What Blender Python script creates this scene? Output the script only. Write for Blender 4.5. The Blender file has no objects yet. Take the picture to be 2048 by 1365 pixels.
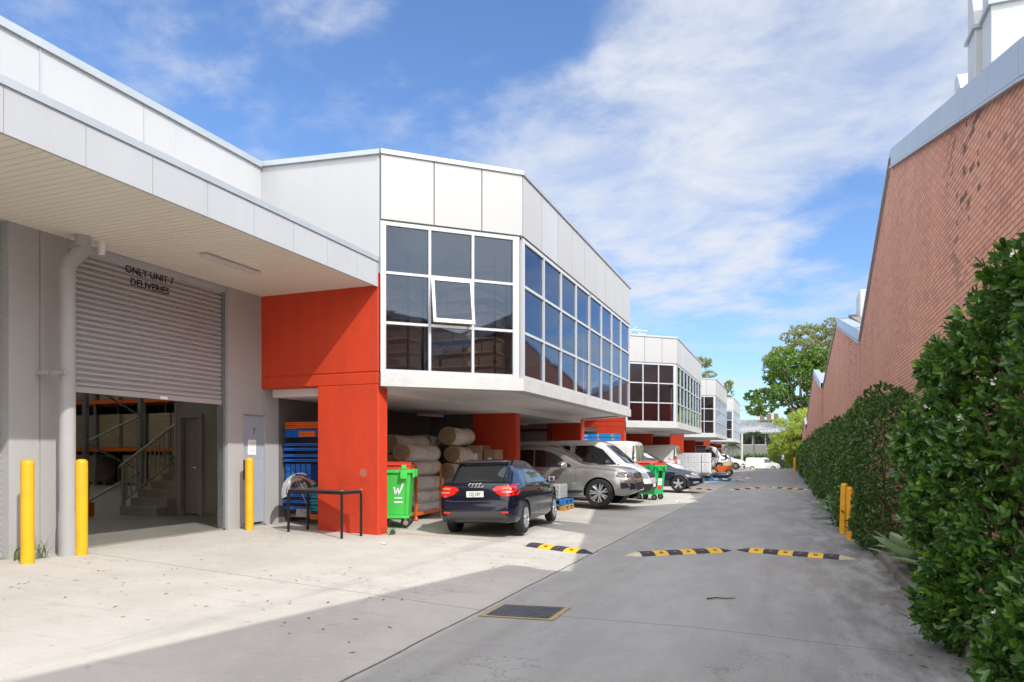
import bpy, bmesh, math, random
import numpy as np
from mathutils import Vector, Matrix
from mathutils.bvhtree import BVHTree
from mathutils.geometry import tessellate_polygon
R = math.radians
sc = bpy.context.scene
COL = sc.collection

# ------------------------------------------------------------------ camera
cam = bpy.data.objects.new('camera', bpy.data.cameras.new('camera'))
COL.objects.link(cam)
cam.location = (0, 0, 1.5)
cam.rotation_euler = (R(90), 0, R(21.14))
cam.data.sensor_width = 36
cam.data.lens = 1420 / 2048 * 36
cam.data.shift_y = (909 - 682.5) / 2048
cam.data.clip_start = 0.05
cam.data.clip_end = 6000
sc.camera = cam

# ------------------------------------------------------------------ light
SUN = Vector((1, -0.57, 1.08)).normalized()
sd = bpy.data.lights.new('sun', 'SUN')
sd.energy = 3.3
sd.angle = R(0.55)
sd.color = (1.0, 0.97, 0.915)
so = bpy.data.objects.new('sun', sd)
COL.objects.link(so)
so.rotation_euler = SUN.to_track_quat('Z', 'Y').to_euler()
so.location = (20, -10, 30)
sc.view_settings.view_transform = 'Standard'
sc.view_settings.look = 'None'
sc.view_settings.exposure = 0.24
sc.view_settings.gamma = 1

w = bpy.data.worlds.new('World')
sc.world = w
w.use_nodes = True
nt = w.node_tree
nt.nodes.clear()
N = nt.nodes.new
LK = nt.links.new
sky = N('ShaderNodeTexSky')
sky.sky_type = 'NISHITA'
sky.sun_disc = False
sky.sun_elevation = math.asin(SUN.z)
sky.sun_rotation = math.atan2(SUN.x, SUN.y)
sky.air_density = 1.0
sky.dust_density = 0.6
sky.ozone_density = 2.0
tc = N('ShaderNodeTexCoord')
sep = N('ShaderNodeSeparateXYZ')
LK(tc.outputs['Generated'], sep.inputs[0])
def M(op, a, b=None, clamp=False, tree=None):
    n = (tree or nt).nodes.new('ShaderNodeMath')
    n.operation = op
    n.use_clamp = clamp
    for i, v in enumerate((a, b)):
        if v is None: continue
        if isinstance(v, (int, float)): n.inputs[i].default_value = v
        else: (tree or nt).links.new(v, n.inputs[i])
    return n.outputs[0]
zc = M('ADD', M('MAXIMUM', sep.outputs[2], 0.0), 0.22)
cx = M('DIVIDE', sep.outputs[0], zc)
cy = M('DIVIDE', sep.outputs[1], zc)
cmb = N('ShaderNodeCombineXYZ')
LK(cx, cmb.inputs[0]); LK(cy, cmb.inputs[1])
def wnoise(scale, detail, rough, dist, off):
    mp = N('ShaderNodeMapping')
    mp.inputs['Location'].default_value = off
    mp.inputs['Rotation'].default_value = (0, 0, R(35))
    mp.inputs['Scale'].default_value = (1.0, 1.2, 1)
    LK(cmb.outputs[0], mp.inputs[0])
    n = N('ShaderNodeTexNoise')
    n.inputs['Scale'].default_value = scale
    n.inputs['Detail'].default_value = detail
    n.inputs['Roughness'].default_value = rough
    n.inputs['Distortion'].default_value = dist
    LK(mp.outputs[0], n.inputs['Vector'])
    return n.outputs['Fac']
n1 = wnoise(1.5, 9, 0.56, 0.15, (3.1, 1.7, 0))
n2 = wnoise(5.2, 8, 0.60, 0.15, (0.4, 7.7, 2))
# more cloud towards the drive (camera right), clearer to the left
side = M('ADD', M('MULTIPLY', sep.outputs[0], 0.60), M('MULTIPLY', sep.outputs[1], 0.10))
# banks of cloud lying in particular parts of the sky
bank = None
for (dx, dy, dz, r0, r1, a_) in ((-.44, .90, .40, 11, 2, .15), (-.278, .965, .44, 12, 2, .14), (-.113, 1.03, .33, 12, 2, .13), (.018, 1.08, .54, 15, 3, .13), (.20, 1.13, .56, 12, 2, .12), (-.705, .80, .48, 9, 1, .12), (-.95, .72, .60, 9, 1, .07), (-.377, .927, .60, 8, 1, -.14), (.10, 1.15, .36, 6, 1, -.08)):
    v_ = Vector((dx, dy, dz)).normalized()
    dt = M('ADD', M('ADD', M('MULTIPLY', sep.outputs[0], v_.x), M('MULTIPLY', sep.outputs[1], v_.y)), M('MULTIPLY', sep.outputs[2], v_.z))
    q_ = N('ShaderNodeMapRange'); q_.interpolation_type = 'SMOOTHSTEP'
    q_.inputs['From Min'].default_value = math.cos(R(r0)); q_.inputs['From Max'].default_value = math.cos(R(r1))
    q_.inputs['To Max'].default_value = a_
    LK(dt, q_.inputs[0])
    bank = q_.outputs[0] if bank is None else M('ADD', bank, q_.outputs[0])
cov = M('ADD', M('ADD', M('ADD', M('MULTIPLY', n1, 0.85), M('MULTIPLY', n2, 0.62)), M('MULTIPLY', side, 0.10)), bank)
rmp = N('ShaderNodeValToRGB')
rmp.color_ramp.elements[0].position = 0.66
rmp.color_ramp.elements[0].color = (0, 0, 0, 1)
rmp.color_ramp.elements[1].position = 1.0
rmp.color_ramp.elements[1].color = (1, 1, 1, 1)
rmp.color_ramp.interpolation = 'EASE'
LK(cov, rmp.inputs[0])
mixw = N('ShaderNodeMix'); mixw.data_type = 'RGBA'
mot = N('ShaderNodeMapRange'); mot.inputs['From Min'].default_value = 0.34; mot.inputs['From Max'].default_value = 0.60
mot.inputs['To Min'].default_value = 0.42; mot.inputs['To Max'].default_value = 0.97
LK(wnoise(3.4, 8, 0.62, 0.3, (5.3, 2.2, 1)), mot.inputs[0])
LK(M('MULTIPLY', rmp.outputs[0], mot.outputs[0]), mixw.inputs['Factor'])
tint = N('ShaderNodeMix'); tint.data_type = 'RGBA'; tint.blend_type = 'MULTIPLY'
tint.inputs['Factor'].default_value = 1.0
LK(sky.outputs[0], tint.inputs['A'])
tint.inputs['B'].default_value = (1.02, 1.24, 1.54, 1)
LK(tint.outputs['Result'], mixw.inputs['A'])
mixw.inputs['B'].default_value = (5.6, 5.9, 6.5, 1)
# bright cloud deck added out of view, behind and overhead, to fill the shadows
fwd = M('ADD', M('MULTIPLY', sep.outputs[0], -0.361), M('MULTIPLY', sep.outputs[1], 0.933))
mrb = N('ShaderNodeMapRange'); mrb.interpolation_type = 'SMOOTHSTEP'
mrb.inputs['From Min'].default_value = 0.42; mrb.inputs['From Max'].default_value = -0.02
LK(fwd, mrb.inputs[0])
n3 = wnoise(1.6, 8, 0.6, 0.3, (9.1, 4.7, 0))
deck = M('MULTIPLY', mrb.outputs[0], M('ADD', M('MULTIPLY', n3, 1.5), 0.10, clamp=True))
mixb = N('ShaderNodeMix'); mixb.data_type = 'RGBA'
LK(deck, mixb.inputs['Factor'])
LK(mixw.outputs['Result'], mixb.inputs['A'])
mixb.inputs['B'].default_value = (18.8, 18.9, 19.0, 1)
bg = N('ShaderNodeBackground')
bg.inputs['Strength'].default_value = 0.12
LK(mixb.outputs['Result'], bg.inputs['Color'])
wo = N('ShaderNodeOutputWorld')
LK(bg.outputs[0], wo.inputs[0])
sc.cycles.max_bounces = 8
sc.cycles.transparent_max_bounces = 12
sc.cycles.use_denoising = True

# ------------------------------------------------------------------ materials
MATS = {}
def srgb(h):
    h = h.lstrip('#')
    v = [int(h[i:i+2], 16) / 255 for i in (0, 2, 4)]
    return tuple(((x + .055) / 1.055) ** 2.4 if x > .04045 else x / 12.92 for x in v)
def mat(name, col, rough=0.6, metal=0.0, var=0.0, scale=3.0, col2=None, bump=0.0, bscale=40.0, spec=0.5,
        stretch=(1, 1, 1), coat=0.0, island=0.0, stain=None, trans=0.0, alpha=1.0, emit=0.0, bdist=0.02):
    if name in MATS: return MATS[name]
    m = bpy.data.materials.new(name); MATS[name] = m
    m.use_nodes = True
    t = m.node_tree; t.nodes.clear()
    out = t.nodes.new('ShaderNodeOutputMaterial')
    p = t.nodes.new('ShaderNodeBsdfPrincipled')
    t.links.new(p.outputs[0], out.inputs[0])
    p.inputs['Base Color'].default_value = (*col, 1)
    p.inputs['Roughness'].default_value = rough
    p.inputs['Metallic'].default_value = metal
    p.inputs['Specular IOR Level'].default_value = spec
    p.inputs['Coat Weight'].default_value = coat
    p.inputs['Coat Roughness'].default_value = 0.04
    p.inputs['Alpha'].default_value = alpha
    p.inputs['Transmission Weight'].default_value = trans
    if emit:
        p.inputs['Emission Color'].default_value = (*col, 1)
        p.inputs['Emission Strength'].default_value = emit
    cur = None
    co = t.nodes.new('ShaderNodeTexCoord').outputs['Object']
    mp = t.nodes.new('ShaderNodeMapping')
    mp.inputs['Scale'].default_value = stretch
    t.links.new(co, mp.inputs[0])
    def mixc(fac, a, b):
        x = t.nodes.new('ShaderNodeMix'); x.data_type = 'RGBA'
        if isinstance(fac, float): x.inputs['Factor'].default_value = fac
        else: t.links.new(fac, x.inputs['Factor'])
        for k, v in (('A', a), ('B', b)):
            if isinstance(v, tuple): x.inputs[k].default_value = (*v[:3], 1)
            else: t.links.new(v, x.inputs[k])
        return x.outputs['Result']
    if var or col2:
        n = t.nodes.new('ShaderNodeTexNoise')
        n.inputs['Scale'].default_value = scale
        n.inputs['Detail'].default_value = 7
        n.inputs['Roughness'].default_value = 0.65
        t.links.new(mp.outputs[0], n.inputs['Vector'])
        r = t.nodes.new('ShaderNodeValToRGB')
        r.color_ramp.elements[0].position = 0.32
        r.color_ramp.elements[1].position = 0.68
        t.links.new(n.outputs['Fac'], r.inputs[0])
        c2 = col2 or tuple(c * (1 - var) for c in col)
        cur = mixc(r.outputs[0], c2, col)
    if stain:
        sc_, thr, scol, amt = stain
        n = t.nodes.new('ShaderNodeTexNoise')
        n.inputs['Scale'].default_value = sc_
        n.inputs['Detail'].default_value = 9
        n.inputs['Roughness'].default_value = 0.7
        mp2 = t.nodes.new('ShaderNodeMapping'); mp2.inputs['Scale'].default_value = stretch
        mp2.inputs['Location'].default_value = (3, 5, 7)
        t.links.new(co, mp2.inputs[0]); t.links.new(mp2.outputs[0], n.inputs['Vector'])
        r = t.nodes.new('ShaderNodeValToRGB')
        r.color_ramp.elements[0].position = thr
        r.color_ramp.elements[1].position = min(thr + .16, 1)
        t.links.new(n.outputs['Fac'], r.inputs[0])
        f = M('MULTIPLY', r.outputs[0], amt, tree=t)
        cur = mixc(f, cur if cur is not None else col, scol)
    if island:
        g = t.nodes.new('ShaderNodeNewGeometry')
        hs = t.nodes.new('ShaderNodeHueSaturation')
        mr = t.nodes.new('ShaderNodeMapRange')
        mr.inputs['To Min'].default_value = 1 - island
        mr.inputs['To Max'].default_value = 1 + island
        t.links.new(g.outputs['Random Per Island'], mr.inputs[0])
        t.links.new(mr.outputs[0], hs.inputs['Value'])
        mr2 = t.nodes.new('ShaderNodeMapRange')
        mr2.inputs['To Min'].default_value = 0.5 + .035 * min(1, island * 2)
        mr2.inputs['To Max'].default_value = 0.5 - .02 * min(1, island * 2)
        t.links.new(g.outputs['Random Per Island'], mr2.inputs[0])
        t.links.new(mr2.outputs[0], hs.inputs['Hue'])
        if cur is None: hs.inputs['Color'].default_value = (*col, 1)
        else: t.links.new(cur, hs.inputs['Color'])
        cur = hs.outputs[0]
    if cur is not None: t.links.new(cur, p.inputs['Base Color'])
    if bump:
        n = t.nodes.new('ShaderNodeTexNoise')
        n.inputs['Scale'].default_value = bscale
        n.inputs['Detail'].default_value = 4
        t.links.new(mp.outputs[0], n.inputs['Vector'])
        b = t.nodes.new('ShaderNodeBump')
        b.inputs['Strength'].default_value = bump
        b.inputs['Distance'].default_value = bdist
        t.links.new(n.outputs['Fac'], b.inputs['Height'])
        t.links.new(b.outputs[0], p.inputs['Normal'])
    m['p'] = 1
    return m

def glass_mat(name, tintc, refl=0.12, rough=0.0, gl=(1, 1, 1)):
    m = bpy.data.materials.new(name); MATS[name] = m
    m.use_nodes = True
    t = m.node_tree; t.nodes.clear()
    out = t.nodes.new('ShaderNodeOutputMaterial')
    tr = t.nodes.new('ShaderNodeBsdfTransparent'); tr.inputs[0].default_value = (*tintc, 1)
    gs = t.nodes.new('ShaderNodeBsdfGlossy'); gs.inputs['Roughness'].default_value = rough
    gs.inputs[0].default_value = (*gl, 1)
    lw = t.nodes.new('ShaderNodeFresnel'); lw.inputs['IOR'].default_value = 1.52
    f = M('ADD', M('MULTIPLY', lw.outputs[0], 1.35, tree=t), refl, clamp=True, tree=t)
    n = t.nodes.new('ShaderNodeTexNoise'); n.inputs['Scale'].default_value = 0.9
    b = t.nodes.new('ShaderNodeBump'); b.inputs['Strength'].default_value = 0.06; b.inputs['Distance'].default_value = 0.05
    t.links.new(t.nodes.new('ShaderNodeTexCoord').outputs['Object'], n.inputs['Vector'])
    t.links.new(n.outputs['Fac'], b.inputs['Height']); t.links.new(b.outputs[0], gs.inputs['Normal'])
    mx = t.nodes.new('ShaderNodeMixShader')
    t.links.new(f, mx.inputs[0]); t.links.new(tr.outputs[0], mx.inputs[1]); t.links.new(gs.outputs[0], mx.inputs[2])
    t.links.new(mx.outputs[0], out.inputs[0])
    return m

def leaf_mat(name, col, island=0.35, rough=0.35, tl=0.25, col2=None):
    m = mat(name, col, rough=rough, island=island, spec=0.5, col2=col2, scale=0.6)
    t = m.node_tree
    p = next(n for n in t.nodes if n.type == 'BSDF_PRINCIPLED')
    out = next(n for n in t.nodes if n.type == 'OUTPUT_MATERIAL')
    tn = t.nodes.new('ShaderNodeBsdfTranslucent')
    tn.inputs[0].default_value = (col[0] * 1.6, col[1] * 1.6, col[2] * .8, 1)
    mx = t.nodes.new('ShaderNodeMixShader'); mx.inputs[0].default_value = tl
    t.links.new(p.outputs[0], mx.inputs[1]); t.links.new(tn.outputs[0], mx.inputs[2])
    t.links.new(mx.outputs[0], out.inputs[0])
    return m

m_white = mat('white_panel_paint', (.45, .46, .47), .55, var=.06, scale=1.2, bump=.25, bscale=55, stretch=(1, 1, .25), stain=(2.6, .56, (.36, .37, .37), .55), bdist=.006)
m_white_smooth = mat('white_cladding_paint', (.42, .42, .415), .5, var=.04, scale=.8, stain=(1.8, .57, (.36, .36, .355), .45), stretch=(1, 1, .22))
m_fascia = mat('light_grey_fascia', (.44, .455, .475), .5, var=.08, scale=1.0, stain=(2.4, .57, (.31, .32, .33), .45), stretch=(1, 1, .25))
m_cap = mat('zinc_capping', (.43, .47, .50), .42, metal=.25, var=.12, scale=2)
m_groove = mat('dark_joint', (.06, .055, .05), .9)
m_greywall = mat('grey_render', (.42, .415, .41), .85, var=.10, scale=2.0, bump=.5, bscale=60, stretch=(1, 1, .3), stain=(1.5, .6, (.21, .20, .19), .4), bdist=.01)
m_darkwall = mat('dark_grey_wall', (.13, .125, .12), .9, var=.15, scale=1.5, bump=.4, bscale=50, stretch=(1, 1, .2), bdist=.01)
m_red = mat('orange_red_paint', (.66, .052, .013), .66, var=.22, scale=2.2, bump=.6, bscale=80, stretch=(1, 1, .35), stain=(1.3, .64, (.62, .06, .02), .5), bdist=.012)
m_soffit = mat('cream_soffit_sheet', (.78, .73, .62), .45, var=.05, scale=.8)
m_ceiling = mat('white_concrete_soffit', (.80, .77, .74), .75, var=.08, scale=1.0, stain=(1.2, .63, (.42, .38, .34), .4), bump=.1, bscale=20)
m_slabedge = mat('weathered_slab_edge', (.55, .55, .54), .7, var=.12, scale=2.5, stain=(3, .55, (.36, .36, .35), .6), bump=.3, bscale=40, bdist=.008)
m_frame = mat('white_window_frame', (.52, .535, .55), .35, var=.02)
m_roller = mat('grey_roller_steel', (.44, .45, .46), .42, metal=.15, var=.08, scale=1.2, stretch=(1, .4, 2), stain=(1.5, .62, (.38, .375, .37), .35))
m_conc_in = mat('interior_concrete', (.42, .39, .32), .85, var=.2, scale=1.2, bump=.2, bscale=25)
m_floor_in = mat('polished_concrete_floor', (.30, .285, .25), .30, var=.2, scale=.8, stain=(.8, .6, (.18, .17, .15), .6))
m_door7 = mat('blue_grey_door_paint', (.36, .39, .46), .45, var=.05)
m_black = mat('black_matte', (.012, .012, .013), .55)
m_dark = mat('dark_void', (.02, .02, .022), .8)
m_yellow = mat('yellow_bollard_paint', (.78, .46, .014), .45, var=.18, scale=5, stain=(7, .58, (.50, .27, .03), .6))
m_post = mat('orange_yellow_post_paint', (.80, .36, .008), .45, var=.15, scale=6, stain=(7, .58, (.5, .2, .02), .5))
m_orange = mat('orange_steel_paint', (.72, .13, .015), .4, var=.15, scale=5)
m_galv = mat('galvanised_steel', (.34, .36, .38), .38, metal=.7, var=.2, scale=8)
m_pvc = mat('grey_downpipe', (.40, .40, .40), .4, var=.05)
m_paper = mat('white_paper', (.85, .85, .84), .7)
m_light = mat('white_plastic_diffuser', (.62, .60, .56), .35, var=.1, scale=9)
m_beige = mat('beige_paint', (.42, .38, .31), .5, var=.05)
m_dgreydoor = mat('taupe_door', (.36, .33, .29), .5, var=.05)
m_carton = mat('brown_cardboard', (.36, .25, .15), .8, var=.2, scale=6, col2=(.24, .17, .11), stretch=(1, 1, 8))
m_wrap = mat('wrapped_cardboard', (.50, .38, .24), .32, var=.3, scale=5, bump=.6, bscale=12, col2=(.16, .11, .07), stretch=(.5, .5, 14), coat=.3)
m_wood = mat('pallet_timber', (.42, .30, .18), .8, var=.3, scale=5)
m_bluepal = mat('blue_painted_timber', (.015, .20, .52), .55, var=.2, scale=6, stain=(8, .6, (.10, .25, .45), .5))
m_bluebeam = mat('blue_racking_paint', (.008, .12, .50), .35, var=.12, scale=6)
m_tealbeam = mat('teal_racking_paint', (.01, .26, .36), .45, var=.2, scale=6)
m_kraft = mat('coiled_felt_end', (.70, .52, .31), .9, var=.3, scale=14, bump=.6, bscale=40)
m_rollwrap = mat('plastic_wrapped_felt', (.80, .76, .70), .22, var=.25, scale=3.0, bump=1.0, bscale=7, coat=.6, stretch=(1, .6, 1), bdist=.09)
m_kerb = mat('mossy_kerb_concrete', (.20, .185, .16), .9, var=.3, scale=5, bump=.5, bscale=40, stain=(3, .52, (.09, .085, .07), .6))
m_soil = mat('garden_soil', (.09, .06, .04), .95, var=.4, scale=9, bump=.8, bscale=30, bdist=.04)
m_rubber = mat('tyre_rubber', (.018, .018, .019), .75, var=.2, scale=8)
m_alloy = mat('silver_alloy', (.62, .63, .65), .25, metal=.75)
m_chrome = mat('chrome_trim', (.75, .76, .78), .12, metal=1.0)
m_redlens = mat('red_tail_lens', (.60, .008, .006), .12, coat=.8, emit=.12)
m_amberlens = mat('amber_lens', (.75, .20, .03), .15, coat=.8)
m_headlens = mat('headlamp_lens', (.42, .44, .47), .10, metal=.4, coat=1)
m_carglass = mat('tinted_car_glass', (.014, .017, .018), .03, spec=.9, coat=.4)
m_plate = mat('cream_number_plate', (.75, .75, .70), .5)
m_plastic = mat('black_plastic_trim', (.025, .025, .027), .5)
m_roofsheet = mat('grey_roof_sheeting', (.38, .39, .40), .5, var=.1)

m_fill_skylight = mat('added_fill_skylight_sheet', (.8, .8, .78), .6)
_t = m_fill_skylight.node_tree; _o = next(n for n in _t.nodes if n.type == 'OUTPUT_MATERIAL'); _n = _t.nodes.new('ShaderNodeBsdfTranslucent'); _n.inputs[0].default_value = (.8, .8, .76, 1); _t.links.new(_n.outputs[0], _o.inputs[0])
# ------------------------------------------------------------------ mesh helpers
class MB:
    def __init__(s): s.v = []; s.f = []; s.m = []; s.T = None
    def add(s, vs, fs, mi=0):
        b = len(s.v)
        if s.T is not None: vs = [tuple(s.T @ Vector(v)) for v in vs]
        s.v += [tuple(v) for v in vs]
        s.f += [tuple(i + b for i in f) for f in fs]
        s.m += [mi] * len(fs)
        return s
    def box(s, x0, x1, y0, y1, z0, z1, mi=0):
        x0, x1 = sorted((x0, x1)); y0, y1 = sorted((y0, y1)); z0, z1 = sorted((z0, z1))
        return s.add([(x0,y0,z0),(x1,y0,z0),(x1,y1,z0),(x0,y1,z0),(x0,y0,z1),(x1,y0,z1),(x1,y1,z1),(x0,y1,z1)],
              [(0,3,2,1),(4,5,6,7),(0,1,5,4),(1,2,6,5),(2,3,7,6),(3,0,4,7)], mi)
    def bar(s, a, b, wd, ht, up=(0,0,1), mi=0):
        a, b = Vector(a), Vector(b); d = (b - a)
        u = Vector(up); sd_ = d.cross(u)
        if sd_.length < 1e-6: sd_ = Vector((1,0,0))
        sd_.normalize(); n = sd_.cross(d).normalized()
        sd_ *= wd / 2; n *= ht / 2
        vs = [a - sd_ - n, a + sd_ - n, a + sd_ + n, a - sd_ + n, b - sd_ - n, b + sd_ - n, b + sd_ + n, b - sd_ + n]
        return s.add(vs, [(3,2,1,0),(4,5,6,7),(0,1,5,4),(1,2,6,5),(2,3,7,6),(3,0,4,7)], mi)
    def prism(s, poly, lo, hi, axis='z', mi=0):
        # poly: 2D list; axis z: (x,y); y: (x,z); x: (y,z)
        n = len(poly)
        def q(p, t): return (p[0], p[1], t) if axis == 'z' else (p[0], t, p[1]) if axis == 'y' else (t, p[0], p[1])
        vs = [q(p, lo) for p in poly] + [q(p, hi) for p in poly]
        tri = tessellate_polygon([[Vector((p[0], p[1], 0)) for p in poly]])
        fs = [tuple(t) for t in tri] + [tuple(i + n for i in reversed(t)) for t in tri]
        fs += [(i, (i + 1) % n, (i + 1) % n + n, i + n) for i in range(n)]
        return s.add(vs, fs, mi)
    def tube(s, pts, rad, seg=8, caps=True, mi=0):
        pts = [Vector(p) for p in pts]; n = len(pts)
        rs = rad if isinstance(rad, (list, tuple)) else [rad] * n
        rings = []; ref = None
        for i, p in enumerate(pts):
            d = (pts[min(i + 1, n - 1)] - pts[max(i - 1, 0)]).normalized()
            if ref is None:
                ref = d.orthogonal().normalized()
            ref = (ref - d * ref.dot(d)).normalized()
            b = d.cross(ref)
            rings += [p + (ref * math.cos(2 * math.pi * k / seg) + b * math.sin(2 * math.pi * k / seg)) * rs[i] for k in range(seg)]
        fs = [(i * seg + k, i * seg + (k + 1) % seg, (i + 1) * seg + (k + 1) % seg, (i + 1) * seg + k) for i in range(n - 1) for k in range(seg)]
        if caps: fs += [tuple(reversed(range(seg))), tuple((n - 1) * seg + k for k in range(seg))]
        return s.add(rings, fs, mi)
    def lathe(s, prof, seg=16, axis='z', c=(0,0,0), mi=0, caps=True):
        vs = []
        for (r, h) in prof:
            for k in range(seg):
                a = 2 * math.pi * k / seg; x, y = r * math.cos(a), r * math.sin(a)
                p = (x, y, h) if axis == 'z' else (h, x, y) if axis == 'x' else (y, h, x)
                vs.append((p[0] + c[0], p[1] + c[1], p[2] + c[2]))
        n = len(prof)
        fs = [(i * seg + k, i * seg + (k + 1) % seg, (i + 1) * seg + (k + 1) % seg, (i + 1) * seg + k) for i in range(n - 1) for k in range(seg)]
        if caps: fs += [tuple(reversed(range(seg))), tuple((n - 1) * seg + k for k in range(seg))]
        return s.add(vs, fs, mi)
    def build(s, name, mt, parent=None, smooth=False, bevel=0.0, bseg=1, fixn=True, origin=None):
        me = bpy.data.meshes.new(name)
        off = Vector((0,0,0))
        if parent is not None and parent.get('_off') is not None: off = Vector(parent['_off'])
        if origin is not None: off = Vector(origin)
        me.from_pydata([(v[0]-off.x, v[1]-off.y, v[2]-off.z) for v in s.v], [], s.f)
        mts = mt if isinstance(mt, (list, tuple)) else [mt]
        for m_ in mts: me.materials.append(m_)
        if len(mts) > 1: me.polygons.foreach_set('material_index', s.m)
        if fixn and len(s.f) < 20000:
            bm = bmesh.new(); bm.from_mesh(me); bmesh.ops.recalc_face_normals(bm, faces=bm.faces); bm.to_mesh(me); bm.free()
        o = bpy.data.objects.new(name, me)
        COL.objects.link(o)
        if parent is not None:
            o.parent = parent
            if parent.get('_off') is not None: o['_off'] = parent['_off']
        elif origin is not None: o.location = origin
        if smooth:
            me.polygons.foreach_set('use_smooth', [True] * len(me.polygons))
            md = o.modifiers.new('ws', 'EDGE_SPLIT'); md.split_angle = R(38)
        if bevel:
            md = o.modifiers.new('bv', 'BEVEL'); md.width = bevel; md.segments = bseg; md.limit_method = 'ANGLE'
            md.harden_normals = False
        return o
def tag(o, label=None, cat=None, group=None, kind=None):
    if label: o['label'] = label
    if cat: o['category'] = cat
    if group: o['group'] = group
    if kind: o['kind'] = kind
    return o
def empty(name, loc, label=None, cat=None, group=None, rz=0, world=False):
    # world=True: parts are built in world coordinates, and shifted to this base point
    o = bpy.data.objects.new(name, None); COL.objects.link(o)
    o.empty_display_size = .2
    o.location = loc; o.rotation_euler = (0, 0, rz)
    if world: o['_off'] = list(loc)
    return tag(o, label, cat, group)
def copy_tree(o, parent=None):
    c = o.copy(); COL.objects.link(c)
    if parent is not None: c.parent = parent
    for ch in list(o.children): copy_tree(ch, c)
    return c
def text_obj(name, body, size, mt, parent, mtx, ext=0.002, align='CENTER', sx=1.0, bold=0):
    cu = bpy.data.curves.new(name, 'FONT'); cu.body = body; cu.size = size; cu.extrude = ext; cu.align_x = align
    cu.resolution_u = 2; cu.offset = bold
    t = bpy.data.objects.new(name, cu); COL.objects.link(t)
    bpy.context.view_layer.update()
    me = bpy.data.meshes.new_from_object(t.evaluated_get(bpy.context.evaluated_depsgraph_get()))
    bpy.data.objects.remove(t)
    me.materials.clear(); me.materials.append(mt)
    off = Vector((0,0,0))
    if parent is not None and parent.get('_off') is not None: off = Vector(parent['_off'])
    me.transform(Matrix.Translation(-off) @ mtx @ Matrix.Diagonal((sx, 1, 1, 1)))
    o = bpy.data.objects.new(name, me); COL.objects.link(o)
    if parent is not None: o.parent = parent
    return o
def frame_mtx(o, ex, ey):
    # columns: text x axis -> ex, y axis -> ey
    ex = Vector(ex).normalized(); ey = Vector(ey).normalized(); ez = ex.cross(ey)
    return Matrix(((ex.x, ey.x, ez.x, o[0]), (ex.y, ey.y, ez.y, o[1]), (ex.z, ey.z, ez.z, o[2]), (0, 0, 0, 1)))
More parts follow.
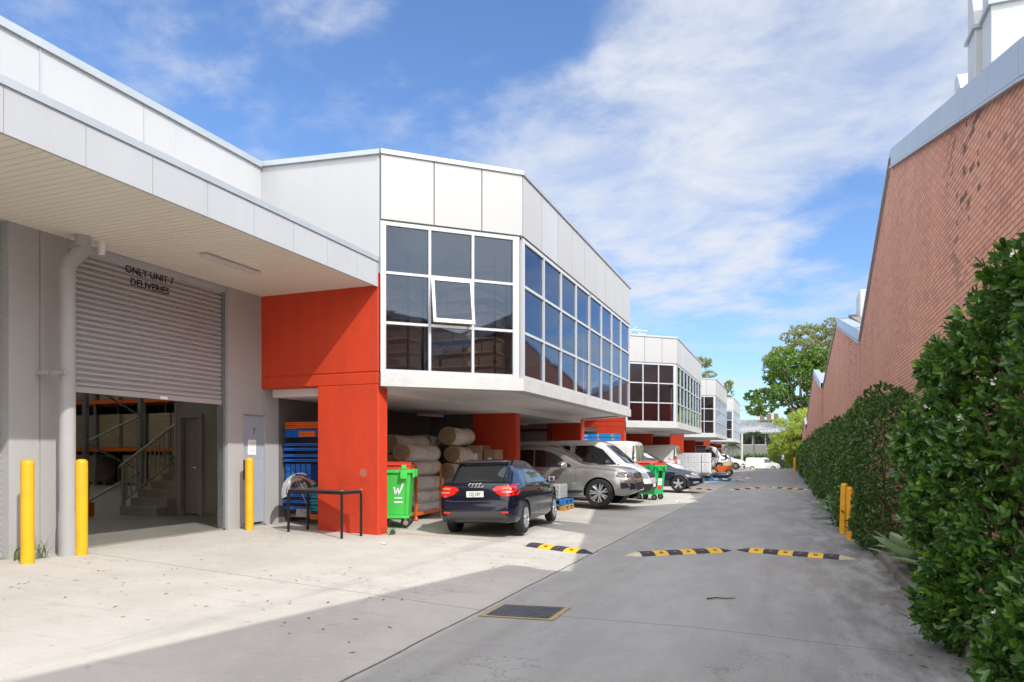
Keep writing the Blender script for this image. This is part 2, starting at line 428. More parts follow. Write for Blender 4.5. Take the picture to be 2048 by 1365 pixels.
# ------------------------------------------------------------------ ground
def ground_z(x, y):
    ks = [(-8.95, .2), (-2.77, 0), (-.75, .055), (1.2, .02)]
    if x <= ks[0][0]: z = .2
    elif x >= 1.2: z = .02
    else:
        for (a, za), (b, zb) in zip(ks, ks[1:]):
            if a <= x <= b: z = za + (zb - za) * (x - a) / (b - a); break
    t = min(max((y - 77) / 28, 0), 1)
    return z - .78 * t * t * (3 - 2 * t)
def make_ground_mat():
    m = bpy.data.materials.new('driveway_concrete'); m.use_nodes = True
    t = m.node_tree; t.nodes.clear()
    def nd(k): return t.nodes.new(k)
    out = nd('ShaderNodeOutputMaterial'); p = nd('ShaderNodeBsdfPrincipled'); t.links.new(p.outputs[0], out.inputs[0])
    co = nd('ShaderNodeTexCoord').outputs['Object']
    sp = nd('ShaderNodeSeparateXYZ'); t.links.new(co, sp.inputs[0])
    X, Y = sp.outputs[0], sp.outputs[1]
    m_ = lambda op, a, b=None, c=False: M(op, a, b, c, t)
    def noise(scale, det=6, rough=.65, st=(1,1,1), loc=(0,0,0), dist=0):
        mp = nd('ShaderNodeMapping'); mp.inputs['Scale'].default_value = st; mp.inputs['Location'].default_value = loc
        t.links.new(co, mp.inputs[0]); n = nd('ShaderNodeTexNoise'); n.inputs['Scale'].default_value = scale
        n.inputs['Detail'].default_value = det; n.inputs['Roughness'].default_value = rough; n.inputs['Distortion'].default_value = dist
        t.links.new(mp.outputs[0], n.inputs['Vector']); return n.outputs['Fac']
    def ramp(v, a, b):
        r = nd('ShaderNodeMapRange'); r.interpolation_type = 'SMOOTHSTEP'
        r.inputs['From Min'].default_value = a; r.inputs['From Max'].default_value = b
        t.links.new(v, r.inputs[0]); return r.outputs[0]
    def mixc(fac, a, b):
        x = nd('ShaderNodeMix'); x.data_type = 'RGBA'
        if isinstance(fac, float): x.inputs['Factor'].default_value = fac
        else: t.links.new(fac, x.inputs['Factor'])
        for k, v in (('A', a), ('B', b)):
            if isinstance(v, tuple): x.inputs[k].default_value = (*v[:3], 1)
            else: t.links.new(v, x.inputs[k])
        return x.outputs['Result']
    c = mixc(ramp(noise(.55, 8), .35, .65), (.41, .385, .345), (.505, .475, .43))
    c = mixc(m_('MULTIPLY', ramp(noise(9, 5, .7), .45, .75), .35), c, (.56, .525, .48))
    # drive strip is older and greyer
    drive = ramp(m_('ADD', X, m_('MULTIPLY', noise(.9, 4), .25)), -2.78 + .11, -2.60 + .11)
    dcol = mixc(ramp(noise(1.2, 9, .7, (1.0, .35, 1)), .35, .68), (.275, .268, .258), (.355, .348, .335))
    c = mixc(drive, c, dcol)
    # tyre-polished streaks across
    c = mixc(m_('MULTIPLY', ramp(noise(2.2, 7, .75, (.35, 2.2, 1), (2, 9, 0)), .53, .75), .42), c, (.20, .195, .19))
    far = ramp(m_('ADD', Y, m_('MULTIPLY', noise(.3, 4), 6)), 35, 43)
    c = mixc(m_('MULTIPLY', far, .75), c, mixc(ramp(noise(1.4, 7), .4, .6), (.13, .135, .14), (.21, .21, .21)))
    # mildew along the garden kerb
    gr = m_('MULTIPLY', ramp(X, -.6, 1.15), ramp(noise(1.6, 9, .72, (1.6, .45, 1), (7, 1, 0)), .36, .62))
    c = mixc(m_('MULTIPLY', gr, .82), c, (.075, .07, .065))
    sp_ = ramp(noise(38, 3, .6), .62, .70)
    c = mixc(m_('MULTIPLY', sp_, .30), c, (.14, .13, .12))
    st = m_('MULTIPLY', ramp(noise(.8, 8, .7, (1, 1, 1), (11, 3, 1)), .60, .74), .5)
    c = mixc(st, c, (.25, .24, .225))
    # rust run beside the red pillar
    ry = m_('ABSOLUTE', m_('ADD', m_('ADD', Y, -10.93), m_('MULTIPLY', m_('ADD', X, 5.3), -.02)))
    rust = m_('MULTIPLY', ramp(m_('ADD', ry, m_('MULTIPLY', noise(3, 6), .3)), .36, .14), m_('MULTIPLY', ramp(X, -6.9, -6.2), ramp(X, -3.3, -4.8)))
    c = mixc(m_('MULTIPLY', rust, .55), c, (.36, .20, .09))
    # pale scuffs and dark drips on the sunny apron
    c = mixc(m_('MULTIPLY', ramp(noise(3.2, 8, .75, (.5, 1.8, 1), (4, 8, 2)), .58, .74), .30), c, (.33, .34, .36))
    c = mixc(m_('MULTIPLY', ramp(noise(5.5, 3, .5, (1, 1, 1), (21, 3, 2)), .70, .76), .45), c, (.16, .15, .14))
    for tx_ in (-2.05, -.25, -4.6):
        tb_ = ramp(m_('ABSOLUTE', m_('ADD', m_('ADD', X, -tx_), m_('MULTIPLY', m_('ADD', noise(.18, 2, .5, (1, 1, 1), (tx_, 0, 0)), -.5), 1.6))), .26, .06)
        c = mixc(m_('MULTIPLY', m_('MULTIPLY', tb_, ramp(noise(1.1, 7, .7, (2.5, .25, 1), (tx_, 4, 0)), .40, .66)), .34), c, (.17, .165, .16))
    # joints
    wig = m_('MULTIPLY', m_('ADD', noise(1.6, 5, .6), -.5), .05)
    j1 = ramp(m_('ABSOLUTE', m_('ADD', m_('ADD', X, 2.735), wig)), .017, .008)
    jy = m_('ABSOLUTE', m_('ADD', m_('MODULO', m_('ADD', m_('ADD', m_('ADD', Y, 100 - 6.02), m_('MULTIPLY', X, .085)), wig), 12.5), 0))
    j2 = m_('MULTIPLY', ramp(m_('ABSOLUTE', m_('ADD', jy, -.01)), .013, .006), .55)
    ck = m_('MULTIPLY', ramp(m_('ABSOLUTE', m_('ADD', noise(.42, 9, .62, (1, 1, 1), (5, 5, 0)), -.5)), .0032, .0008), ramp(noise(.25, 2, .5, (1,1,1), (9, 2, 0)), .5, .58))
    lines = m_('MAXIMUM', m_('MAXIMUM', m_('MULTIPLY', j1, .95), j2), m_('MULTIPLY', ck, .38))
    c = mixc(lines, c, (.035, .032, .03))
    t.links.new(c, p.inputs['Base Color'])
    p.inputs['Roughness'].default_value = .82
    p.inputs['Specular IOR Level'].default_value = .35
    gn = noise(160, 3, .7)
    c2 = mixc(m_('MULTIPLY', ramp(gn, .35, .65), .22), c, (.62, .60, .56)); c2 = mixc(m_('MULTIPLY', ramp(noise(230, 2, .6, (1, 1, 1), (3, 3, 3)), .60, .66), .35), c2, (.10, .10, .10))
    t.links.new(c2, p.inputs['Base Color'])
    h = m_('ADD', m_('MULTIPLY', noise(70, 4), .3), m_('ADD', m_('MULTIPLY', noise(14, 5), .5), m_('MULTIPLY', lines, -2.0)))
    b = nd('ShaderNodeBump'); b.inputs['Strength'].default_value = .35; b.inputs['Distance'].default_value = .012
    t.links.new(h, b.inputs['Height']); t.links.new(b.outputs[0], p.inputs['Normal'])
    return m
m_ground = make_ground_mat()
g = MB()
xs = [-1800, -500, -150, -60, -35, -22, -15, -11] + [-8.95 + i * .4 for i in range(0, 16)] + [-2.77] + [-2.3 + .5 * i for i in range(7)] + [1.2, 2, 4, 10, 25, 60, 150, 500, 1800]
ys = [-600, -120, -40, -15, -8] + [i * 2 - 4 for i in range(40)] + [77 + i * 2.5 for i in range(13)] + [115, 140, 200, 400, 1000, 2500]
for y in ys:
    for x in xs: g.v.append((x, y, ground_z(x, y)))
nx = len(xs)
for j in range(len(ys) - 1):
    for i in range(nx - 1): g.f.append((j * nx + i, j * nx + i + 1, (j + 1) * nx + i + 1, (j + 1) * nx + i)); g.m.append(0)
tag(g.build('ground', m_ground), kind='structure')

# kerb and garden bed
k = MB()
y = -6.0
rk = random.Random(3)
while y < 74:
    L_ = 1.18
    dx = rk.uniform(-.008, .008); dz = rk.uniform(-.006, .006)
    k.prism([(1.2 + dx, -.05), (1.36 + dx, -.05), (1.36 + dx, .15 + dz), (1.235 + dx, .15 + dz), (1.205 + dx, .12 + dz)], y, y + L_, 'y')
    y += 1.2
tag(k.build('kerb', m_kerb, bevel=.008), kind='structure')
s = MB(); s.box(1.36, 1.8, -6, 76, -.05, .12)
tag(s.build('garden_soil', m_soil), kind='structure')
# verge beyond the end of the drive
m_grass = mat('rough_grass', (.09, .13, .03), .9, var=.5, scale=3, bump=1, bscale=20)
v = MB()
v.add([(-60, 106, -.76), (60, 106, -.76), (60, 128, -.6), (-60, 128, -.6)], [(0, 1, 2, 3)])
tag(v.build('verge', m_grass), kind='structure')

# ------------------------------------------------------------------ industrial units
CANX = -6.48; WX = -8.95; BX = -4.53; SOF = 4.38; CT = 4.82
def roller(rt, x, y0, y1, z0, z1, mt=None, pitch=.078, name='roller_door', axis='x'):
    mb = MB(); prof = []
    n = int((z1 - z0 - .08) / pitch)
    prof.append((x - .012, z0)); prof.append((x + .012, z0)); prof.append((x + .012, z0 + .075)); prof.append((x, z0 + .08))
    z = z0 + .08
    for i in range(n):
        for (dz, dx) in ((.010, -.014), (.017, -.014), (.024, .010), (.056, .010), (.060, -.004), (.067, -.004), (.071, .010)):
            prof.append((x + dx, z + dz * pitch / .078))
        z += pitch
    prof.append((x, z1))
    nn = len(prof)
    if axis == 'x': vs = [(a, y0, b) for a, b in prof] + [(a, y1, b) for a, b in prof]
    else: vs = [(y0, -a, b) for a, b in prof] + [(y1, -a, b) for a, b in prof]
    mb.add(vs, [(i, i + 1, i + 1 + nn, i + nn) for i in range(nn - 1)])
    return mb.build(name, mt or m_roller, rt, fixn=False)

def wall_frame(rt, p0, p1, z0, z1, cols, rows, post=(.05, .05), name='window', sash=None, mull=.046):
    """glazed wall between two plan points; cols/rows = lists of pane edges (metres along, heights)"""
    p0 = Vector((*p0, 0)); p1 = Vector((*p1, 0)); u = (p1 - p0).normalized(); n = Vector((u.y, -u.x, 0))
    def pt(a, d, z): q = p0 + u * a + n * d; return (q.x, q.y, z)
    fr = MB()
    def bar(a0, a1, za, zb, d0=-.05, d1=.02):
        fr.add([pt(a0, d0, za), pt(a1, d0, za), pt(a1, d1, za), pt(a0, d1, za), pt(a0, d0, zb), pt(a1, d0, zb), pt(a1, d1, zb), pt(a0, d1, zb)],
               [(0,3,2,1),(4,5,6,7),(0,1,5,4),(1,2,6,5),(2,3,7,6),(3,0,4,7)])
    a0, a1 = cols[0], cols[-1]
    bar(a0 - post[0], a0 + mull / 2, z0, z1); bar(a1 - mull / 2, a1 + post[1], z0, z1)
    for c in cols[1:-1]: bar(c - mull / 2, c + mull / 2, z0, z1, -.048, .018)
    for i, r in enumerate(rows):
        e0 = r - mull / 2; e1 = r + mull / 2
        if i == 0: e0, e1 = z0, r + mull / 2
        if i == len(rows) - 1: e0, e1 = r - mull / 2, z1
        for q0, q1 in zip(cols, cols[1:]): bar(q0 + mull / 2, q1 - mull / 2, e0, e1, -.044, .014)
    f = fr.build(name, m_frame, rt)
    gl = MB(); k = 0
    for i in range(len(cols) - 1):
        for j in range(len(rows) - 1):
            if sash == (i, j): continue
            k += 1
            w_ = .0015 * math.sin(k * 2.7)
            gl.add([pt(cols[i], -.02 + w_, rows[j]), pt(cols[i + 1], -.02 - w_, rows[j]), pt(cols[i + 1], -.02 + w_ * .6, rows[j + 1]), pt(cols[i], -.02 - w_ * .4, rows[j + 1])], [(0, 1, 2, 3)])
    gl.build('glass_pane', m_glass, f, fixn=False)
    if sash:
        i, j = sash; a, b, za, zb = cols[i] + mull * .4, cols[i + 1] - mull * .4, rows[j] + .02, rows[j + 1] - .02
        sb = MB(); th = .19
        def sp(aa, zz, d): # hinge on top
            h = zb - zz; return pt(aa, .03 + h * math.sin(th) + d * math.cos(th), zb - h * math.cos(th) + d * math.sin(th))
        def sbar(a_, b_, z_, zz_):
            sb.add([sp(a_, z_, -.02), sp(b_, z_, -.02), sp(b_, z_, .02), sp(a_, z_, .02), sp(a_, zz_, -.02), sp(b_, zz_, -.02), sp(b_, zz_, .02), sp(a_, zz_, .02)],
                   [(0,3,2,1),(4,5,6,7),(0,1,5,4),(1,2,6,5),(2,3,7,6),(3,0,4,7)])
        sbar(a, a + .05, za, zb); sbar(b - .05, b, za, zb); sbar(a + .05, b - .05, za, za + .07); sbar(a + .05, b - .05, zb - .05, zb)
        so_ = sb.build('awning_sash', m_frame, f)
        pg = MB(); pg.add([sp(a + .05, za + .07, 0), sp(b - .05, za + .07, 0), sp(b - .05, zb - .05, 0), sp(a + .05, zb - .05, 0)], [(0, 1, 2, 3)])
        pg.build('sash_glass', m_glass, f, fixn=False)
    return f

m_glass = glass_mat('tinted_window_glass', (.74, .72, .72), refl=.04, gl=(.66, .80, 1.0))

m_roomw = mat('pale_room_paint', (.80, .80, .80), .8)
def band(pts, z0, z1, out, thick=.03, gaps=None):
    """vertical strip following plan points"""
    mb = MB()
    P = [Vector((*p, 0)) for p in pts]
    ns = []
    for i in range(len(P)):
        dd = []
        if i > 0: dd.append((P[i] - P[i-1]).normalized())
        if i < len(P) - 1: dd.append((P[i+1] - P[i]).normalized())
        nn = [Vector((d.y, -d.x, 0)) for d in dd]
        b = sum(nn, Vector()).normalized(); b /= max(.3, b.dot(nn[0])); ns.append(b)
    for i in range(len(P) - 1):
        a0, a1 = P[i] + ns[i] * (out - thick), P[i] + ns[i] * out
        b0, b1 = P[i+1] + ns[i+1] * (out - thick), P[i+1] + ns[i+1] * out
        za0, za1 = (z0, z1) if not isinstance(z1, (list, tuple)) else (z0, z1[i])
        zb1 = z1[i+1] if isinstance(z1, (list, tuple)) else z1
        mb.add([(a0.x,a0.y,z0),(b0.x,b0.y,z0),(b1.x,b1.y,z0),(a1.x,a1.y,z0),(a0.x,a0.y,za1),(b0.x,b0.y,zb1),(b1.x,b1.y,zb1),(a1.x,a1.y,za1)],
               [(0,1,5,4),(1,2,6,5),(2,3,7,6),(3,0,4,7),(0,3,2,1),(4,5,6,7)])
    return mb

LAB = ['grey, white and orange-red industrial unit nearest the camera, with the stencilled unit 7 roller door',
       'second industrial unit along the drive, its orange pillar behind the blue pallets',
       'third industrial unit along the drive, its bay standing just beyond the second glazed bay',
       'farthest industrial unit, with only a narrow strip of its glazed bay showing']
def make_unit(k, dy, yr0):
    Y0 = 10.45 + dy
    rt = empty('industrial_unit', (WX, Y0, .2), LAB[k], 'industrial building', 'industrial units along the drive', world=True)
    first = k == 0
    yb0, yb1, yb2, yb3 = 10.45 + dy, 12.2 + dy, 21.75 + dy, 23.5 + dy
    # ---- lower grey wall of the recess, with openings
    mb = MB()
    if first:
        ro, rc, d0, d1 = 6.70, 9.61, 9.94, 10.58
        mb.box(WX - .2, WX, -8, -1.0, 0, SOF); mb.build('wall', m_greywall, rt); mb = MB(); mb.box(WX - .2, WX, 2.6, 2.95, 0, SOF); mb.build('wall', m_greywall, rt); mb = MB()
        for (a, b) in ((5.93, 6.31), (6.33, ro)): mb.box(WX - .22, WX, a, b, 0, SOF)
        mb.box(WX - .2, WX - .015, 6.31, 6.33, 0, SOF); mb.build('wall', m_greywall, rt); mb = MB()
        mb.box(WX - .22, WX, rc, d0, 0, SOF); mb.box(WX - .22, WX, d0, d1, 2.25, SOF); mb.box(WX - .22, WX, d1, 10.92, 0, SOF)
        mb.build('wall', m_greywall, rt)
        r0 = roller(rt, WX - .15, -1.0, 2.6, .2, SOF, name='roller_door'); roller(rt, WX - .15, 2.95, 5.93, .2, SOF, name='roller_door')
        rd = roller(rt, WX - .10, ro, rc, 2.35, SOF, name='roller_door')
        hb = MB(); hb.box(WX - .12, WX - .055, ro, rc, SOF - .10, SOF - .003); hb.build('head_flashing', m_fascia, rd)
        gd = MB(); gd.box(WX - .16, WX - .05, rc - .05, rc - .002, .2, SOF - .11); gd.build('guide_rail', m_galv, rd); gd = MB(); gd.box(WX - .16, WX - .05, ro + .002, ro + .05, .2, SOF - .11); gd.build('guide_rail', m_galv, rd)
        tm = frame_mtx((WX - .083, 8.10, 4.165), (0, 1, 0), (0, 0, 1))
        m_st = mat('stencil_ink', (.012, .010, .010), .8)
        for (tx_, tz_) in (('ONLY UNIT 7', 4.175), ('DELIVERIES', 4.00)):
            to = text_obj('lettering', tx_, .158, m_st, rd, frame_mtx((WX - .0885, 8.10, tz_), (0, 1, 0), (0, 0, 1)), ext=.0008, sx=.92, bold=.004)
            # the stencil paint missed the grooves between the slats
            bm = bmesh.new(); bm.from_mesh(to.data); oz = rt['_off'][2]; k_ = 0
            while k_ < 26:
                g0 = 2.35 + .08 + .078 * k_ + .009 - oz; g1 = g0 + .009
                for zc_ in (g0, g1): bmesh.ops.bisect_plane(bm, geom=bm.verts[:] + bm.edges[:] + bm.faces[:], plane_co=(0, 0, zc_), plane_no=(0, 0, 1))
                bmesh.ops.delete(bm, geom=[f_ for f_ in bm.faces if g0 < f_.calc_center_median().z < g1], context='FACES'); k_ += 1
            bm.to_mesh(to.data); bm.free()
        # door 7
        df = MB(); df.box(WX - .10, WX + .012, d0, d0 + .04, .22, 2.25); df.box(WX - .10, WX + .012, d1 - .04, d1, .22, 2.25); df.box(WX - .10, WX + .012, d0 + .04, d1 - .04, 2.21, 2.25)
        dfo = df.build('door_frame', m_greywall, rt)
        dl = MB(); dl.box(WX - .07, WX - .03, d0 + .042, d1 - .042, .27, 2.207); do = dl.build('door', m_door7, rt)
        x_ = MB(); x_.box(WX - .03, WX - .026, 10.30, d1 - .05, 1.42, 1.77); x_.build('patch_plate', m_door7, do, bevel=.002)
        x_ = MB(); x_.box(WX - .029, WX - .022, 10.13, 10.335, 1.49, 1.76); pp = x_.build('paper_notice', m_paper, do)
        x_ = MB()
        for (ya, yb, z_) in ((10.17, 10.25, 1.695), (10.265, 10.31, 1.70), (10.22, 10.28, 1.665), (10.19, 10.29, 1.555)): x_.box(WX - .0219, WX - .0212, ya, yb, z_, z_ + .008)
        x_.build('faint_print', m_cap, pp)
        text_obj('door_number', '7', .155, m_black, do, frame_mtx((WX - .0275, 10.285, 1.86), (0, 1, 0), (0, 0, 1)), ext=.001)
        x_ = MB(); x_.box(WX - .03, WX + .03, d0 + .03, d0 + .06, 1.05, 1.4); x_.build('lock_plate', m_black, do)
        # sticker on the roller bottom rail
        x_ = MB(); x_.box(WX - .087, WX - .083, 8.28, 8.42, 2.355, 2.40); x_.build('sticker', m_paper, rd)
    else:
        L_ = yb0 - yr0; ro, rc = yr0 + L_ * .35, yr0 + L_ * .80
        mb.box(WX - .2, WX, yr0, ro, 0, SOF); mb.box(WX - .2, WX, rc, yb0 + .45, 0, SOF); mb.box(WX - .2, WX, ro, rc, 3.6, SOF)
        mb.build('wall', m_greywall, rt)
        roller(rt, WX - .10, ro, rc, .2, 3.6)
    # ---- upper wall behind canopy, X plane
    mb = MB(); mb.box(WX - .2, WX, yr0, yb0 - .002, SOF, 6.72)
    mb.build('upper_wall', m_white, rt)
    mb = MB(); mb.box(WX - .26, WX + .045, yr0, yb0 + .16, 6.722, 6.83); mb.build('capping', m_cap, rt)
    if first:
        mb = MB(); mb.box(WX - .0, WX + .012, 6.32 - .012, 6.32 + .012, CT, 6.72); mb.build('panel_joint', m_cap, rt); mb = MB(); mb.box(WX - .0, WX + .010, 7.9 - .004, 7.9 + .004, CT, 6.72); mb.build('panel_joint', m_cap, rt)
        mb = MB(); mb.box(WX + .004, WX + .02, 5.95, 6.72, 5.15, 5.75); sg = mb.build('wall_sign', m_paper, rt)
        for yy in (6.03, 6.62):
            mk = MB(); mk.prism([(yy - .03, 5.66), (yy, 5.62), (yy + .04, 5.67), (yy + .01, 5.60), (yy + .035, 5.59), (yy - .03, 5.59)], WX + .021, WX + .024, 'x')
            mk.build('sign_mark', m_black, sg)
    # ---- canopy
    cn = MB(); cn.box(WX + .002, CANX - .04, yr0 + .01, yb0 - .02, SOF + .03, CT - .05)
    co_ = cn.build('canopy', m_roofsheet, rt)
    # ribbed soffit
    sf = MB(); y = yr0 + .01; prof = []
    while y < yb0 - .02:
        prof += [(y, SOF), (y + .082, SOF), (y + .086, SOF + .012), (y + .096, SOF + .012)]; y += .1
    n = len(prof)
    sf.add([(WX, a, b) for a, b in prof] + [(CANX - .03, a, b) for a, b in prof], [(i, i + 1, i + 1 + n, i + n) for i in range(n - 1)])
    sf.build('soffit', m_soffit, co_, fixn=False)
    fa = MB(); j = 4.37 if first else yr0
    js = []
    yy = j - .8 * 20
    e = [yr0 + .01]
    while yy < yb0 - .05:
        if yy > yr0 + .1: e.append(yy)
        yy += .794
    e.append(yb0 - .01)
    for a, b in zip(e, e[1:]): fa.box(CANX - .03, CANX, a + .003, b - .003, SOF - .03, CT - .06)
    fa.box(CANX - .06, CANX - .012, yr0 + .01, yb0 - .012, SOF - .02, CT - .07)
    fa.build('fascia', m_fascia, co_)
    ga = MB(); ga.box(CANX - .12, CANX + .02, yr0 + .01, yb0 - .01, CT - .045, CT + .035); ga.box(CANX - .10, CANX + .004, yr0 + .01, yb0 - .012, CT - .06, CT - .046)
    ga.build('capping', m_cap, co_)
    # ---- orange-red wall facing the camera
    xr0 = -7.72
    rw = MB()
    rw.box(WX - .02, CANX, yb0, yb0 + .3, 2.915, SOF + .2)
    rw.box(WX - .02, CANX, yb0, yb0 + .3, 2.70, 2.895)
    rw.box(xr0, CANX, yb0, yb0 + .3, 0, 2.698)
    rw.box(WX, CANX - .012, yb0 + .014, yb0 + .29, 2.80, 3.1)
    rw.build('red_wall', m_red, rt, bevel=.012)
    if first:
        pt = MB(); pt.lathe([(.001, 0), (.075, 0), (.075, .003), (.001, .003)], 14, 'y', (-6.78, yb0 - .0035, 1.18)); pt.build('paint_patch', mat('faded_red_paint', (.45, .14, .10), .6), rt)
    uw = MB(); uw.add([(WX - .002, yb0, SOF + .2), (CANX + .02, yb0, SOF + .2), (CANX + .02, yb0, 6.6), (WX - .002, yb0, 6.74),
                       (WX - .002, yb0 + .2, SOF + .2), (CANX + .02, yb0 + .2, SOF + .2), (CANX + .02, yb0 + .2, 6.6), (WX - .002, yb0 + .2, 6.74)],
                      [(0,1,2,3),(7,6,5,4),(0,4,5,1),(1,5,6,2),(2,6,7,3),(3,7,4,0)])
    uw.build('upper_wall', m_white, rt)
    cp = MB(); cp.add([(WX + .045, yb0 - .05, 6.74), (CANX + .04, yb0 - .05, 6.6), (CANX + .04, yb0 - .05, 6.68), (WX + .045, yb0 - .05, 6.83),
                       (WX + .045, yb0 + .24, 6.74), (CANX + .04, yb0 + .24, 6.6), (CANX + .04, yb0 + .24, 6.68), (WX + .045, yb0 + .24, 6.83)],
                      [(0,1,2,3),(7,6,5,4),(0,4,5,1),(1,5,6,2),(2,6,7,3),(3,7,4,0)])
    cp.build('capping', m_cap, rt)
    # ---- glazed bay
    A, B, C, D = (CANX + .04, yb0), (BX, yb1), (BX, yb2), (CANX + .04, yb3)
    u = (Vector(B) - Vector(A)).length
    c1 = [.07 + i * (u - .07 - .15) / 3 for i in range(4)]
    rows = [2.93, 3.745, 4.60, 5.43]
    wall_frame(rt, A, B, 2.89, 5.47, c1, rows, post=(.07, .10), sash=(1, 1) if first else None)
    Ls = yb2 - yb1
    h = Ls / 2 - .10
    wall_frame(rt, B, C, 2.89, 5.47, [.10 + i * h / 4 for i in range(5)], rows, post=(.06, .05), mull=.05)
    wall_frame(rt, B, C, 2.89, 5.47, [Ls / 2 + .06 + i * h / 4 for i in range(5)], rows, post=(.055, .04), mull=.05)
    wall_frame(rt, C, D, 2.89, 5.47, c1, rows, post=(.07, .10))
    # parapet cladding: separate sheets with open joints
    def clad(p0, p1, edges, name='parapet'):
        p0 = Vector((*p0, 0)); p1 = Vector((*p1, 0)); uu = (p1 - p0).normalized(); nn = Vector((uu.y, -uu.x, 0)); mb = MB()
        for i, (a, b) in enumerate(zip(edges, edges[1:])):
            q = [p0 + uu * (a + .009) + nn * .03, p0 + uu * (b - .009) + nn * .03, p0 + uu * (b - .009) + nn * .0, p0 + uu * (a + .009)]
            mb.add([(v.x, v.y, 5.50) for v in q] + [(v.x, v.y, 6.6) for v in q], [(0,3,2,1),(4,5,6,7),(0,1,5,4),(1,2,6,5),(2,3,7,6),(3,0,4,7)], 1 if (i == 1 and name == 'parapet_side') else 0)
        return mb.build('parapet', [m_white_smooth, m_fascia], rt)
    clad(A, B, [.0, .36 * u, .70 * u, u + .01])
    clad(B, C, [-.005] + [Ls * i / 9 for i in range(1, 9)] + [Ls + .005], 'parapet_side')
    clad(C, D, [0, .36 * u, .7 * u, u])
    bk = band([A, B, C, D], 5.47, 6.6, -.003, .15); bk.build('parapet_backing', mat('grey_joint_backing', (.22, .22, .22), .8), rt)
    band([A, B, C, D], 6.602, 6.68, .06, .32).build('capping', m_cap, rt)
    band([A, B, C, D], 2.66, 2.885, .05, .30).build('slab_edge', m_slabedge, rt)
    # floor slab (polygon), seen from below
    fl = MB(); fl.prism([(CANX - .05, yb0 + .31), (A[0] - .1, yb0 + .16), (B[0] - .25, yb1 + .1), (C[0] - .25, yb2 - .1), (D[0] - .1, yb3 - .16), (CANX - .05, yb3 - .31)], 2.70, 2.86)
    fl.build('bay_floor', m_ceiling, rt)
    ce = MB(); ce.box(WX - .2, CANX, yb0 + .302, yb3 - .302, 2.56, 2.855); ce.build('undercroft_ceiling', m_ceiling, rt)
    # undercroft walls
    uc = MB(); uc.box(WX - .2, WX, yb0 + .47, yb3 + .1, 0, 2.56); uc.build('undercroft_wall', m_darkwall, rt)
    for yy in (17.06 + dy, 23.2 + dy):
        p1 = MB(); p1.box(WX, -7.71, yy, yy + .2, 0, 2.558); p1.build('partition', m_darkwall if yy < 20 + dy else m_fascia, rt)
        p2 = MB(); p2.box(-7.708, CANX, yy - .004, yy + .298, 0, 2.62 if yy > 20 + dy else 2.558); p2.build('red_partition', m_red, rt, bevel=.01)
    roller(rt, -(23.15 + dy), -8.75, -7.80, .25, 2.5, mt=m_fascia, pitch=.11, axis='y', name='louvred_door')
    pi = MB(); pi.tube([(-8.9, 23.1 + dy, 2.33), (-7.55, 23.1 + dy, 2.33), (-7.47, 23.1 + dy, 2.25), (-7.47, 23.1 + dy, .1)], .045, 10); pi.build('red_pipe', mat('dark_red_pipe', (.22, .02, .015), .4), rt, smooth=True)
    # fluorescent battens below the bay
    for (lx, ly, rot) in ((-8.35, 15.9 + dy, .35), (-8.1, 21.6 + dy, .35)):
        b = MB(); d = Vector((math.sin(rot), math.cos(rot), 0)); a = Vector((lx, ly, 2.5))
        b.bar(a - d * .42, a + d * .42, .10, .05); bo = b.build('light_batten', m_light, rt, bevel=.01)
        b = MB(); 
        for s_ in (-.03, .03): b.tube([a - d * .4 + Vector((s_, 0, -.035)), a + d * .4 + Vector((s_, 0, -.035))], .013, 8)
        b.build('tube', m_paper, bo)
    # far side red wall of the bay
    rw = MB(); rw.box(WX, CANX, yb3 - .3 + .3, yb3 + .12, 2.7, SOF + .2); rw.box(-7.72, CANX, yb3 + .0, yb3 + .12, 0, 2.698); rw.build('red_wall', m_red, rt)
    uw = MB(); uw.box(WX, CANX + .02, yb3 - .02, yb3 + .14, SOF + .2, 6.6); uw.build('upper_wall', m_white, rt)
    # upper room behind the glass
    rm = MB(); rm.box(-9.2, -9.0, yb0 + .2, yb3 - .05, 2.86, 6.3); rm.build('room_wall', m_beige if first else m_roomw, rt)
    rc_ = MB(); rc_.prism([(-9.0, yb0 + .21), (A[0] - .15, yb0 + .21), (B[0] - .2, yb1 + .12), (C[0] - .2, yb2 - .12), (D[0] - .15, yb3 - .21), (-9.0, yb3 - .21)], 5.62, 5.70); rc_.build('room_ceiling', m_beige if first else m_roomw, rt)
    # roof and rear mass
    rf = MB()
    if first:
        ye = yr0
        for (a_, b_) in ((-4, -2.6), (2, 3.4), (8, 9.4), (13, 14.4), (18.5, 19.9)):
            rf.box(-31, WX - .1, ye, a_, 6.35, 6.5); rf.box(-14, WX - .1, a_, b_, 6.35, 6.5); rf.box(-31, -28, a_, b_, 6.35, 6.5); ye = b_
            sk_ = MB(); sk_.box(-28, -14, a_, b_, 6.40, 6.42); sk_.build('added_fill_skylight', m_fill_skylight, rt)  # unseen translucent roof strips, added to brighten the warehouse interior
        rf.box(-31, WX - .1, ye, yb3 + .1, 6.35, 6.5)
    else: rf.box(-31, WX - .1, yr0, yb3 + .1, 6.35, 6.5)
    rf.prism([(-9.1, yb0 + .2), (A[0] - .1, yb0 + .2), (B[0] - .16, yb1 + .1), (C[0] - .16, yb2 - .1), (D[0] - .1, yb3 - .2), (-9.1, yb3 - .2)], 6.36, 6.44)
    rf.build('roof', m_roofsheet, rt)
    rr = MB(); rr.box(-31.2, -31, yr0, yb3 + .1, 0, 6.5)
    if first: rr.box(-31, WX - .2, -8.2, -8, 0, 6.8); rr.box(-31, -9.3, 23.4, 23.5, 0, 6.5)
    if k == 3: rr.box(-31, WX - .2, yb3 + .1, yb3 + .3, 0, 6.7)
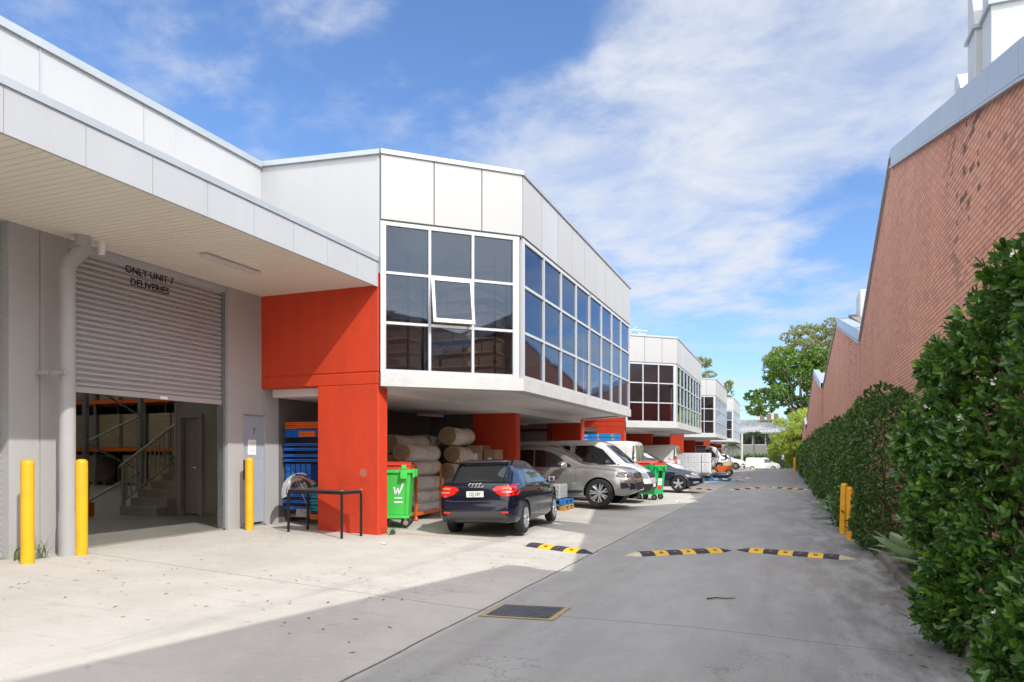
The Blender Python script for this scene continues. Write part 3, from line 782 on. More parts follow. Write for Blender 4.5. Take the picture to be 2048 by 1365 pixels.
    rr.build('rear_wall', m_conc_in if first else m_greywall, rt)
    return rt
dys = [0, 19.7, 38.1, 55.5]
units = []
for k, dy in enumerate(dys):
    units.append(make_unit(k, dy, -8 if k == 0 else 23.62 + dys[k - 1]))
u0 = units[0]
# interior of unit 1
fi = MB(); fi.box(-31, WX - .05, -8, 23.4, .05, .225); tag(fi.build('warehouse_floor', m_floor_in), kind='structure')
iw = MB(); iw.box(-11.36, WX - .2, 11.5, 11.65, .2, 6.3); iw.box(-12.15, -11.95, 11.5, 16, .2, 6.3); iw.box(-11.95, -11.36, 11.5, 11.65, 2.3, 6.3)
iwo = iw.build('interior_wall', m_conc_in, u0)
di = MB(); di.box(-11.97, -11.91, 11.43, 11.52, .225, 2.33); di.box(-11.40, -11.34, 11.43, 11.52, .225, 2.33); di.box(-11.91, -11.40, 11.43, 11.52, 2.27, 2.33)
dio = di.build('interior_door', m_beige, u0)
di = MB(); di.box(-11.90, -11.41, 11.53, 11.57, .25, 2.26); di.build('door_leaf', m_dgreydoor, dio)
di = MB(); di.tube([(-11.46, 11.52, 1.22), (-11.46, 11.44, 1.22), (-11.56, 11.44, 1.22)], .012, 6); di.build('door_handle', m_chrome, dio)
cd = MB(); cd.tube([(-12.06, 11.47, 1.6), (-12.06, 11.47, 2.65), (-11.82, 11.47, 2.7), (-11.82, 11.47, 3.2)], .014, 6); cd.box(-12.12, -12.0, 11.44, 11.5, 1.48, 1.6)
cd.build('conduit', m_beige, u0)
# stairs
stp = MB()
for i in range(13): stp.box(-13.2, -12.16, 11.05 + .27 * i, 11.05 + .27 * (i + 1) + .02, .2, .225 + .17 * (i + 1))
st = stp.build('staircase', m_conc_in, u0)
rl = MB()
def sp_(i, h): return (-13.17, 11.1 + .27 * i, .225 + .17 * (i + 1) + h)
rl.bar(sp_(-.3, .88), sp_(11, .95), .05, .05); rl.bar(sp_(.1, .10), sp_(11, .12), .03, .04); rl.bar((-13.17, 11.12, .39), (-13.17, 11.12, 1.28), .06, .06)
for i in range(24): a = .35 + i * .45; rl.bar(sp_(a, .12), sp_(a, .9), .025, .025)
rl.build('handrail', m_beige, st)
# ------------------------------------------------------------------ small fittings of unit 1
dp = MB(); dp.tube([(-8.66, 6.48, .18), (-8.66, 6.48, .72)], .104, 16); dp.tube([(-8.66, 6.48, .70), (-8.66, 6.48, 3.85), (-8.66, 6.49, 3.95), (-8.66, 6.69, 4.18), (-8.66, 6.70, 4.25), (-8.66, 6.70, 4.42)], .095, 16)
for z in (.74, 2.6, 3.86, 4.25): dp.tube([(-8.66, 6.48 if z < 4 else 6.70, z - .02), (-8.66, 6.48 if z < 4 else 6.70, z + .02)], .100, 16)
dp.box(-8.97, -8.76, 6.27, 6.30, 2.52, 2.56); dp.box(-8.80, -8.52, 6.33, 6.36, 2.52, 2.56)
dp.build('downpipe', m_pvc, u0, smooth=True)
vp = MB(); vp.lathe([(.04, 4.22), (.05, 4.26), (.05, 4.42)], 12, 'z', (-8.7, 7.0, 0)); vp.build('vent_pipe', m_paper, u0, smooth=True)
lt = MB(); lt.box(-7.84, -7.70, 7.85, 8.98, 4.32, 4.375); lo = lt.build('light_batten', m_light, u0, bevel=.02, bseg=2)
lt = MB(); lt.box(-7.86, -7.845, 7.9, 8.95, 4.34, 4.378); lt.build('batten_rail', m_groove, lo)
# shelving seen through the splayed window
for (x0, x1, y0) in ((-8.3, -6.95, 12.3), (-6.85, -5.35, 12.9)):
    rt = empty('storage_shelf', (x0, y0, 2.86), ('left' if x0 < -8 else 'right') + ' hand bay of tall shelving behind the splayed window of the nearest unit', 'shelf', 'shelving in the nearest bay', world=True)
    a = MB()
    for x in (x0, x1):
        for yy in (y0, y0 + .6): a.box(x - .02, x + .02, yy - .02, yy + .02, 2.86, 5.4)
    a.build('upright', m_black, rt)
    for i in range(9):
        z = 2.98 + i * .27
        b = MB(); b.box(x0 + .02, x1 - .02, y0, y0 + .6, z, z + .022); b.build('shelf_board', m_beige, rt)
    c = MB(); rr = random.Random(int(x0 * 10))
    for i in range(9):
        z = 3.003 + i * .27; x = x0 + .05
        while x < x1 - .3:
            w_ = rr.uniform(.25, .5)
            if rr.random() < .85: c.box(x, min(x + w_, x1 - .05), y0 + .08, y0 + .5, z, z + rr.uniform(.12, .21))
            x += w_ + .03
    tag(c.build('carton', m_carton, rt), kind='stuff')
# ------------------------------------------------------------------ brick warehouses
def make_brick():
    m = bpy.data.materials.new('salmon_brick'); m.use_nodes = True
    t = m.node_tree; t.nodes.clear()
    nd = t.nodes.new
    out = nd('ShaderNodeOutputMaterial'); p = nd('ShaderNodeBsdfPrincipled'); t.links.new(p.outputs[0], out.inputs[0])
    co = nd('ShaderNodeTexCoord').outputs['Object']; sp = nd('ShaderNodeSeparateXYZ'); t.links.new(co, sp.inputs[0])
    cb = nd('ShaderNodeCombineXYZ')
    t.links.new(M('ADD', sp.outputs[1], M('MULTIPLY', sp.outputs[0], 1.0, tree=t), tree=t), cb.inputs[0]); t.links.new(sp.outputs[2], cb.inputs[1])
    br = nd('ShaderNodeTexBrick'); t.links.new(cb.outputs[0], br.inputs['Vector'])
    br.inputs['Scale'].default_value = 1; br.inputs['Brick Width'].default_value = .21; br.inputs['Row Height'].default_value = .061
    br.inputs['Mortar Size'].default_value = .0055; br.inputs['Mortar Smooth'].default_value = .2; br.inputs['Bias'].default_value = 0
    br.inputs['Color1'].default_value = (.72, .345, .225, 1); br.inputs['Color2'].default_value = (.60, .275, .185, 1); br.inputs['Mortar'].default_value = (.12, .06, .05, 1)
    def noise(sc_, st=(1,1,1), det=6):
        mp = nd('ShaderNodeMapping'); mp.inputs['Scale'].default_value = st; t.links.new(co, mp.inputs[0])
        n = nd('ShaderNodeTexNoise'); n.inputs['Scale'].default_value = sc_; n.inputs['Detail'].default_value = det; n.inputs['Roughness'].default_value = .65
        t.links.new(mp.outputs[0], n.inputs['Vector']); return n.outputs['Fac']
    def ramp(v, a, b):
        r = nd('ShaderNodeMapRange'); r.interpolation_type = 'SMOOTHSTEP'; r.inputs['From Min'].default_value = a; r.inputs['From Max'].default_value = b
        t.links.new(v, r.inputs[0]); return r.outputs[0]
    def mixc(f, a, b):
        x = nd('ShaderNodeMix'); x.data_type = 'RGBA'; t.links.new(f, x.inputs['Factor'])
        for k, v in (('A', a), ('B', b)):
            if isinstance(v, tuple): x.inputs[k].default_value = (*v, 1)
            else: t.links.new(v, x.inputs[k])
        return x.outputs['Result']
    c = mixc(M('MULTIPLY', ramp(noise(.7), .4, .7), .35, tree=t), br.outputs['Color'], (.70, .38, .255))
    # spalled dark bricks in patches
    br2 = nd('ShaderNodeTexBrick'); t.links.new(cb.outputs[0], br2.inputs['Vector'])
    for k_, v_ in (('Scale', 1), ('Brick Width', .21), ('Row Height', .061), ('Mortar Size', 0), ('Bias', -.25)): br2.inputs[k_].default_value = v_
    br2.inputs['Color1'].default_value = (0, 0, 0, 1); br2.inputs['Color2'].default_value = (1, 1, 1, 1)
    rb = M('MULTIPLY', ramp(br2.outputs['Color'], .42, .5), ramp(noise(1.3, (1, 1, 1), 3), .50, .56), tree=t)
    pm = M('ADD', M('MULTIPLY', ramp(M('ADD', M('ABSOLUTE', M('ADD', sp.outputs[1], -2.6, tree=t), tree=t), M('ABSOLUTE', M('ADD', sp.outputs[2], -4.5, tree=t), tree=t), tree=t), 2.2, .8), .9, tree=t), .12, tree=t)
    rb = M('MULTIPLY', rb, pm, tree=t)
    c = mixc(M('MULTIPLY', M('MULTIPLY', rb, ramp(noise(14), .35, .5), tree=t), .9, tree=t), c, (.10, .06, .04))
    c = mixc(M('MULTIPLY', ramp(noise(2.5), .5, .8), .25, tree=t), c, (.42, .22, .16))
    t.links.new(c, p.inputs['Base Color']); p.inputs['Roughness'].default_value = .88
    b = nd('ShaderNodeBump'); b.inputs['Strength'].default_value = .9; b.inputs['Distance'].default_value = .01
    h = M('ADD', M('MULTIPLY', br.outputs['Fac'], -1.0, tree=t), M('MULTIPLY', noise(60), .25, tree=t), tree=t)
    t.links.new(h, b.inputs['Height']); t.links.new(b.outputs[0], p.inputs['Normal'])
    return m
m_brick = make_brick()
m_flash = mat('zinc_flashing', (.44, .50, .56), .38, metal=.3, var=.12, scale=1.5, stain=(2, .6, (.33, .36, .40), .4))
m_duct = mat('painted_duct_metal', (.50, .515, .52), .5, var=.08, scale=2, stain=(3, .6, (.5, .5, .48), .4), bump=.2, bscale=30)
def warehouse(x, prof, label, lip=.30, back=26, brk=True, hflash=.30):
    """prof: list of (y, z) of the parapet top from near to far"""
    y0, y1 = prof[0][0], prof[-1][0]
    rt = empty('brick_warehouse', (x, y0, 0), label, 'brick building', 'brick warehouses behind the hedge', world=True)
    wl = MB(); wl.prism([(y0, -1)] + [(a, b - .06) for a, b in prof] + [(y1, -1)], x, x + .25, 'x'); wl.build('wall', m_brick, rt)
    rf = MB(); rf.prism([(y0 + .01, 0)] + [(a, b - .22) for a, b in prof] + [(y1 - .01, 0)], x + .25, x + back, 'x'); rf.build('roof', m_roofsheet, rt)
    fl = MB()
    for (a, za), (b, zb) in zip(prof, prof[1:]):
        n = max(1, int(abs(b - a) / .95)); hf = hflash if zb > za else .10
        if abs(b - a) < .5: continue
        for i in range(n):
            p, q = a + (b - a) * i / n + .004, a + (b - a) * (i + 1) / n - .004
            zp, zq = za + (zb - za) * (p - a) / (b - a), za + (zb - za) * (q - a) / (b - a)
            fl.prism([(p, zp - hf), (q, zq - hf), (q, zq), (p, zp)], x - .035, x + .30, 'x')
            fl.prism([(p, zp - hf - .05), (q, zq - hf - .05), (q, zq - hf - .02), (p, zp - hf - .02)], x - .06, x - .001, 'x')
        fl.prism([(a, za - hf - .02), (b, zb - hf - .02), (b, zb - .02), (a, za - .02)], x - .015, x + .28, 'x')
    fl.build('flashing', m_flash, rt)
    return rt
wn = warehouse(1.8, [(-16, 3.9), (-7, 8.2), (5.85, 5.68)], 'salmon brick warehouse beside the camera, its roofline falling away out of frame')
wa = warehouse(1.8, [(5.99, 4.59), (6.89, 4.88), (14.55, 7.06), (20.59, 4.61)], 'tall salmon brick gable with metal ducts on its roof, behind the big leafy shrub')
wb = warehouse(1.8, [(20.64, 4.76), (29.50, 6.67), (40.86, 5.14)], 'second salmon brick gable, with a white roof box above its sloping parapet')
wc = warehouse(1.69, [(40.91, 5.33), (50.85, 7.08), (68.40, 4.65)], 'paler third brick gable just beyond the second')
wd = warehouse(1.58, [(68.49, 4.20), (72.45, 4.96), (82.80, 3.75)], 'small far brick gable next to the light green tree')
bx = MB(); bx.box(2.4, 3.3, 27.7, 29.1, 6.1, 7.3); b1 = bx.build('roof_box', m_duct, wb, bevel=.03)
bx = MB(); bx.box(2.12, 2.48, 21.1, 21.9, 4.83, 5.55); bx.build('orange_plinth', mat('orange_brick', (.60, .22, .06), .8), wb)
tl = MB(); tl.prism([(21.6, 4.74), (29.3, 6.58), (29.3, 6.72), (21.6, 4.88)], 2.16, 8, 'x'); tl.build('roof_tiles', mat('old_grey_tiles', (.25, .23, .20), .8, var=.4, scale=4, bump=1, bscale=9, bdist=.05), wb)
# ducts on the near gable
def duct(pts_box, taper=None, flanges=(), name='roof_duct'):
    x0, x1, y0, y1, z0, z1 = pts_box; mb = MB(); mb.box(x0, x1, y0, y1, z0, z1)
    if taper:
        dx, dy_, h = taper
        mb.add([(x0,y0,z1),(x1,y0,z1),(x1,y1,z1),(x0,y1,z1),(x0+dx,y0+dy_,z1+h),(x1,y0+dy_,z1+h),(x1,y1,z1+h),(x0+dx,y1,z1+h)],
               [(0,1,5,4),(1,2,6,5),(2,3,7,6),(3,0,4,7),(4,5,6,7)])
    o = mb.build(name, m_duct, wa, bevel=.004)
    for z in flanges: f = MB(); f.box(x0 - .035, x1 + .035, y0 - .035, y1 + .035, z, z + .045); f.build('duct_flange', m_cap, o)
    for z in (z0 + .35, z0 + .8): f = MB(); f.box(x0 - .002, x1 + .002, y0 - .003, y1 + .002, z, z + .006); f.build('sheet_seam', m_cap, o)
duct((2.18, 3.38, 9.54, 9.92, 5.19, 7.89), None, (6.63,))
duct((2.18, 2.88, 10.28, 10.66, 5.37, 6.83), (.0, .30, .75), (6.77,))
duct((2.18, 2.43, 11.07, 11.43, 5.37, 6.41), (.0, .22, .3), (6.36,))

# ------------------------------------------------------------------ foliage
def leaf_mesh(name, tips, dirs, n_per, ln, wd, mt, parent=None, seed=1, spread=.9, shape=6, up=.25, jit=.5, rad=.0, off=None):
    """rosettes of leaves: tips (n,3), dirs (n,3)"""
    rng = np.random.default_rng(seed)
    T = np.repeat(tips, n_per, 0); D = np.repeat(dirs, n_per, 0); n = len(T)
    rnd = rng.normal(size=(n, 3))
    side = np.cross(D, rnd); side /= np.linalg.norm(side, axis=1, keepdims=True) + 1e-9
    a = rng.uniform(.25, 1.0, (n, 1)) * spread
    ax = D * (1 - a * .55) + side * a + np.array([0, 0, up]) * rng.uniform(0, 1, (n, 1))
    ax /= np.linalg.norm(ax, axis=1, keepdims=True)
    nr = D + rng.normal(size=(n, 3)) * jit
    nr -= ax * np.sum(nr * ax, 1, keepdims=True); nr /= np.linalg.norm(nr, axis=1, keepdims=True) + 1e-9
    sd_ = np.cross(ax, nr)
    L = (ln * rng.uniform(.7, 1.25, (n, 1))); Wd = L * wd / ln
    base = T + side * rad * rng.uniform(0, 1, (n, 1)) - D * rng.uniform(0, 1, (n, 1)) * ln * .5 + rng.normal(size=(n, 3)) * ln * .10
    if shape == 6:
        P = [base, base + ax * L * .35 + sd_ * Wd * .42 + nr * Wd * .16, base + ax * L * .75 + sd_ * Wd * .40 + nr * Wd * .12,
             base + ax * L - nr * Wd * .12, base + ax * L * .75 - sd_ * Wd * .40 + nr * Wd * .12, base + ax * L * .35 - sd_ * Wd * .42 + nr * Wd * .16]
        F = [(0, 1, 2, 3), (0, 3, 4, 5)]
    else:
        P = [base, base + ax * L * .5 + sd_ * Wd * .5, base + ax * L, base + ax * L * .5 - sd_ * Wd * .5]
        F = [(0, 1, 2, 3)]
    k = len(P); V = np.stack(P, 1).reshape(-1, 3)
    if off is not None: V = V - np.array(off)
    idx = np.arange(n)[:, None, None] * k + np.array(F)[None]
    idx = idx.reshape(-1, 4)
    me = bpy.data.meshes.new(name)
    me.vertices.add(len(V)); me.vertices.foreach_set('co', V.astype(np.float32).ravel())
    me.loops.add(idx.size); me.loops.foreach_set('vertex_index', idx.astype(np.int32).ravel())
    me.polygons.add(len(idx)); me.polygons.foreach_set('loop_start', np.arange(0, idx.size, 4, dtype=np.int32))
    me.update(calc_edges=True); me.materials.append(mt)
    o = bpy.data.objects.new(name, me); COL.objects.link(o)
    if parent is not None: o.parent = parent
    return o
def vnoise(P, sc_, seed):
    """cheap smooth value noise via sines"""
    r = np.random.default_rng(seed); s_ = 0
    for i in range(6):
        k = r.normal(size=3) * sc_; s_ = s_ + np.sin(P @ k + r.uniform(0, 6.28))
    return s_ / 6
def blob_tips(blobs, n, seed, depth=.25, amp=.12, nsc=3.0, flat=None):
    """points near the surface of a union of ellipsoids/boxes. blob: (c, r, p) p = superellipse power"""
    rng = np.random.default_rng(seed)
    area = np.array([b[1][0]*b[1][1] + b[1][1]*b[1][2] + b[1][0]*b[1][2] for b in blobs]); area = area / area.sum()
    out_t, out_d = [], []
    for bi, (c, r, p) in enumerate(blobs):
        m = int(n * area[bi]) + 1; c = np.array(c, float); r = np.array(r, float)
        d = rng.normal(size=(m, 3)); d /= np.linalg.norm(d, axis=1, keepdims=True)
        q = np.sum(np.abs(d) ** p, 1, keepdims=True) ** (-1 / p)
        s_ = d * q
        nrm = np.sign(s_) * np.abs(s_) ** (p - 1) / r; nrm /= np.linalg.norm(nrm, axis=1, keepdims=True)
        sh = 1 - np.abs(rng.normal(size=(m, 1))) * depth * .5
        P = c + s_ * r * sh
        P = P + nrm * (vnoise(P, nsc, seed + bi)[:, None] * amp + vnoise(P, nsc * 3, seed + bi + 50)[:, None] * amp * .5)
        keep = np.ones(m, bool)
        for bj, (c2, r2, p2) in enumerate(blobs):
            if bj == bi: continue
            u = np.abs((P - np.array(c2)) / np.array(r2)); keep &= np.sum(u ** p2, 1) > .72
        if flat is not None: keep &= P[:, 2] > flat
        out_t.append(P[keep]); out_d.append(nrm[keep])
    T = np.concatenate(out_t); D = np.concatenate(out_d)
    D = D + rng.normal(size=D.shape) * .35; D[:, 2] += .15; D /= np.linalg.norm(D, axis=1, keepdims=True)
    return T, D
m_leafA = leaf_mat('glossy_shrub_leaf', (.070, .150, .030), island=.6, rough=.24, tl=.25)
m_leafY = leaf_mat('young_shrub_leaf', (.15, .27, .03), island=.35, rough=.3, tl=.3)
m_leafB = leaf_mat('dark_hedge_leaf', (.062, .128, .028), island=.6, rough=.30, tl=.2)
m_leafC = leaf_mat('fig_tree_leaf', (.115, .20, .028), island=.6, rough=.45, tl=.3)
m_leafD = leaf_mat('eucalypt_leaf', (.21, .23, .09), island=.4, rough=.5, tl=.3)
m_leafE = leaf_mat('lime_feathery_leaf', (.36, .42, .085), island=.35, rough=.5, tl=.35)
m_agave = leaf_mat('agave_leaf', (.27, .38, .25), island=.25, rough=.45, tl=.2)
m_palm = leaf_mat('palm_frond', (.06, .10, .025), island=.4, rough=.5, tl=.25)
m_bark = mat('grey_bark', (.20, .16, .12), .9, var=.35, scale=6, bump=.6, bscale=20)
m_twig = mat('brown_twig', (.12, .075, .045), .85, var=.3, scale=8)
m_flower = mat('white_blossom', (.80, .74, .70), .7)
m_deadleaf = mat('dry_leaf', (.28, .14, .06), .8, island=.4)
def twigs(mb, base, targets, rng, r0=.018, seg=5):
    for t in targets:
        b = Vector(base) + Vector((rng.uniform(-.1, .1), rng.uniform(-.2, .2), 0)); t = Vector(t)
        mid = b.lerp(t, .5) + Vector((rng.uniform(-.12, .12), rng.uniform(-.12, .12), rng.uniform(0, .15)))
        mb.tube([b, b.lerp(mid, .6), mid, mid.lerp(t, .6), t], [r0, r0 * .85, r0 * .65, r0 * .4, r0 * .2], seg)
def shrub(name, label, cat, blobs, nros, per, ln, wd, mt, seed, group=None, young=0, flowers=0, base=None, depth=.3, amp=.12, nsc=3., shape=6, flat=.02, ntw=14, x_keep=None):
    base = base or (blobs[0][0][0], blobs[0][0][1], 0.1)
    rt = empty(name, base, label, cat, group)
    T, D = blob_tips(blobs, nros, seed, depth, amp, nsc, flat)
    if x_keep is not None: k = T[:, 0] < x_keep; T, D = T[k], D[k]
    leaf_mesh('foliage', T, D, per, ln, wd, mt, rt, seed, shape=shape, off=base)
    rng = np.random.default_rng(seed + 9)
    if young:
        sel = rng.choice(len(T), int(len(T) * young)); ok = sel[D[sel, 2] > -.2]
        leaf_mesh('young_foliage', T[ok] + D[ok] * ln * .5, D[ok], 4, ln * .9, wd * .9, m_leafY, rt, seed + 3, spread=.6, shape=shape, off=base)
    if flowers:
        sel = rng.choice(len(T), flowers)
        tag(leaf_mesh('blossom', T[sel] + D[sel] * ln * .6, D[sel], 9, ln * .28, ln * .22, m_flower, rt, seed + 4, spread=1, shape=4, rad=.02, off=base), kind='stuff')
    if ntw:
        mb = MB(); r2 = random.Random(seed)
        sel = rng.choice(len(T), ntw)
        twigs(mb, (0, 0, 0), [tuple(T[i] - np.array(base)) for i in sel], r2, r0=.022)
        mb.build('branches', m_twig, rt, fixn=False)
    return rt
# big shrub in the right foreground
shrub('leafy_shrub', 'big glossy leafy shrub nearest the camera, with small white blossoms', 'shrub',
      [((1.70, 6.35, 1.35), (.62, .95, 1.45), 2.4), ((1.95, 5.3, 1.7), (.62, 1.1, 1.62), 2.4), ((1.75, 5.9, .7), (.68, .9, .75), 2.2), ((1.75, 4.6, .55), (.62, .7, .62), 2.2), ((1.35, 7.0, 1.0), (.45, .5, .6), 2), ((1.35, 6.5, 2.15), (.32, .4, .32), 2), ((1.25, 6.9, 1.6), (.36, .45, .3), 2), ((1.55, 5.5, 2.65), (.35, .4, .35), 2), ((1.25, 6.2, .45), (.4, .5, .4), 2), ((1.7, 7.3, 1.7), (.5, .6, .8), 2),
       ((1.9, 3.9, 1.1), (.65, .9, 1.3), 2.2), ((1.55, 6.6, 1.9), (.42, .5, .5), 2), ((1.6, 5.1, .25), (.5, .4, .3), 2), ((1.75, 6.9, 2.2), (.35, .45, .45), 2)],
      21000, 6, .078, .036, m_leafA, 11, young=.14, flowers=90, base=(1.75, 5.5, .12), depth=.55, amp=.17, nsc=4.6, flat=.03, ntw=26)
# hedge run
hedge_spec = [(12.35, 1.75, 2.45, 'hedge shrub closest to the camera, beside the pair of yellow posts'), (15.6, 1.3, 2.6, 'second hedge shrub along the kerb, just beyond the pair of yellow posts'),
              (18.6, 1.5, 2.5, 'third hedge shrub along the kerb'), (22.2, 1.9, 2.45, 'fourth hedge shrub along the kerb'), (26.8, 2.4, 2.5, 'fifth hedge shrub along the kerb'),
              (32.5, 3.2, 2.6, 'sixth hedge shrub along the kerb'), (40, 4.2, 2.5, 'seventh hedge shrub along the kerb'), (50, 5.6, 2.45, 'eighth hedge shrub along the kerb'),
              (63, 7.2, 2.4, 'last hedge shrub along the kerb, next to the lone far yellow post')]
for i, (yc, ry, h, lb) in enumerate(hedge_spec):
    cx = 1.50; rx = .56 if i else .52
    r_ = random.Random(i + 40)
    bl = [((cx, yc, h * .46), (rx, ry, h * .47), 2.5), ((cx - .10, yc + ry * r_.uniform(-.6, .6), h * r_.uniform(.82, .92)), (rx * .7, ry * r_.uniform(.2, .35), h * .14), 2), ((cx - .28, yc + ry * r_.uniform(-.5, .5), h * r_.uniform(.45, .65)), (rx * .6, ry * r_.uniform(.25, .4), h * .2), 2), ((cx - .3, yc + ry * r_.uniform(-.2, .8), h * .22), (rx * .7, ry * .3, h * .2), 2), ((cx + .05, yc + ry * .4, h * .7), (rx * .8, ry * .45, h * .32), 2.2), ((cx, yc - ry * .4, h * .68), (rx * .85, ry * .4, h * .33), 2.2), ((cx - .2, yc - ry * .3, h * .2), (rx * .75, ry * .6, h * .22), 2.2)]
    far = yc > 24
    n = [6200, 5000, 3800, 3000, 2500, 2300, 2200, 2200, 2300][i]
    l = [.056, .058, .064, .07, .085, .10, .13, .16, .18][i]
    shrub('hedge_shrub', lb, 'hedge', bl, n, 6, l, l * .5, m_leafB if i % 3 != 1 else m_leafA, 60 + i, 'hedge shrubs along the kerb', young=.10 if i in (1, 3, 5) else .04, flowers=22 if i in (1, 3) else (8 if far else 4),
          base=(cx, yc, .1), depth=.4, amp=.15 + .05 * (i > 3), nsc=3.2 if not far else 1.6, shape=6 if not far else 4, ntw=6)
# agaves
def agave(x, y, z, r, n, seed, label):
    rt = empty('agave', (x, y, z), label, 'plant', 'agaves in the garden bed')
    rg = random.Random(seed); mb = MB()
    for i in range(n):
        az = i * 2.399 + rg.uniform(-.2, .2); el = R(82 - 58 * (i / n) ** .9 + rg.uniform(-7, 7)); L = r * rg.uniform(.8, 1.1) * (.75 + .4 * i / n); W_ = L * .20
        d = Vector((math.cos(az) * math.cos(el), math.sin(az) * math.cos(el), math.sin(el))); s = Vector((-math.sin(az), math.cos(az), 0)); up = s.cross(d) * -1
        vs = []; ts = (0, .2, .45, .7, .88, 1); ws = (.45, .75, 1.0, .85, .45, .02)
        for t, ww in zip(ts, ws):
            c = d * L * t - Vector((0, 0, 1)) * L * .16 * t * t + Vector((0, 0, .05))
            vs += [c - s * W_ * ww + up * W_ * .25 * ww, c, c + s * W_ * ww + up * W_ * .25 * ww]
        mb.add(vs, [(j * 3 + k, j * 3 + k + 1, j * 3 + k + 4, j * 3 + k + 3) for j in range(5) for k in (0, 1)])
    o = mb.build('leaf_rosette', m_agave, rt, fixn=False)
    o.data.polygons.foreach_set('use_smooth', [True] * len(o.data.polygons))
    return rt
agave(1.33, 9.25, .16, .62, 30, 1, 'pale green agave spilling over the kerb between the big shrub and the hedge')
agave(1.62, 8.65, .14, .58, 18, 2, 'agave half hidden behind the big leafy shrub')
agave(1.55, 10.0, .14, .52, 26, 5, 'agave tucked against the near end of the hedge')
agave(1.05, 16.3, .10, .62, 18, 3, 'agave beside the farther of the paired yellow posts')
agave(1.0, 17.7, .10, .66, 18, 4, 'upright agave at the foot of the third hedge shrub')
# grass weeds by the wall
def weed(x, y, z, h, n, seed, label, broad=False):
    rt = empty('weed_tuft', (x, y, z), label, 'weed'); rg = random.Random(seed); mb = MB()
    for i in range(n):
        az = rg.uniform(0, 6.28); le = rg.uniform(.25, .9); L = h * rg.uniform(.5, 1.1); w_ = .004 if not broad else .009
        s = Vector((-math.sin(az), math.cos(az), 0)); d = Vector((math.cos(az), math.sin(az), 0)); b = Vector((rg.uniform(-.05, .05), rg.uniform(-.08, .08), 0))
        c = [b + d * L * le * t * t + Vector((0, 0, L * t * (1 - .35 * le * t))) for t in (0, .35, .7, 1)]
        vs = []
        for p, ww in zip(c, (1, 1, .7, .1)): vs += [p - s * w_ * ww, p + s * w_ * ww]
        mb.add(vs, [(2*j, 2*j+1, 2*j+3, 2*j+2) for j in range(3)])
        if broad:
            for t in range(5): 
                q = c[1].lerp(c[3], rg.random()); e = Vector((rg.uniform(-1, 1), rg.uniform(-1, 1), rg.uniform(0, 1))).normalized() * .03; f = e.cross(Vector((0, 0, 1))).normalized() * .010
                mb.add([q, q + e * .5 + f, q + e, q + e * .5 - f], [(0, 1, 2, 3)])
    mb.build('blades', leaf_mat('weed_green', (.11, .17, .04), island=.4), rt, fixn=False)
weed(-8.78, 5.98, .2, .30, 9, 1, 'small leafy weed left of the nearest bollard on the left', True)
weed(-8.72, 6.16, .2, .34, 34, 2, 'tuft of long grass between the nearest bollard and the downpipe')
weed(-6.32, 10.62, .12, .16, 16, 3, 'low weed at the foot of the red pillar', True)

# ------------------------------------------------------------------ trees
def tree(name, label, loc, h, crown, nros, per, ln, wd, mt, seed, trunk_r=.4, amp=.5, nsc=.8, clusters=30, cr=1.4, group=None, bark=None, spread=.9, up=.25, flat=0.6):
    """crown: list of (c, r) ellipsoids relative to loc in which cluster centres are scattered"""
    rt = empty(name, loc, label, 'tree', group); rng = random.Random(seed)
    cs = []
    for (c, r) in crown:
        m = max(3, int(clusters * (r[0] * r[1] * r[2]) ** .67 / sum((q[1][0] * q[1][1] * q[1][2]) ** .67 for q in crown)))
        for i in range(m):
            while True:
                d = Vector([rng.uniform(-1, 1) for _ in range(3)])
                if .35 < d.length < 1: break
            d = d * (.75 + .25 * rng.random()) / max(d.length, .6)
            cs.append((c[0] + d.x * r[0], c[1] + d.y * r[1], c[2] + d.z * r[2]))
    blobs = [(p, (cr * rng.uniform(.7, 1.3), cr * rng.uniform(.7, 1.3), cr * rng.uniform(.45, .8) * flat / .6), 2.) for p in cs]
    T, D = blob_tips(blobs, nros, seed, .55, amp, nsc)
    leaf_mesh('crown', T, D, per, ln, wd, mt, rt, seed, shape=4, spread=spread, up=up)
    mb = MB(); b = bark or m_bark
    c0 = crown[0][0]; fork = Vector((c0[0] * .25, 0, h * .30))
    mb.tube([(0, 0, -.5), (0, 0, h * .12), fork], [trunk_r * 1.25, trunk_r, trunk_r * .8], 8)
    for p in rng.sample(cs, min(len(cs), 22)):
        p = Vector(p); mid = fork.lerp(p, .5) + Vector((rng.uniform(-.5, .5), rng.uniform(-.5, .5), rng.uniform(.2, 1.2)))
        mb.tube([fork, fork.lerp(mid, .6), mid, p], [trunk_r * .5, trunk_r * .36, trunk_r * .24, trunk_r * .07], 6)
    mb.build('trunk', b, rt, smooth=True)
    return rt
tree('fig_tree', 'large dense bright green tree at the end of the drive, in front of the eucalypt', (2.2, 103, -.6), 16,
     [((.6, 0, 11.4), (5.6, 5, 4.0)), ((-4.6, 0, 8.9), (3.2, 3.2, 1.9)), ((2.5, 0, 13.6), (3.4, 3.5, 2.6)), ((-1.5, 0, 14.2), (2.6, 3, 1.8)), ((3.5, 0, 8), (3.5, 3, 3))],
     5600, 6, .42, .24, m_leafC, 21, trunk_r=.5, clusters=62, cr=1.55, amp=.3)
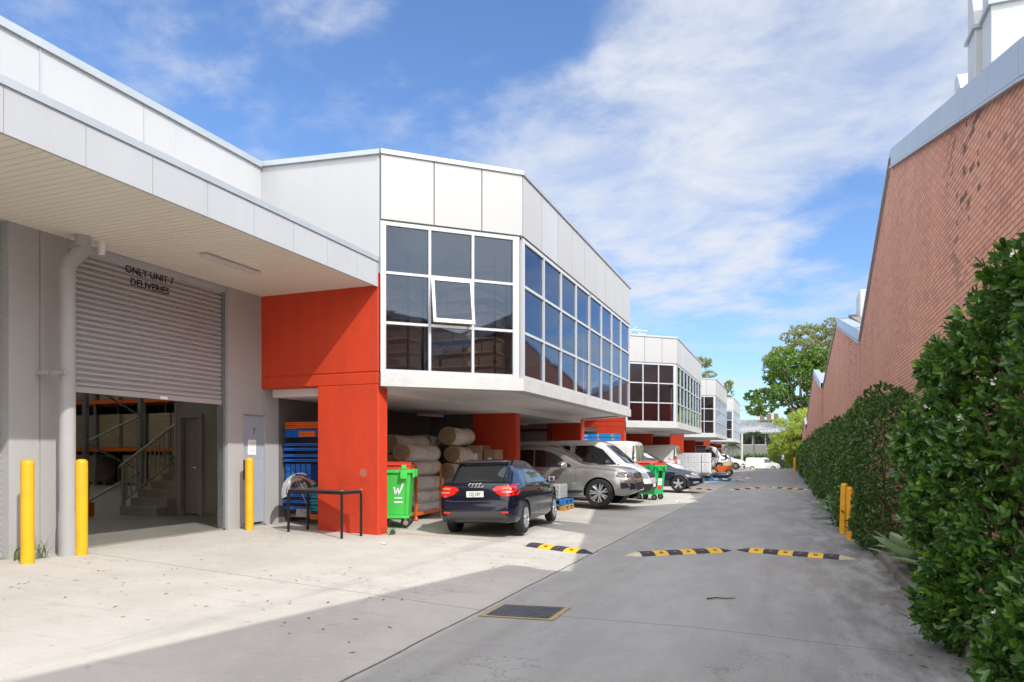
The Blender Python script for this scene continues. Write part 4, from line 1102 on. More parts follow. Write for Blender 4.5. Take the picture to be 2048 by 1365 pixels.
tree('eucalypt_tree', 'tall olive-brown eucalypt rising behind the dense green tree', (6.5, 124, -.6), 25,
     [((0, 0, 17), (7.5, 5, 5.5)), ((-6.3, 0, 17.0), (3.4, 4, 3.6)), ((-3.0, 0, 20.3), (3.2, 4, 2.6)), ((3, 0, 21), (4.5, 5, 3.2))],
     7500, 6, .42, .16, m_leafD, 22, trunk_r=.45, clusters=100, cr=1.55, amp=.35, bark=mat('pale_gum_bark', (.45, .40, .33), .8, var=.2, scale=3), flat=.5)
tree('weeping_tree', 'lower feathery lime-green tree beside the far end of the hedge', (1.6, 86, -.1), 6.6,
     [((-.2, 0, 3.6), (2.7, 2.2, 2.9)), ((1.2, 0, 2.6), (2.4, 2.2, 2.4)), ((-1.6, 0, 2.2), (1.6, 1.6, 1.9)), ((.4, 0, 5.2), (1.8, 1.6, 1.2))], 8000, 6, .30, .075, m_leafE, 23, trunk_r=.16, clusters=95, cr=.75, amp=.2, up=-.5)
tree('small_tree', 'small thin-leaved tree peeping over the third bay roof', (-10.0, 94, -.5), 15,
     [((-.3, 0, 12.4), (1.3, 1.5, 2.4)), ((1.7, 0, 10.6), (1.7, 1.5, 1.2)), ((2.6, 0, 9.2), (.9, 1, .8))], 900, 5, .34, .13, m_leafD, 24, trunk_r=.16, clusters=24, cr=.7, amp=.2, bark=m_bark)
tree('background_tree', 'dark green tree between the brick gables and the dense green tree', (8.5, 100, -.4), 10,
     [((0, 0, 6), (4.5, 3, 4))], 2200, 6, .42, .24, m_leafC, 25, trunk_r=.3, clusters=26, cr=1.5, amp=.3)
tree('dark_shrub_tree', 'dark bush hanging over the van at the end of the drive', (.6, 93, -.5), 4.6,
     [((0, 0, 2.6), (2.3, 1.6, 2.0))], 1600, 6, .26, .11, m_leafB, 26, trunk_r=.12, clusters=20, cr=.8, amp=.2)
def palm(x, y, z, h, label, seed, fl=2.2):
    rt = empty('palm', (x, y, z), label, 'palm tree', 'palms in front of the far office'); rg = random.Random(seed)
    t = MB(); t.tube([(0, 0, 0), (0.05, 0, h * .5), (0, 0, h)], [.13, .10, .09], 8); t.build('trunk', mat('palm_trunk', (.26, .24, .19), .8), rt, smooth=True)
    c = MB()
    for i in range(13):
        az = i * 2.4 + rg.uniform(-.2, .2); el = rg.uniform(.1, 1.0)
        d = Vector((math.cos(az), math.sin(az), 0)); s = Vector((-math.sin(az), math.cos(az), 0))
        L = fl * rg.uniform(.8, 1.1); pts = [Vector((0, 0, h)) + d * L * math.cos(el * .6) * q + Vector((0, 0, 1)) * (L * math.sin(el) * q - L * .95 * q * q) for q in (0, .15, .3, .45, .6, .75, .9, 1)]
        c.tube(pts, .012, 4)
        for a, b in zip(pts, pts[1:]):
            for sg in (-1, 1):
                for q in (.0, .33, .66):
                    p = a.lerp(b, q); e = s * sg * .42 * (1.1 - .5 * (p - pts[0]).length / L) + Vector((0, 0, -.28)) + (b - a) * .5
                    c.add([p, p + e * .5 + (b - a) * .10, p + e, p + e * .5 - (b - a) * .10], [(0, 1, 2, 3)])
    c.build('crown', m_palm, rt, fixn=False)
palm(-4.4, 108, -.7, 5.2, 'palm with arching fronds in front of the far office windows', 3)
palm(-7.2, 106, -.7, 3.6, 'shorter palm partly hidden by the last glazed bay', 4, 1.7)
# ferny planting behind the far van
T, D = blob_tips([((-6, 109, .2), (9, 1.2, 1.1), 2.4), ((2, 109, .3), (6, 1.4, 1.4), 2.4)], 1500, 5, .5, .3, 1.2)
tag(leaf_mesh('undergrowth', T, D, 6, .55, .09, m_leafC, None, 5, spread=.7, shape=4, up=1.2), kind='stuff')

# ------------------------------------------------------------------ far office, pole, wires
fo = empty('office_building', (-6, 122, -.7), 'two-storey grey office with a ribbed roof closing off the end of the drive', 'building', world=True)
b = MB(); b.box(-26, 14, 122, 132, -.7, 1.2); b.box(-26, 14, 121.4, 132, 1.2, 3.0); b.box(-26, 14, 122.3, 132, 3.0, 5.1)
b.build('wall', mat('grey_office_render', (.22, .215, .20), .8, var=.1, scale=.6), fo)
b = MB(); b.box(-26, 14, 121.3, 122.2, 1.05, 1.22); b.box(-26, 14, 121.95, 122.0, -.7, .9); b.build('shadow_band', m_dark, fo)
b = MB()
x = -25
while x < 13: b.box(x, x + 1.75, 122.2, 122.28, 3.15, 4.75); x += 2.0
b.build('window', m_carglass, fo)
b = MB(); x = -25.25
while x < 14: b.box(x, x + .12, 122.15, 122.32, 3.05, 4.85); x += 1.0 if False else 2.0
b.box(-26, 14, 122.1, 122.3, 3.0, 3.1); b.build('window_frame', m_frame, fo)
b = MB(); x = -26
pr = []
while x < 14: pr += [(x, 0), (x + .3, 0), (x + .36, .09), (x + .5, .09), (x + .56, 0)]; x += .6
n = len(pr)
b.add([(a, 121.2, 5.05 + d) for a, d in pr] + [(a, 128, 7.35 + d) for a, d in pr], [(i, i + 1, i + 1 + n, i + n) for i in range(n - 1)])
b.box(-26, 14, 121.25, 121.35, 4.85, 5.06); b.build('roof', m_roofsheet, fo, fixn=False)
b = MB()
for x in (-4.2, -3.1, -2.0): b.box(x, x + .7, 126.5, 127.6, 7.0, 8.3)
b.build('rooftop_unit', m_carton, fo)
pl = empty('power_pole', (-5.15, 92, -.4), 'pale street pole standing beyond the last glazed bay', 'pole')
b = MB(); b.tube([(0, 0, -.3), (0, 0, 4.5)], [.15, .13], 10); b.build('pole_shaft', mat('pale_pole', (.50, .50, .46), .7), pl, smooth=True)
def wire(a, c, sag, lb):
    a, c = Vector(a), Vector(c); b = MB()
    b.tube([a.lerp(c, t) - Vector((0, 0, sag * 4 * t * (1 - t))) for t in [i / 14 for i in range(15)]], .022, 4)
    tag(b.build('overhead_wire', m_groove, smooth=True), lb, 'cable', 'overhead wires at the end of the drive')
wire((-14, 98, 7.2), (6, 97, 9.6), .4, 'upper of the thin wires crossing in front of the dense green tree')
wire((-14, 98, 6.7), (6, 97, 9.1), .5, 'lower of the thin wires crossing in front of the dense green tree')
wire((-14, 96, 4.3), (0, 96, 5.0), .3, 'low pale wire crossing the far office roof')
an = empty('television_antenna', (-6.2, 31.6, 6.6), 'spiky television antenna on the roof edge of the second unit', 'antenna')
b = MB(); b.tube([(0, 0, -.2), (0, 0, .62)], .012, 6); b.build('mast', m_galv, an)
b = MB(); b.bar((-.35, -.1, .48), (.42, .1, .40), .02, .02)
for t in range(8): p = Vector((-.33 + t * .1, -.09 + t * .026, .475 - t * .01)); b.tube([p + Vector((-.05, .2, .06)), p - Vector((-.05, .2, .06))], .006, 4)
b.bar((-.38, -.1, .30), (-.05, .02, .62), .015, .015); b.bar((.0, .0, .33), (.38, -.1, .22), .015, .015)
b.build('elements', m_chrome, an)
# ------------------------------------------------------------------ vehicles
def interp(pts, x):
    if x <= pts[0][0]: return pts[0][1]
    for (a, va), (b, vb) in zip(pts, pts[1:]):
        if x <= b:
            t = (x - a) / (b - a) if b > a else 1
            return va + (vb - va) * t
    return pts[-1][1]
def smooth_interp(pts, x):
    e = .05
    return (interp(pts, x - e) + 2 * interp(pts, x) + interp(pts, x + e)) / 4
def paint(name, col, metal=.35, rough=.22, var=0.0):
    return mat(name, col, rough, metal=metal, coat=1.0, var=var, scale=3, spec=.5)
def car_body(root, S, mt):
    """S: top, belt, bot: profiles over x (rear negative, nose positive); plan: half width over x"""
    x0, x1 = S['top'][0][0], S['top'][-1][0]
    n = 64
    xs = [x0 + (x1 - x0) * (0.5 - 0.5 * math.cos(math.pi * i / (n - 1))) * .35 + (x1 - x0) * (i / (n - 1)) * .65 for i in range(n)]
    K = 17; V = []
    tum = S.get('tumble', .32)
    for i, x in enumerate(xs):
        zt = smooth_interp(S['top'], x) if 0 < i < n - 1 else interp(S['top'], x)
        zb = smooth_interp(S['bot'], x); w_ = smooth_interp(S['plan'], x) if 0 < i < n - 1 else interp(S['plan'], x)
        zl = min(smooth_interp(S['belt'], x), zt - .03)
        gh = zt - zl; wr = max(w_ * .93 - gh * tum, w_ * .45)
        rr = min(.11, gh * .45)
        zm = zb + (zl - zb) * .48
        half = [(0, zb), (w_ * .80, zb), (w_ * .93, zb + .02), (w_ * .975, zb + .09), (w_ * .992, zb + (zm - zb) * .6), (w_, zm), (w_ * .995, zm + (zl - zm) * .45),
                (w_ * .975, zl - .05 * min(1, gh * 3)), (w_ * .945, zl), (w_ * .93 + (wr - w_ * .93) * .35, zl + gh * .32), (w_ * .93 + (wr - w_ * .93) * .72, zl + gh * .66),
                (wr + .01, zt - rr), (wr - rr * .30, zt - rr * .42), (wr - rr * .9, zt - rr * .1), (wr * .70, zt + .006), (wr * .35, zt + .016), (0, zt + .02)]
        V.append(half)
    mb = MB(); vs = []
    for x, h_ in zip(xs, V):
        ring = [(x, y, z) for y, z in h_] + [(x, -y, z) for y, z in reversed(h_[1:-1])]
        vs += ring
    m_ = 2 * K - 2
    fs = [(i * m_ + k, i * m_ + (k + 1) % m_, (i + 1) * m_ + (k + 1) % m_, (i + 1) * m_ + k) for i in range(n - 1) for k in range(m_)]
    fs += [tuple(reversed(range(m_))), tuple((n - 1) * m_ + k for k in range(m_))]
    mb.add(vs, fs)
    me = bpy.data.meshes.new('body'); me.from_pydata(mb.v, [], mb.f)
    bm = bmesh.new(); bm.from_mesh(me); bmesh.ops.recalc_face_normals(bm, faces=bm.faces); bm.to_mesh(me); bm.free()
    me.materials.append(mt); me.materials.append(m_plastic)
    o = bpy.data.objects.new('body', me); COL.objects.link(o)
    # wheel arches
    cut = MB(); cut.T = None
    W_ = max(p[1] for p in S['plan'])
    for wx in S['wheels']:
        for sg in (1, -1):
            cut.lathe([(S['wr'] * 1.13, sg * (W_ - .30)), (S['wr'] * 1.13, sg * (W_ + .1))], 28, 'y', (wx, 0, S['wr'] * 1.0))
    co = cut.build('cut', m_plastic)
    md = o.modifiers.new('b', 'BOOLEAN'); md.operation = 'DIFFERENCE'; md.object = co; md.solver = 'EXACT'
    bpy.context.view_layer.update()
    me2 = bpy.data.meshes.new_from_object(o.evaluated_get(bpy.context.evaluated_depsgraph_get()))
    bpy.data.objects.remove(o); bpy.data.objects.remove(co)
    me2.name = 'body'
    me2.materials.clear(); me2.materials.append(mt); me2.materials.append(m_plastic)
    for p in me2.polygons:
        c = p.center; mi = 0
        for wx in S['wheels']:
            if abs(math.hypot(c.x - wx, c.z - S['wr']) - S['wr'] * 1.13) < .012 and abs(p.normal.y) < .5: mi = 1
            if math.hypot(c.x - wx, c.z - S['wr']) < S['wr'] * 1.12 and abs(c.y) < W_ - .25: mi = 1
        if c.z < S.get('skirt', 0): mi = 1
        p.material_index = mi
    o = bpy.data.objects.new('body', me2); COL.objects.link(o); o.parent = root
    me2.polygons.foreach_set('use_smooth', [True] * len(me2.polygons))
    md = o.modifiers.new('ws', 'EDGE_SPLIT'); md.split_angle = R(42)
    bm = bmesh.new(); bm.from_mesh(me2); bvh = BVHTree.FromBMesh(bm); bm.free()
    return o, bvh
def decal(bvh, poly, view, mt, name, parent, eps=.004, step=.07, both=True, thick=0):
    """project a 2D polygon on the body. view side: (x,z); rear/front: (y,z); top: (x,y)"""
    for sg in ((1, -1) if (view == 'side' and both) else (1,)):
        bm = bmesh.new()
        vs = [bm.verts.new((p[0], p[1], 0)) for p in poly]; bm.faces.new(vs)
        for ax in (0, 1):
            lo = min(p[ax] for p in poly); hi = max(p[ax] for p in poly); t = lo + step
            while t < hi:
                co = [0, 0, 0]; co[ax] = t; no = [0, 0, 0]; no[ax] = 1
                bmesh.ops.bisect_plane(bm, geom=bm.verts[:] + bm.edges[:] + bm.faces[:], plane_co=co, plane_no=no); t += step
        bmesh.ops.triangulate(bm, faces=bm.faces)
        for v in bm.verts:
            a, b = v.co.x, v.co.y
            if view == 'side': o_, d_ = Vector((a, 3 * sg, b)), Vector((0, -sg, 0))
            elif view == 'rear': o_, d_ = Vector((-6, a, b)), Vector((1, 0, 0))
            elif view == 'front': o_, d_ = Vector((6, a, b)), Vector((-1, 0, 0))
            else: o_, d_ = Vector((a, b, 5)), Vector((0, 0, -1))
            loc, nrm, _, _ = bvh.ray_cast(o_, d_)
            if loc is None:
                loc = bvh.find_nearest(o_ + d_ * (2.2 if view == 'side' else 4))[0]; nrm = -d_
            v.co = loc + (nrm if nrm.dot(d_) < 0 else -nrm) * eps
        me = bpy.data.meshes.new(name); bm.to_mesh(me); bm.free()
        me.materials.append(mt)
        me.polygons.foreach_set('use_smooth', [True] * len(me.polygons))
        o = bpy.data.objects.new(name, me); COL.objects.link(o); o.parent = parent
        if thick: md = o.modifiers.new('s', 'SOLIDIFY'); md.thickness = thick; md.offset = -.2
    return o
def wheel(root, x, y, r, w_, sg, spokes=5, rimc=None, twin=True, hub=.62, spin=.2):
    c = (x, y, r)
    t = MB(); prof = [(r * .66, -w_/2), (r * .80, -w_/2), (r * .94, -w_/2 + .008), (r * .985, -w_/2 + .03), (r, -w_/2 + .05), (r, w_/2 - .05), (r * .985, w_/2 - .03), (r * .94, w_/2 - .008), (r * .80, w_/2), (r * .66, w_/2)]
    vs = []; seg = 32
    for (rr, h) in prof:
        for k in range(seg): a = 2 * math.pi * k / seg; vs.append((x + rr * math.cos(a), y + h, r + rr * math.sin(a)))
    fs = [(i * seg + k, i * seg + (k + 1) % seg, (i + 1) * seg + (k + 1) % seg, (i + 1) * seg + k) for i in range(len(prof) - 1) for k in range(seg)]
    t.add(vs, fs)
    wo_ = empty('wheel', (0, 0, 0)); wo_.parent = root
    t.build('tyre', m_rubber, wo_, smooth=True)
    rm = MB()
    yo = y + sg * (w_ / 2 - .015)
    R1 = r * .70
    rm.lathe([(R1, -.02 * sg), (R1, .012 * sg), (R1 * .95, .014 * sg), (R1 * .90, -.03 * sg), (R1 * .9, -.10 * sg)], 28, 'y', (x, yo, r), caps=False)
    rimo = rm.build('rim', rimc or m_alloy, wo_, smooth=True)
    bk = MB(); bk.lathe([(.001, -.075 * sg), (R1 * .93, -.075 * sg), (R1 * .93, -.07 * sg), (.001, -.07 * sg)], 20, 'y', (x, yo, r)); bk.build('brake_disc', m_dark, wo_)
    sp = MB()
    for i in range(spokes):
        a0 = 2 * math.pi * i / spokes + spin
        for da in ((-.16, .16) if twin else (0,)):
            p = [(.12 * R1, a0), (R1 * .93, a0 + da)]
            A = Vector((x + p[0][0] * math.cos(p[0][1]), yo - .01 * sg, r + p[0][0] * math.sin(p[0][1])))
            B = Vector((x + p[1][0] * math.cos(p[1][1]), yo + .002 * sg, r + p[1][0] * math.sin(p[1][1])))
            sp.bar(A, B, .034 * r / .32 if twin else .085 * r / .32, .025, up=(0, 1, 0))
    sp.lathe([(.001, .012 * sg), (R1 * .18, .010 * sg), (R1 * .22, -.02 * sg), (R1 * .22, -.04 * sg)], 14, 'y', (x, yo, r))
    sp.build('spokes', rimc or m_alloy, wo_, bevel=.003)
def line_decal(bvh, pts, view, root, w_=.007, mt=None, name='panel_gap', both=True):
    for a, b in zip(pts, pts[1:]):
        a, b = Vector((*a, 0)), Vector((*b, 0)); d = (b - a).normalized(); n = Vector((-d.y, d.x, 0)) * w_ / 2
    poly = []
    L_, R_ = [], []
    for i, p in enumerate(pts):
        p = Vector((*p, 0)); d = (Vector((*pts[min(i + 1, len(pts) - 1)], 0)) - Vector((*pts[max(i - 1, 0)], 0))).normalized(); n = Vector((-d.y, d.x, 0)) * w_ / 2
        L_.append((p + n)[:2]); R_.append((p - n)[:2])
    poly = L_ + R_[::-1]
    decal(bvh, poly, view, mt or m_groove, name, root, eps=.0025, step=.12, both=both)
def mirror_cap(root, x, y, z, mt, sg, s_=1.0):
    mb = MB(); prof = []
    for i in range(7):
        a = math.pi * i / 6; prof.append((max(.001, math.sin(a)) * 1.0, -math.cos(a)))
    vs = []; seg = 12
    for (rr, h) in prof:
        for k in range(seg):
            b = 2 * math.pi * k / seg; vs.append((x + h * .07 * s_, y + sg * (.10 * s_ + rr * math.cos(b) * .115 * s_), z + rr * math.sin(b) * .075 * s_))
    mb.add(vs, [(i * seg + k, i * seg + (k + 1) % seg, (i + 1) * seg + (k + 1) % seg, (i + 1) * seg + k) for i in range(6) for k in range(seg)])
    mb.bar((x + .02, y - sg * .06, z - .06), (x + .0, y + sg * .06, z - .03), .04, .04)
    o = mb.build('door_mirror', mt, root, smooth=True)
    g_ = MB(); g_.add([(x - .062 * s_, y + sg * .02 * s_, z - .05 * s_), (x - .062 * s_, y + sg * .18 * s_, z - .045 * s_), (x - .062 * s_, y + sg * .18 * s_, z + .05 * s_), (x - .062 * s_, y + sg * .02 * s_, z + .05 * s_)], [(0, 1, 2, 3)])
    g_.build('mirror_glass', m_chrome, o)
def place(rt, x, y, rz, s_=.92, z=None, roll=0.0):
    rt.location = (x, y, ground_z(x, y) if z is None else z); rt.rotation_euler = (roll[0], roll[1], rz) if isinstance(roll, tuple) else (0, roll, rz); rt.scale = (s_, s_, s_)
def bar_mb(root, name, mt, *boxes, bevel=0):
    mb = MB()
    for b in boxes: mb.box(*b)
    return mb.build(name, mt, root, bevel=bevel)

# ---- dark blue hatchback seen from behind (nose = +x)
p_navy = mat('midnight_blue_paint', (.004, .006, .018), .10, spec=.35, coat=.55)
hb = empty('hatchback_car', (0, 0, 0), 'dark navy hatchback seen from behind, parked beside the wrapped felt rolls', 'car')
S = dict(top=[(-1.98, .60), (-1.955, .93), (-1.90, .97), (-1.80, 1.02), (-1.42, 1.345), (-1.30, 1.375), (-.9, 1.405), (-.3, 1.415), (.1, 1.39), (.35, 1.32), (.95, .99), (1.05, .955), (1.55, .86), (1.85, .73), (1.96, .55)],
         belt=[(-2, .90), (-1.2, .93), (0, .90), (1, .86), (2, .7)],
         bot=[(-1.98, .36), (-1.88, .25), (-1.2, .20), (1.2, .20), (1.85, .24), (1.96, .40)],
         plan=[(-1.98, .70), (-1.94, .80), (-1.75, .85), (-1.3, .87), (1.2, .87), (1.6, .83), (1.85, .70), (1.96, .52)], wheels=(-1.235, 1.235), wr=.31, tumble=.50)
bo, bv = car_body(hb, S, p_navy)
decal(bv, [(-.66, 1.00), (.66, 1.00), (.49, 1.31), (-.49, 1.31)], 'rear', m_carglass, 'rear_window', hb, eps=.005)
decal(bv, [(-.60, 1.325), (.60, 1.325), (.585, 1.352), (-.585, 1.352)], 'rear', m_plastic, 'roof_spoiler', hb, eps=.05, thick=.03)
decal(bv, [(-.98, .95), (-.78, 1.18), (-.60, 1.29), (-.30, 1.325), (-.30, .945)], 'side', m_carglass, 'quarter_window', hb)
decal(bv, [(-.27, .945), (-.27, 1.33), (.05, 1.31), (.33, 1.21), (.74, .93)], 'side', m_carglass, 'door_window', hb)
decal(bv, [(-.60, 1.02), (.60, 1.02), (.50, 1.28), (-.50, 1.28)], 'front', m_carglass, 'windscreen', hb)
for sg in (1, -1):
    tl_ = [(sg * .84, .765), (sg * .84, .965), (sg * .44, .925), (sg * .36, .875), (sg * .48, .785), (sg * .62, .745)]
    decal(bv, tl_, 'rear', m_redlens, 'tail_light', hb, eps=.008, step=.05)
    decal(bv, [(sg * .76, .815), (sg * .78, .84), (sg * .56, .835), (sg * .58, .81)], 'rear', m_headlens, 'reverse_lamp', hb, eps=.011)
    decal(bv, [(sg * .74, .885), (sg * .78, .925), (sg * .56, .905), (sg * .56, .875)], 'rear', m_amberlens, 'lamp_insert', hb, eps=.011)
    decal(bv, [(sg * .70, .44), (sg * .70, .475), (sg * .54, .475), (sg * .57, .44)], 'rear', m_redlens, 'reflector', hb, eps=.012)
decal(bv, [(-1.93, .80), (-1.9, .93), (-1.72, .92), (-1.78, .82)], 'side', m_redlens, 'tail_light', hb, eps=.004, step=.04)
decal(bv, [(-.80, .30), (-.62, .42), (-.55, .48), (.55, .48), (.62, .42), (.80, .30), (.5, .285), (-.5, .285)], 'rear', mat('dark_grey_valance', (.05, .05, .052), .5), 'rear_valance', hb, eps=.006)
line_decal(bv, [(-.80, .70), (-.5, .665), (.5, .665), (.80, .70)], 'rear', hb, .012)
line_decal(bv, [(-.76, .905), (-.40, .93), (.40, .93), (.76, .905)], 'rear', hb, .008)
line_decal(bv, [(-.30, .93), (-.34, .6), (-.22, .33), (.75, .31), (.82, .5), (.80, .90)], 'side', hb, .008)
line_decal(bv, [(-1.93, .62), (-1.62, .62)], 'side', hb, .008)
npl = MB(); npl.box(-2.005, -1.988, -.186, .186, .74, .85); npo = npl.build('number_plate', m_plate, hb, bevel=.003)
text_obj('plate_characters', 'CEJ·38Y', .098, m_black, npo, frame_mtx((-2.0065, 0, .762), (0, -1, 0), (0, 0, 1)), ext=.001, sx=.80)
rg_ = MB()
for i in range(4):
    cy_ = -.111 + i * .074; pts = [(-1.972 + .02 * 0, cy_ + .05 * math.cos(a), .955 + .038 * math.sin(a)) for a in [2 * math.pi * k / 18 for k in range(19)]]
    pts = [(bv.ray_cast(Vector((-5, p[1], p[2])), Vector((1, 0, 0)))[0].x - .006, p[1], p[2]) for p in pts]
    rg_.tube(pts, .007, 6)
rg_.build('ring_badge', m_chrome, hb, smooth=True)
text_obj('badge_letters', 'A1', .065, m_chrome, hb, frame_mtx((bv.ray_cast(Vector((-5, .66, .76)), Vector((1, 0, 0)))[0].x - .004, .66, .735), (0, -1, 0), (0, 0, 1)), ext=.002)
wp = MB(); wx_ = bv.ray_cast(Vector((-5, 0, 1.02)), Vector((1, 0, 0)))[0].x
wp.tube([(wx_ - .03, .12, 1.035), (wx_ - .015, -.10, 1.03), (wx_ - .01, -.34, 1.02)], [.022, .014, .006], 6); wp.build('rear_wiper', m_plastic, hb)
ex = MB()
for yy in (.50, .60): ex.lathe([(.034, -1.97), (.038, -1.985), (.038, -1.85), (.030, -1.85), (.030, -1.93)], 14, 'x', (0, yy, .315), caps=False)
ex.build('exhaust_tip', m_chrome, hb, smooth=True)
ae = MB(); ae.tube([(-1.12, 0, 1.41), (-1.30, 0, 1.60)], .005, 5); ae.build('roof_aerial', m_plastic, hb)
for sg in (1, -1):
    for wx_ in S['wheels']: wheel(hb, wx_, sg * .755, .31, .20, sg, spokes=7, twin=True)
    mirror_cap(hb, .55, sg * .90, .985, p_navy, sg, .95)
dh = MB()
for sg in (1, -1): dh.box(-.13, .06, sg * .868, sg * .895, .80, .825)
dh.build('door_handle', p_navy, hb, bevel=.006)
place(hb, -5.12, 12.95, R(90 + 5.2), .93, roll=(-.028, 0)); hb.scale = (.93, .83, .93)

# ---- bronze-grey SUV, side on, nose to the drive (+x)
p_bronze = paint('bronze_grey_paint', (.40, .395, .385), metal=.6, rough=.22)
m_darklens = mat('smoked_headlamp', (.10, .085, .075), .06, coat=1)
sv = empty('sport_utility_car', (0, 0, 0), 'dented bronze-grey four-wheel drive with its front wheel toward the drive, behind the navy hatchback', 'car')
S = dict(top=[(-2.38, .75), (-2.33, 1.15), (-2.1, 1.30), (-1.75, 1.62), (-1.3, 1.69), (-.6, 1.72), (-.2, 1.70), (.12, 1.61), (.92, 1.20), (1.15, 1.165), (1.7, 1.13), (2.05, 1.07), (2.25, .98), (2.36, .84), (2.40, .62)],
         belt=[(-2.4, 1.12), (-1, 1.10), (.5, 1.05), (1.2, 1.02), (2.0, .92), (2.4, .7)], bot=[(-2.38, .5), (-2.2, .34), (-1.5, .30), (1.6, .30), (2.2, .32), (2.40, .42)],
         plan=[(-2.38, .80), (-2.2, .92), (-1.6, .965), (1.3, .965), (1.95, .95), (2.22, .90), (2.35, .78), (2.40, .64)], wheels=(-1.45, 1.45), wr=.39, tumble=.30)
bo, bv = car_body(sv, S, p_bronze)
decal(bv, [(-1.95, 1.18), (-1.75, 1.46), (-1.5, 1.56), (-1.2, 1.59), (-1.2, 1.14)], 'side', m_carglass, 'rear_side_window', sv)
decal(bv, [(-1.16, 1.14), (-1.16, 1.60), (-.50, 1.61), (-.46, 1.12)], 'side', m_carglass, 'rear_door_window', sv)
decal(bv, [(-.42, 1.12), (-.46, 1.60), (-.15, 1.58), (.17, 1.46), (.66, 1.14), (.63, 1.10)], 'side', m_carglass, 'front_door_window', sv)
decal(bv, [(-.74, 1.17), (.74, 1.17), (.60, 1.58), (-.60, 1.58)], 'front', m_carglass, 'windscreen', sv)
line_decal(bv, [(-.44, 1.10), (-.46, .55), (-.40, .42), (.74, .42), (.82, .6), (.78, 1.10)], 'side', sv, .011)
line_decal(bv, [(.80, 1.10), (1.4, 1.07), (2.02, .99)], 'side', sv, .008)
line_decal(bv, [(-1.18, 1.10), (-1.22, .8), (-1.1, .42), (-.44, .42)], 'side', sv, .011)
m_scr = mat('scraped_paint', (.74, .72, .68), .45, metal=.4, var=.6, scale=9, col2=(.20, .185, .165), bump=1, bscale=14, bdist=.03)
decal(bv, [(-.25, .60), (-.1, .70), (.22, .68), (.50, .80), (.72, .76), (.76, .62), (.5, .58), (.2, .55), (-.05, .52)], 'side', m_scr, 'scraped_dent', sv, eps=.003, both=False)
for o_ in [c for c in sv.children if c.name.startswith('scraped')]: pass
decal(bv, [(-.9, .46), (1.05, .46), (1.05, .40), (-.9, .40)], 'side', m_plastic, 'sill_trim', sv, eps=.004)
for sg in (1, -1):
    decal(bv, [(sg * .86, .86), (sg * .84, .97), (sg * .58, .94), (sg * .47, .86), (sg * .50, .80), (sg * .70, .80)], 'front', m_darklens, 'headlight', sv, eps=.006, step=.05)
    decal(bv, [(sg * .84, .48), (sg * .82, .66), (sg * .60, .62), (sg * .62, .50)], 'front', m_plastic, 'bumper_intake', sv, eps=.006, step=.05)
    sd2 = [(1.93, .83), (1.92, .97), (2.16, .93), (2.30, .84), (2.26, .79)]
decal(bv, [(1.93, .84), (1.98, .965), (2.18, .93), (2.30, .86), (2.24, .79)], 'side', m_darklens, 'headlight', sv, eps=.006, step=.05)
decal(bv, [(2.06, .50), (2.04, .68), (2.22, .66), (2.28, .54)], 'side', m_plastic, 'bumper_intake', sv, eps=.006, step=.05)
decal(bv, [(-.46, .78), (.46, .78), (.44, .92), (-.44, .92)], 'front', m_plastic, 'grille', sv, eps=.008, step=.06)
decal(bv, [(-.5, .45), (.5, .45), (.46, .66), (-.46, .66)], 'front', m_plastic, 'lower_grille', sv, eps=.008, step=.06)
for z in (.815, .855, .895): decal(bv, [(-.44, z), (.44, z), (.44, z + .012), (-.44, z + .012)], 'front', m_chrome, 'grille_bar', sv, eps=.014, step=.1)
rr_ = MB()
for sg in (1, -1): rr_.tube([(-1.5, sg * .66, 1.66), (-1.3, sg * .665, 1.735), (.1, sg * .665, 1.745), (.38, sg * .66, 1.64)], .018, 6)
rr_.build('roof_rail', m_chrome, sv, smooth=True)
for sg in (1, -1):
    for wx_ in S['wheels']: wheel(sv, wx_, sg * .845, .39, .25, sg, spokes=7, twin=True, spin=.35)
    mirror_cap(sv, .50, sg * 1.0, 1.17, p_bronze, sg, 1.6)
dh = MB()
for sg in (1, -1): dh.box(-.36, -.14, sg * .955, sg * .99, .955, .985)
dh.build('door_handle', m_chrome, sv, bevel=.006)
place(sv, -5.93, 18.95, R(0), .95, roll=-.012)

# ---- vans
def van(name, label, S, pm, group=None):
    rt = empty(name, (0, 0, 0), label, 'van', group); bo, bv = car_body(rt, S, pm); return rt, bv
p_white = paint('white_vehicle_paint', (.84, .85, .86), metal=0, rough=.25)
p_silverw = paint('pearl_white_paint', (.84, .85, .86), metal=.0, rough=.25)
Sv = dict(top=[(-2.40, .9), (-2.38, 1.75), (-2.30, 1.93), (-1.9, 1.97), (0, 1.975), (.72, 1.94), (.98, 1.84), (1.75, 1.20), (1.90, 1.12), (2.22, .95), (2.38, .80), (2.42, .6)],
          belt=[(-2.4, 1.16), (.8, 1.12), (1.6, 1.05), (2.0, .95), (2.42, .7)], bot=[(-2.4, .38), (-1.9, .30), (1.7, .28), (2.3, .28), (2.42, .38)],
          plan=[(-2.40, .88), (-2.32, .94), (-1.8, .96), (1.2, .96), (1.8, .92), (2.2, .80), (2.38, .62), (2.42, .55)], wheels=(-1.52, 1.48), wr=.335, tumble=.11)
v1, bv = van('front_facing_van', 'white van with large swept headlamps poking out just behind the bronze-grey four-wheel drive', Sv, p_silverw)
decal(bv, [(.02, 1.14), (.02, 1.80), (.62, 1.80), (.95, 1.66), (1.38, 1.20), (1.36, 1.10)], 'side', m_carglass, 'door_window', v1)
decal(bv, [(-1.1, 1.22), (-1.1, 1.78), (-.14, 1.80), (-.14, 1.20)], 'side', m_carglass, 'side_window', v1)
decal(bv, [(-2.2, 1.22), (-2.15, 1.76), (-1.2, 1.78), (-1.2, 1.22)], 'side', m_carglass, 'rear_side_window', v1)
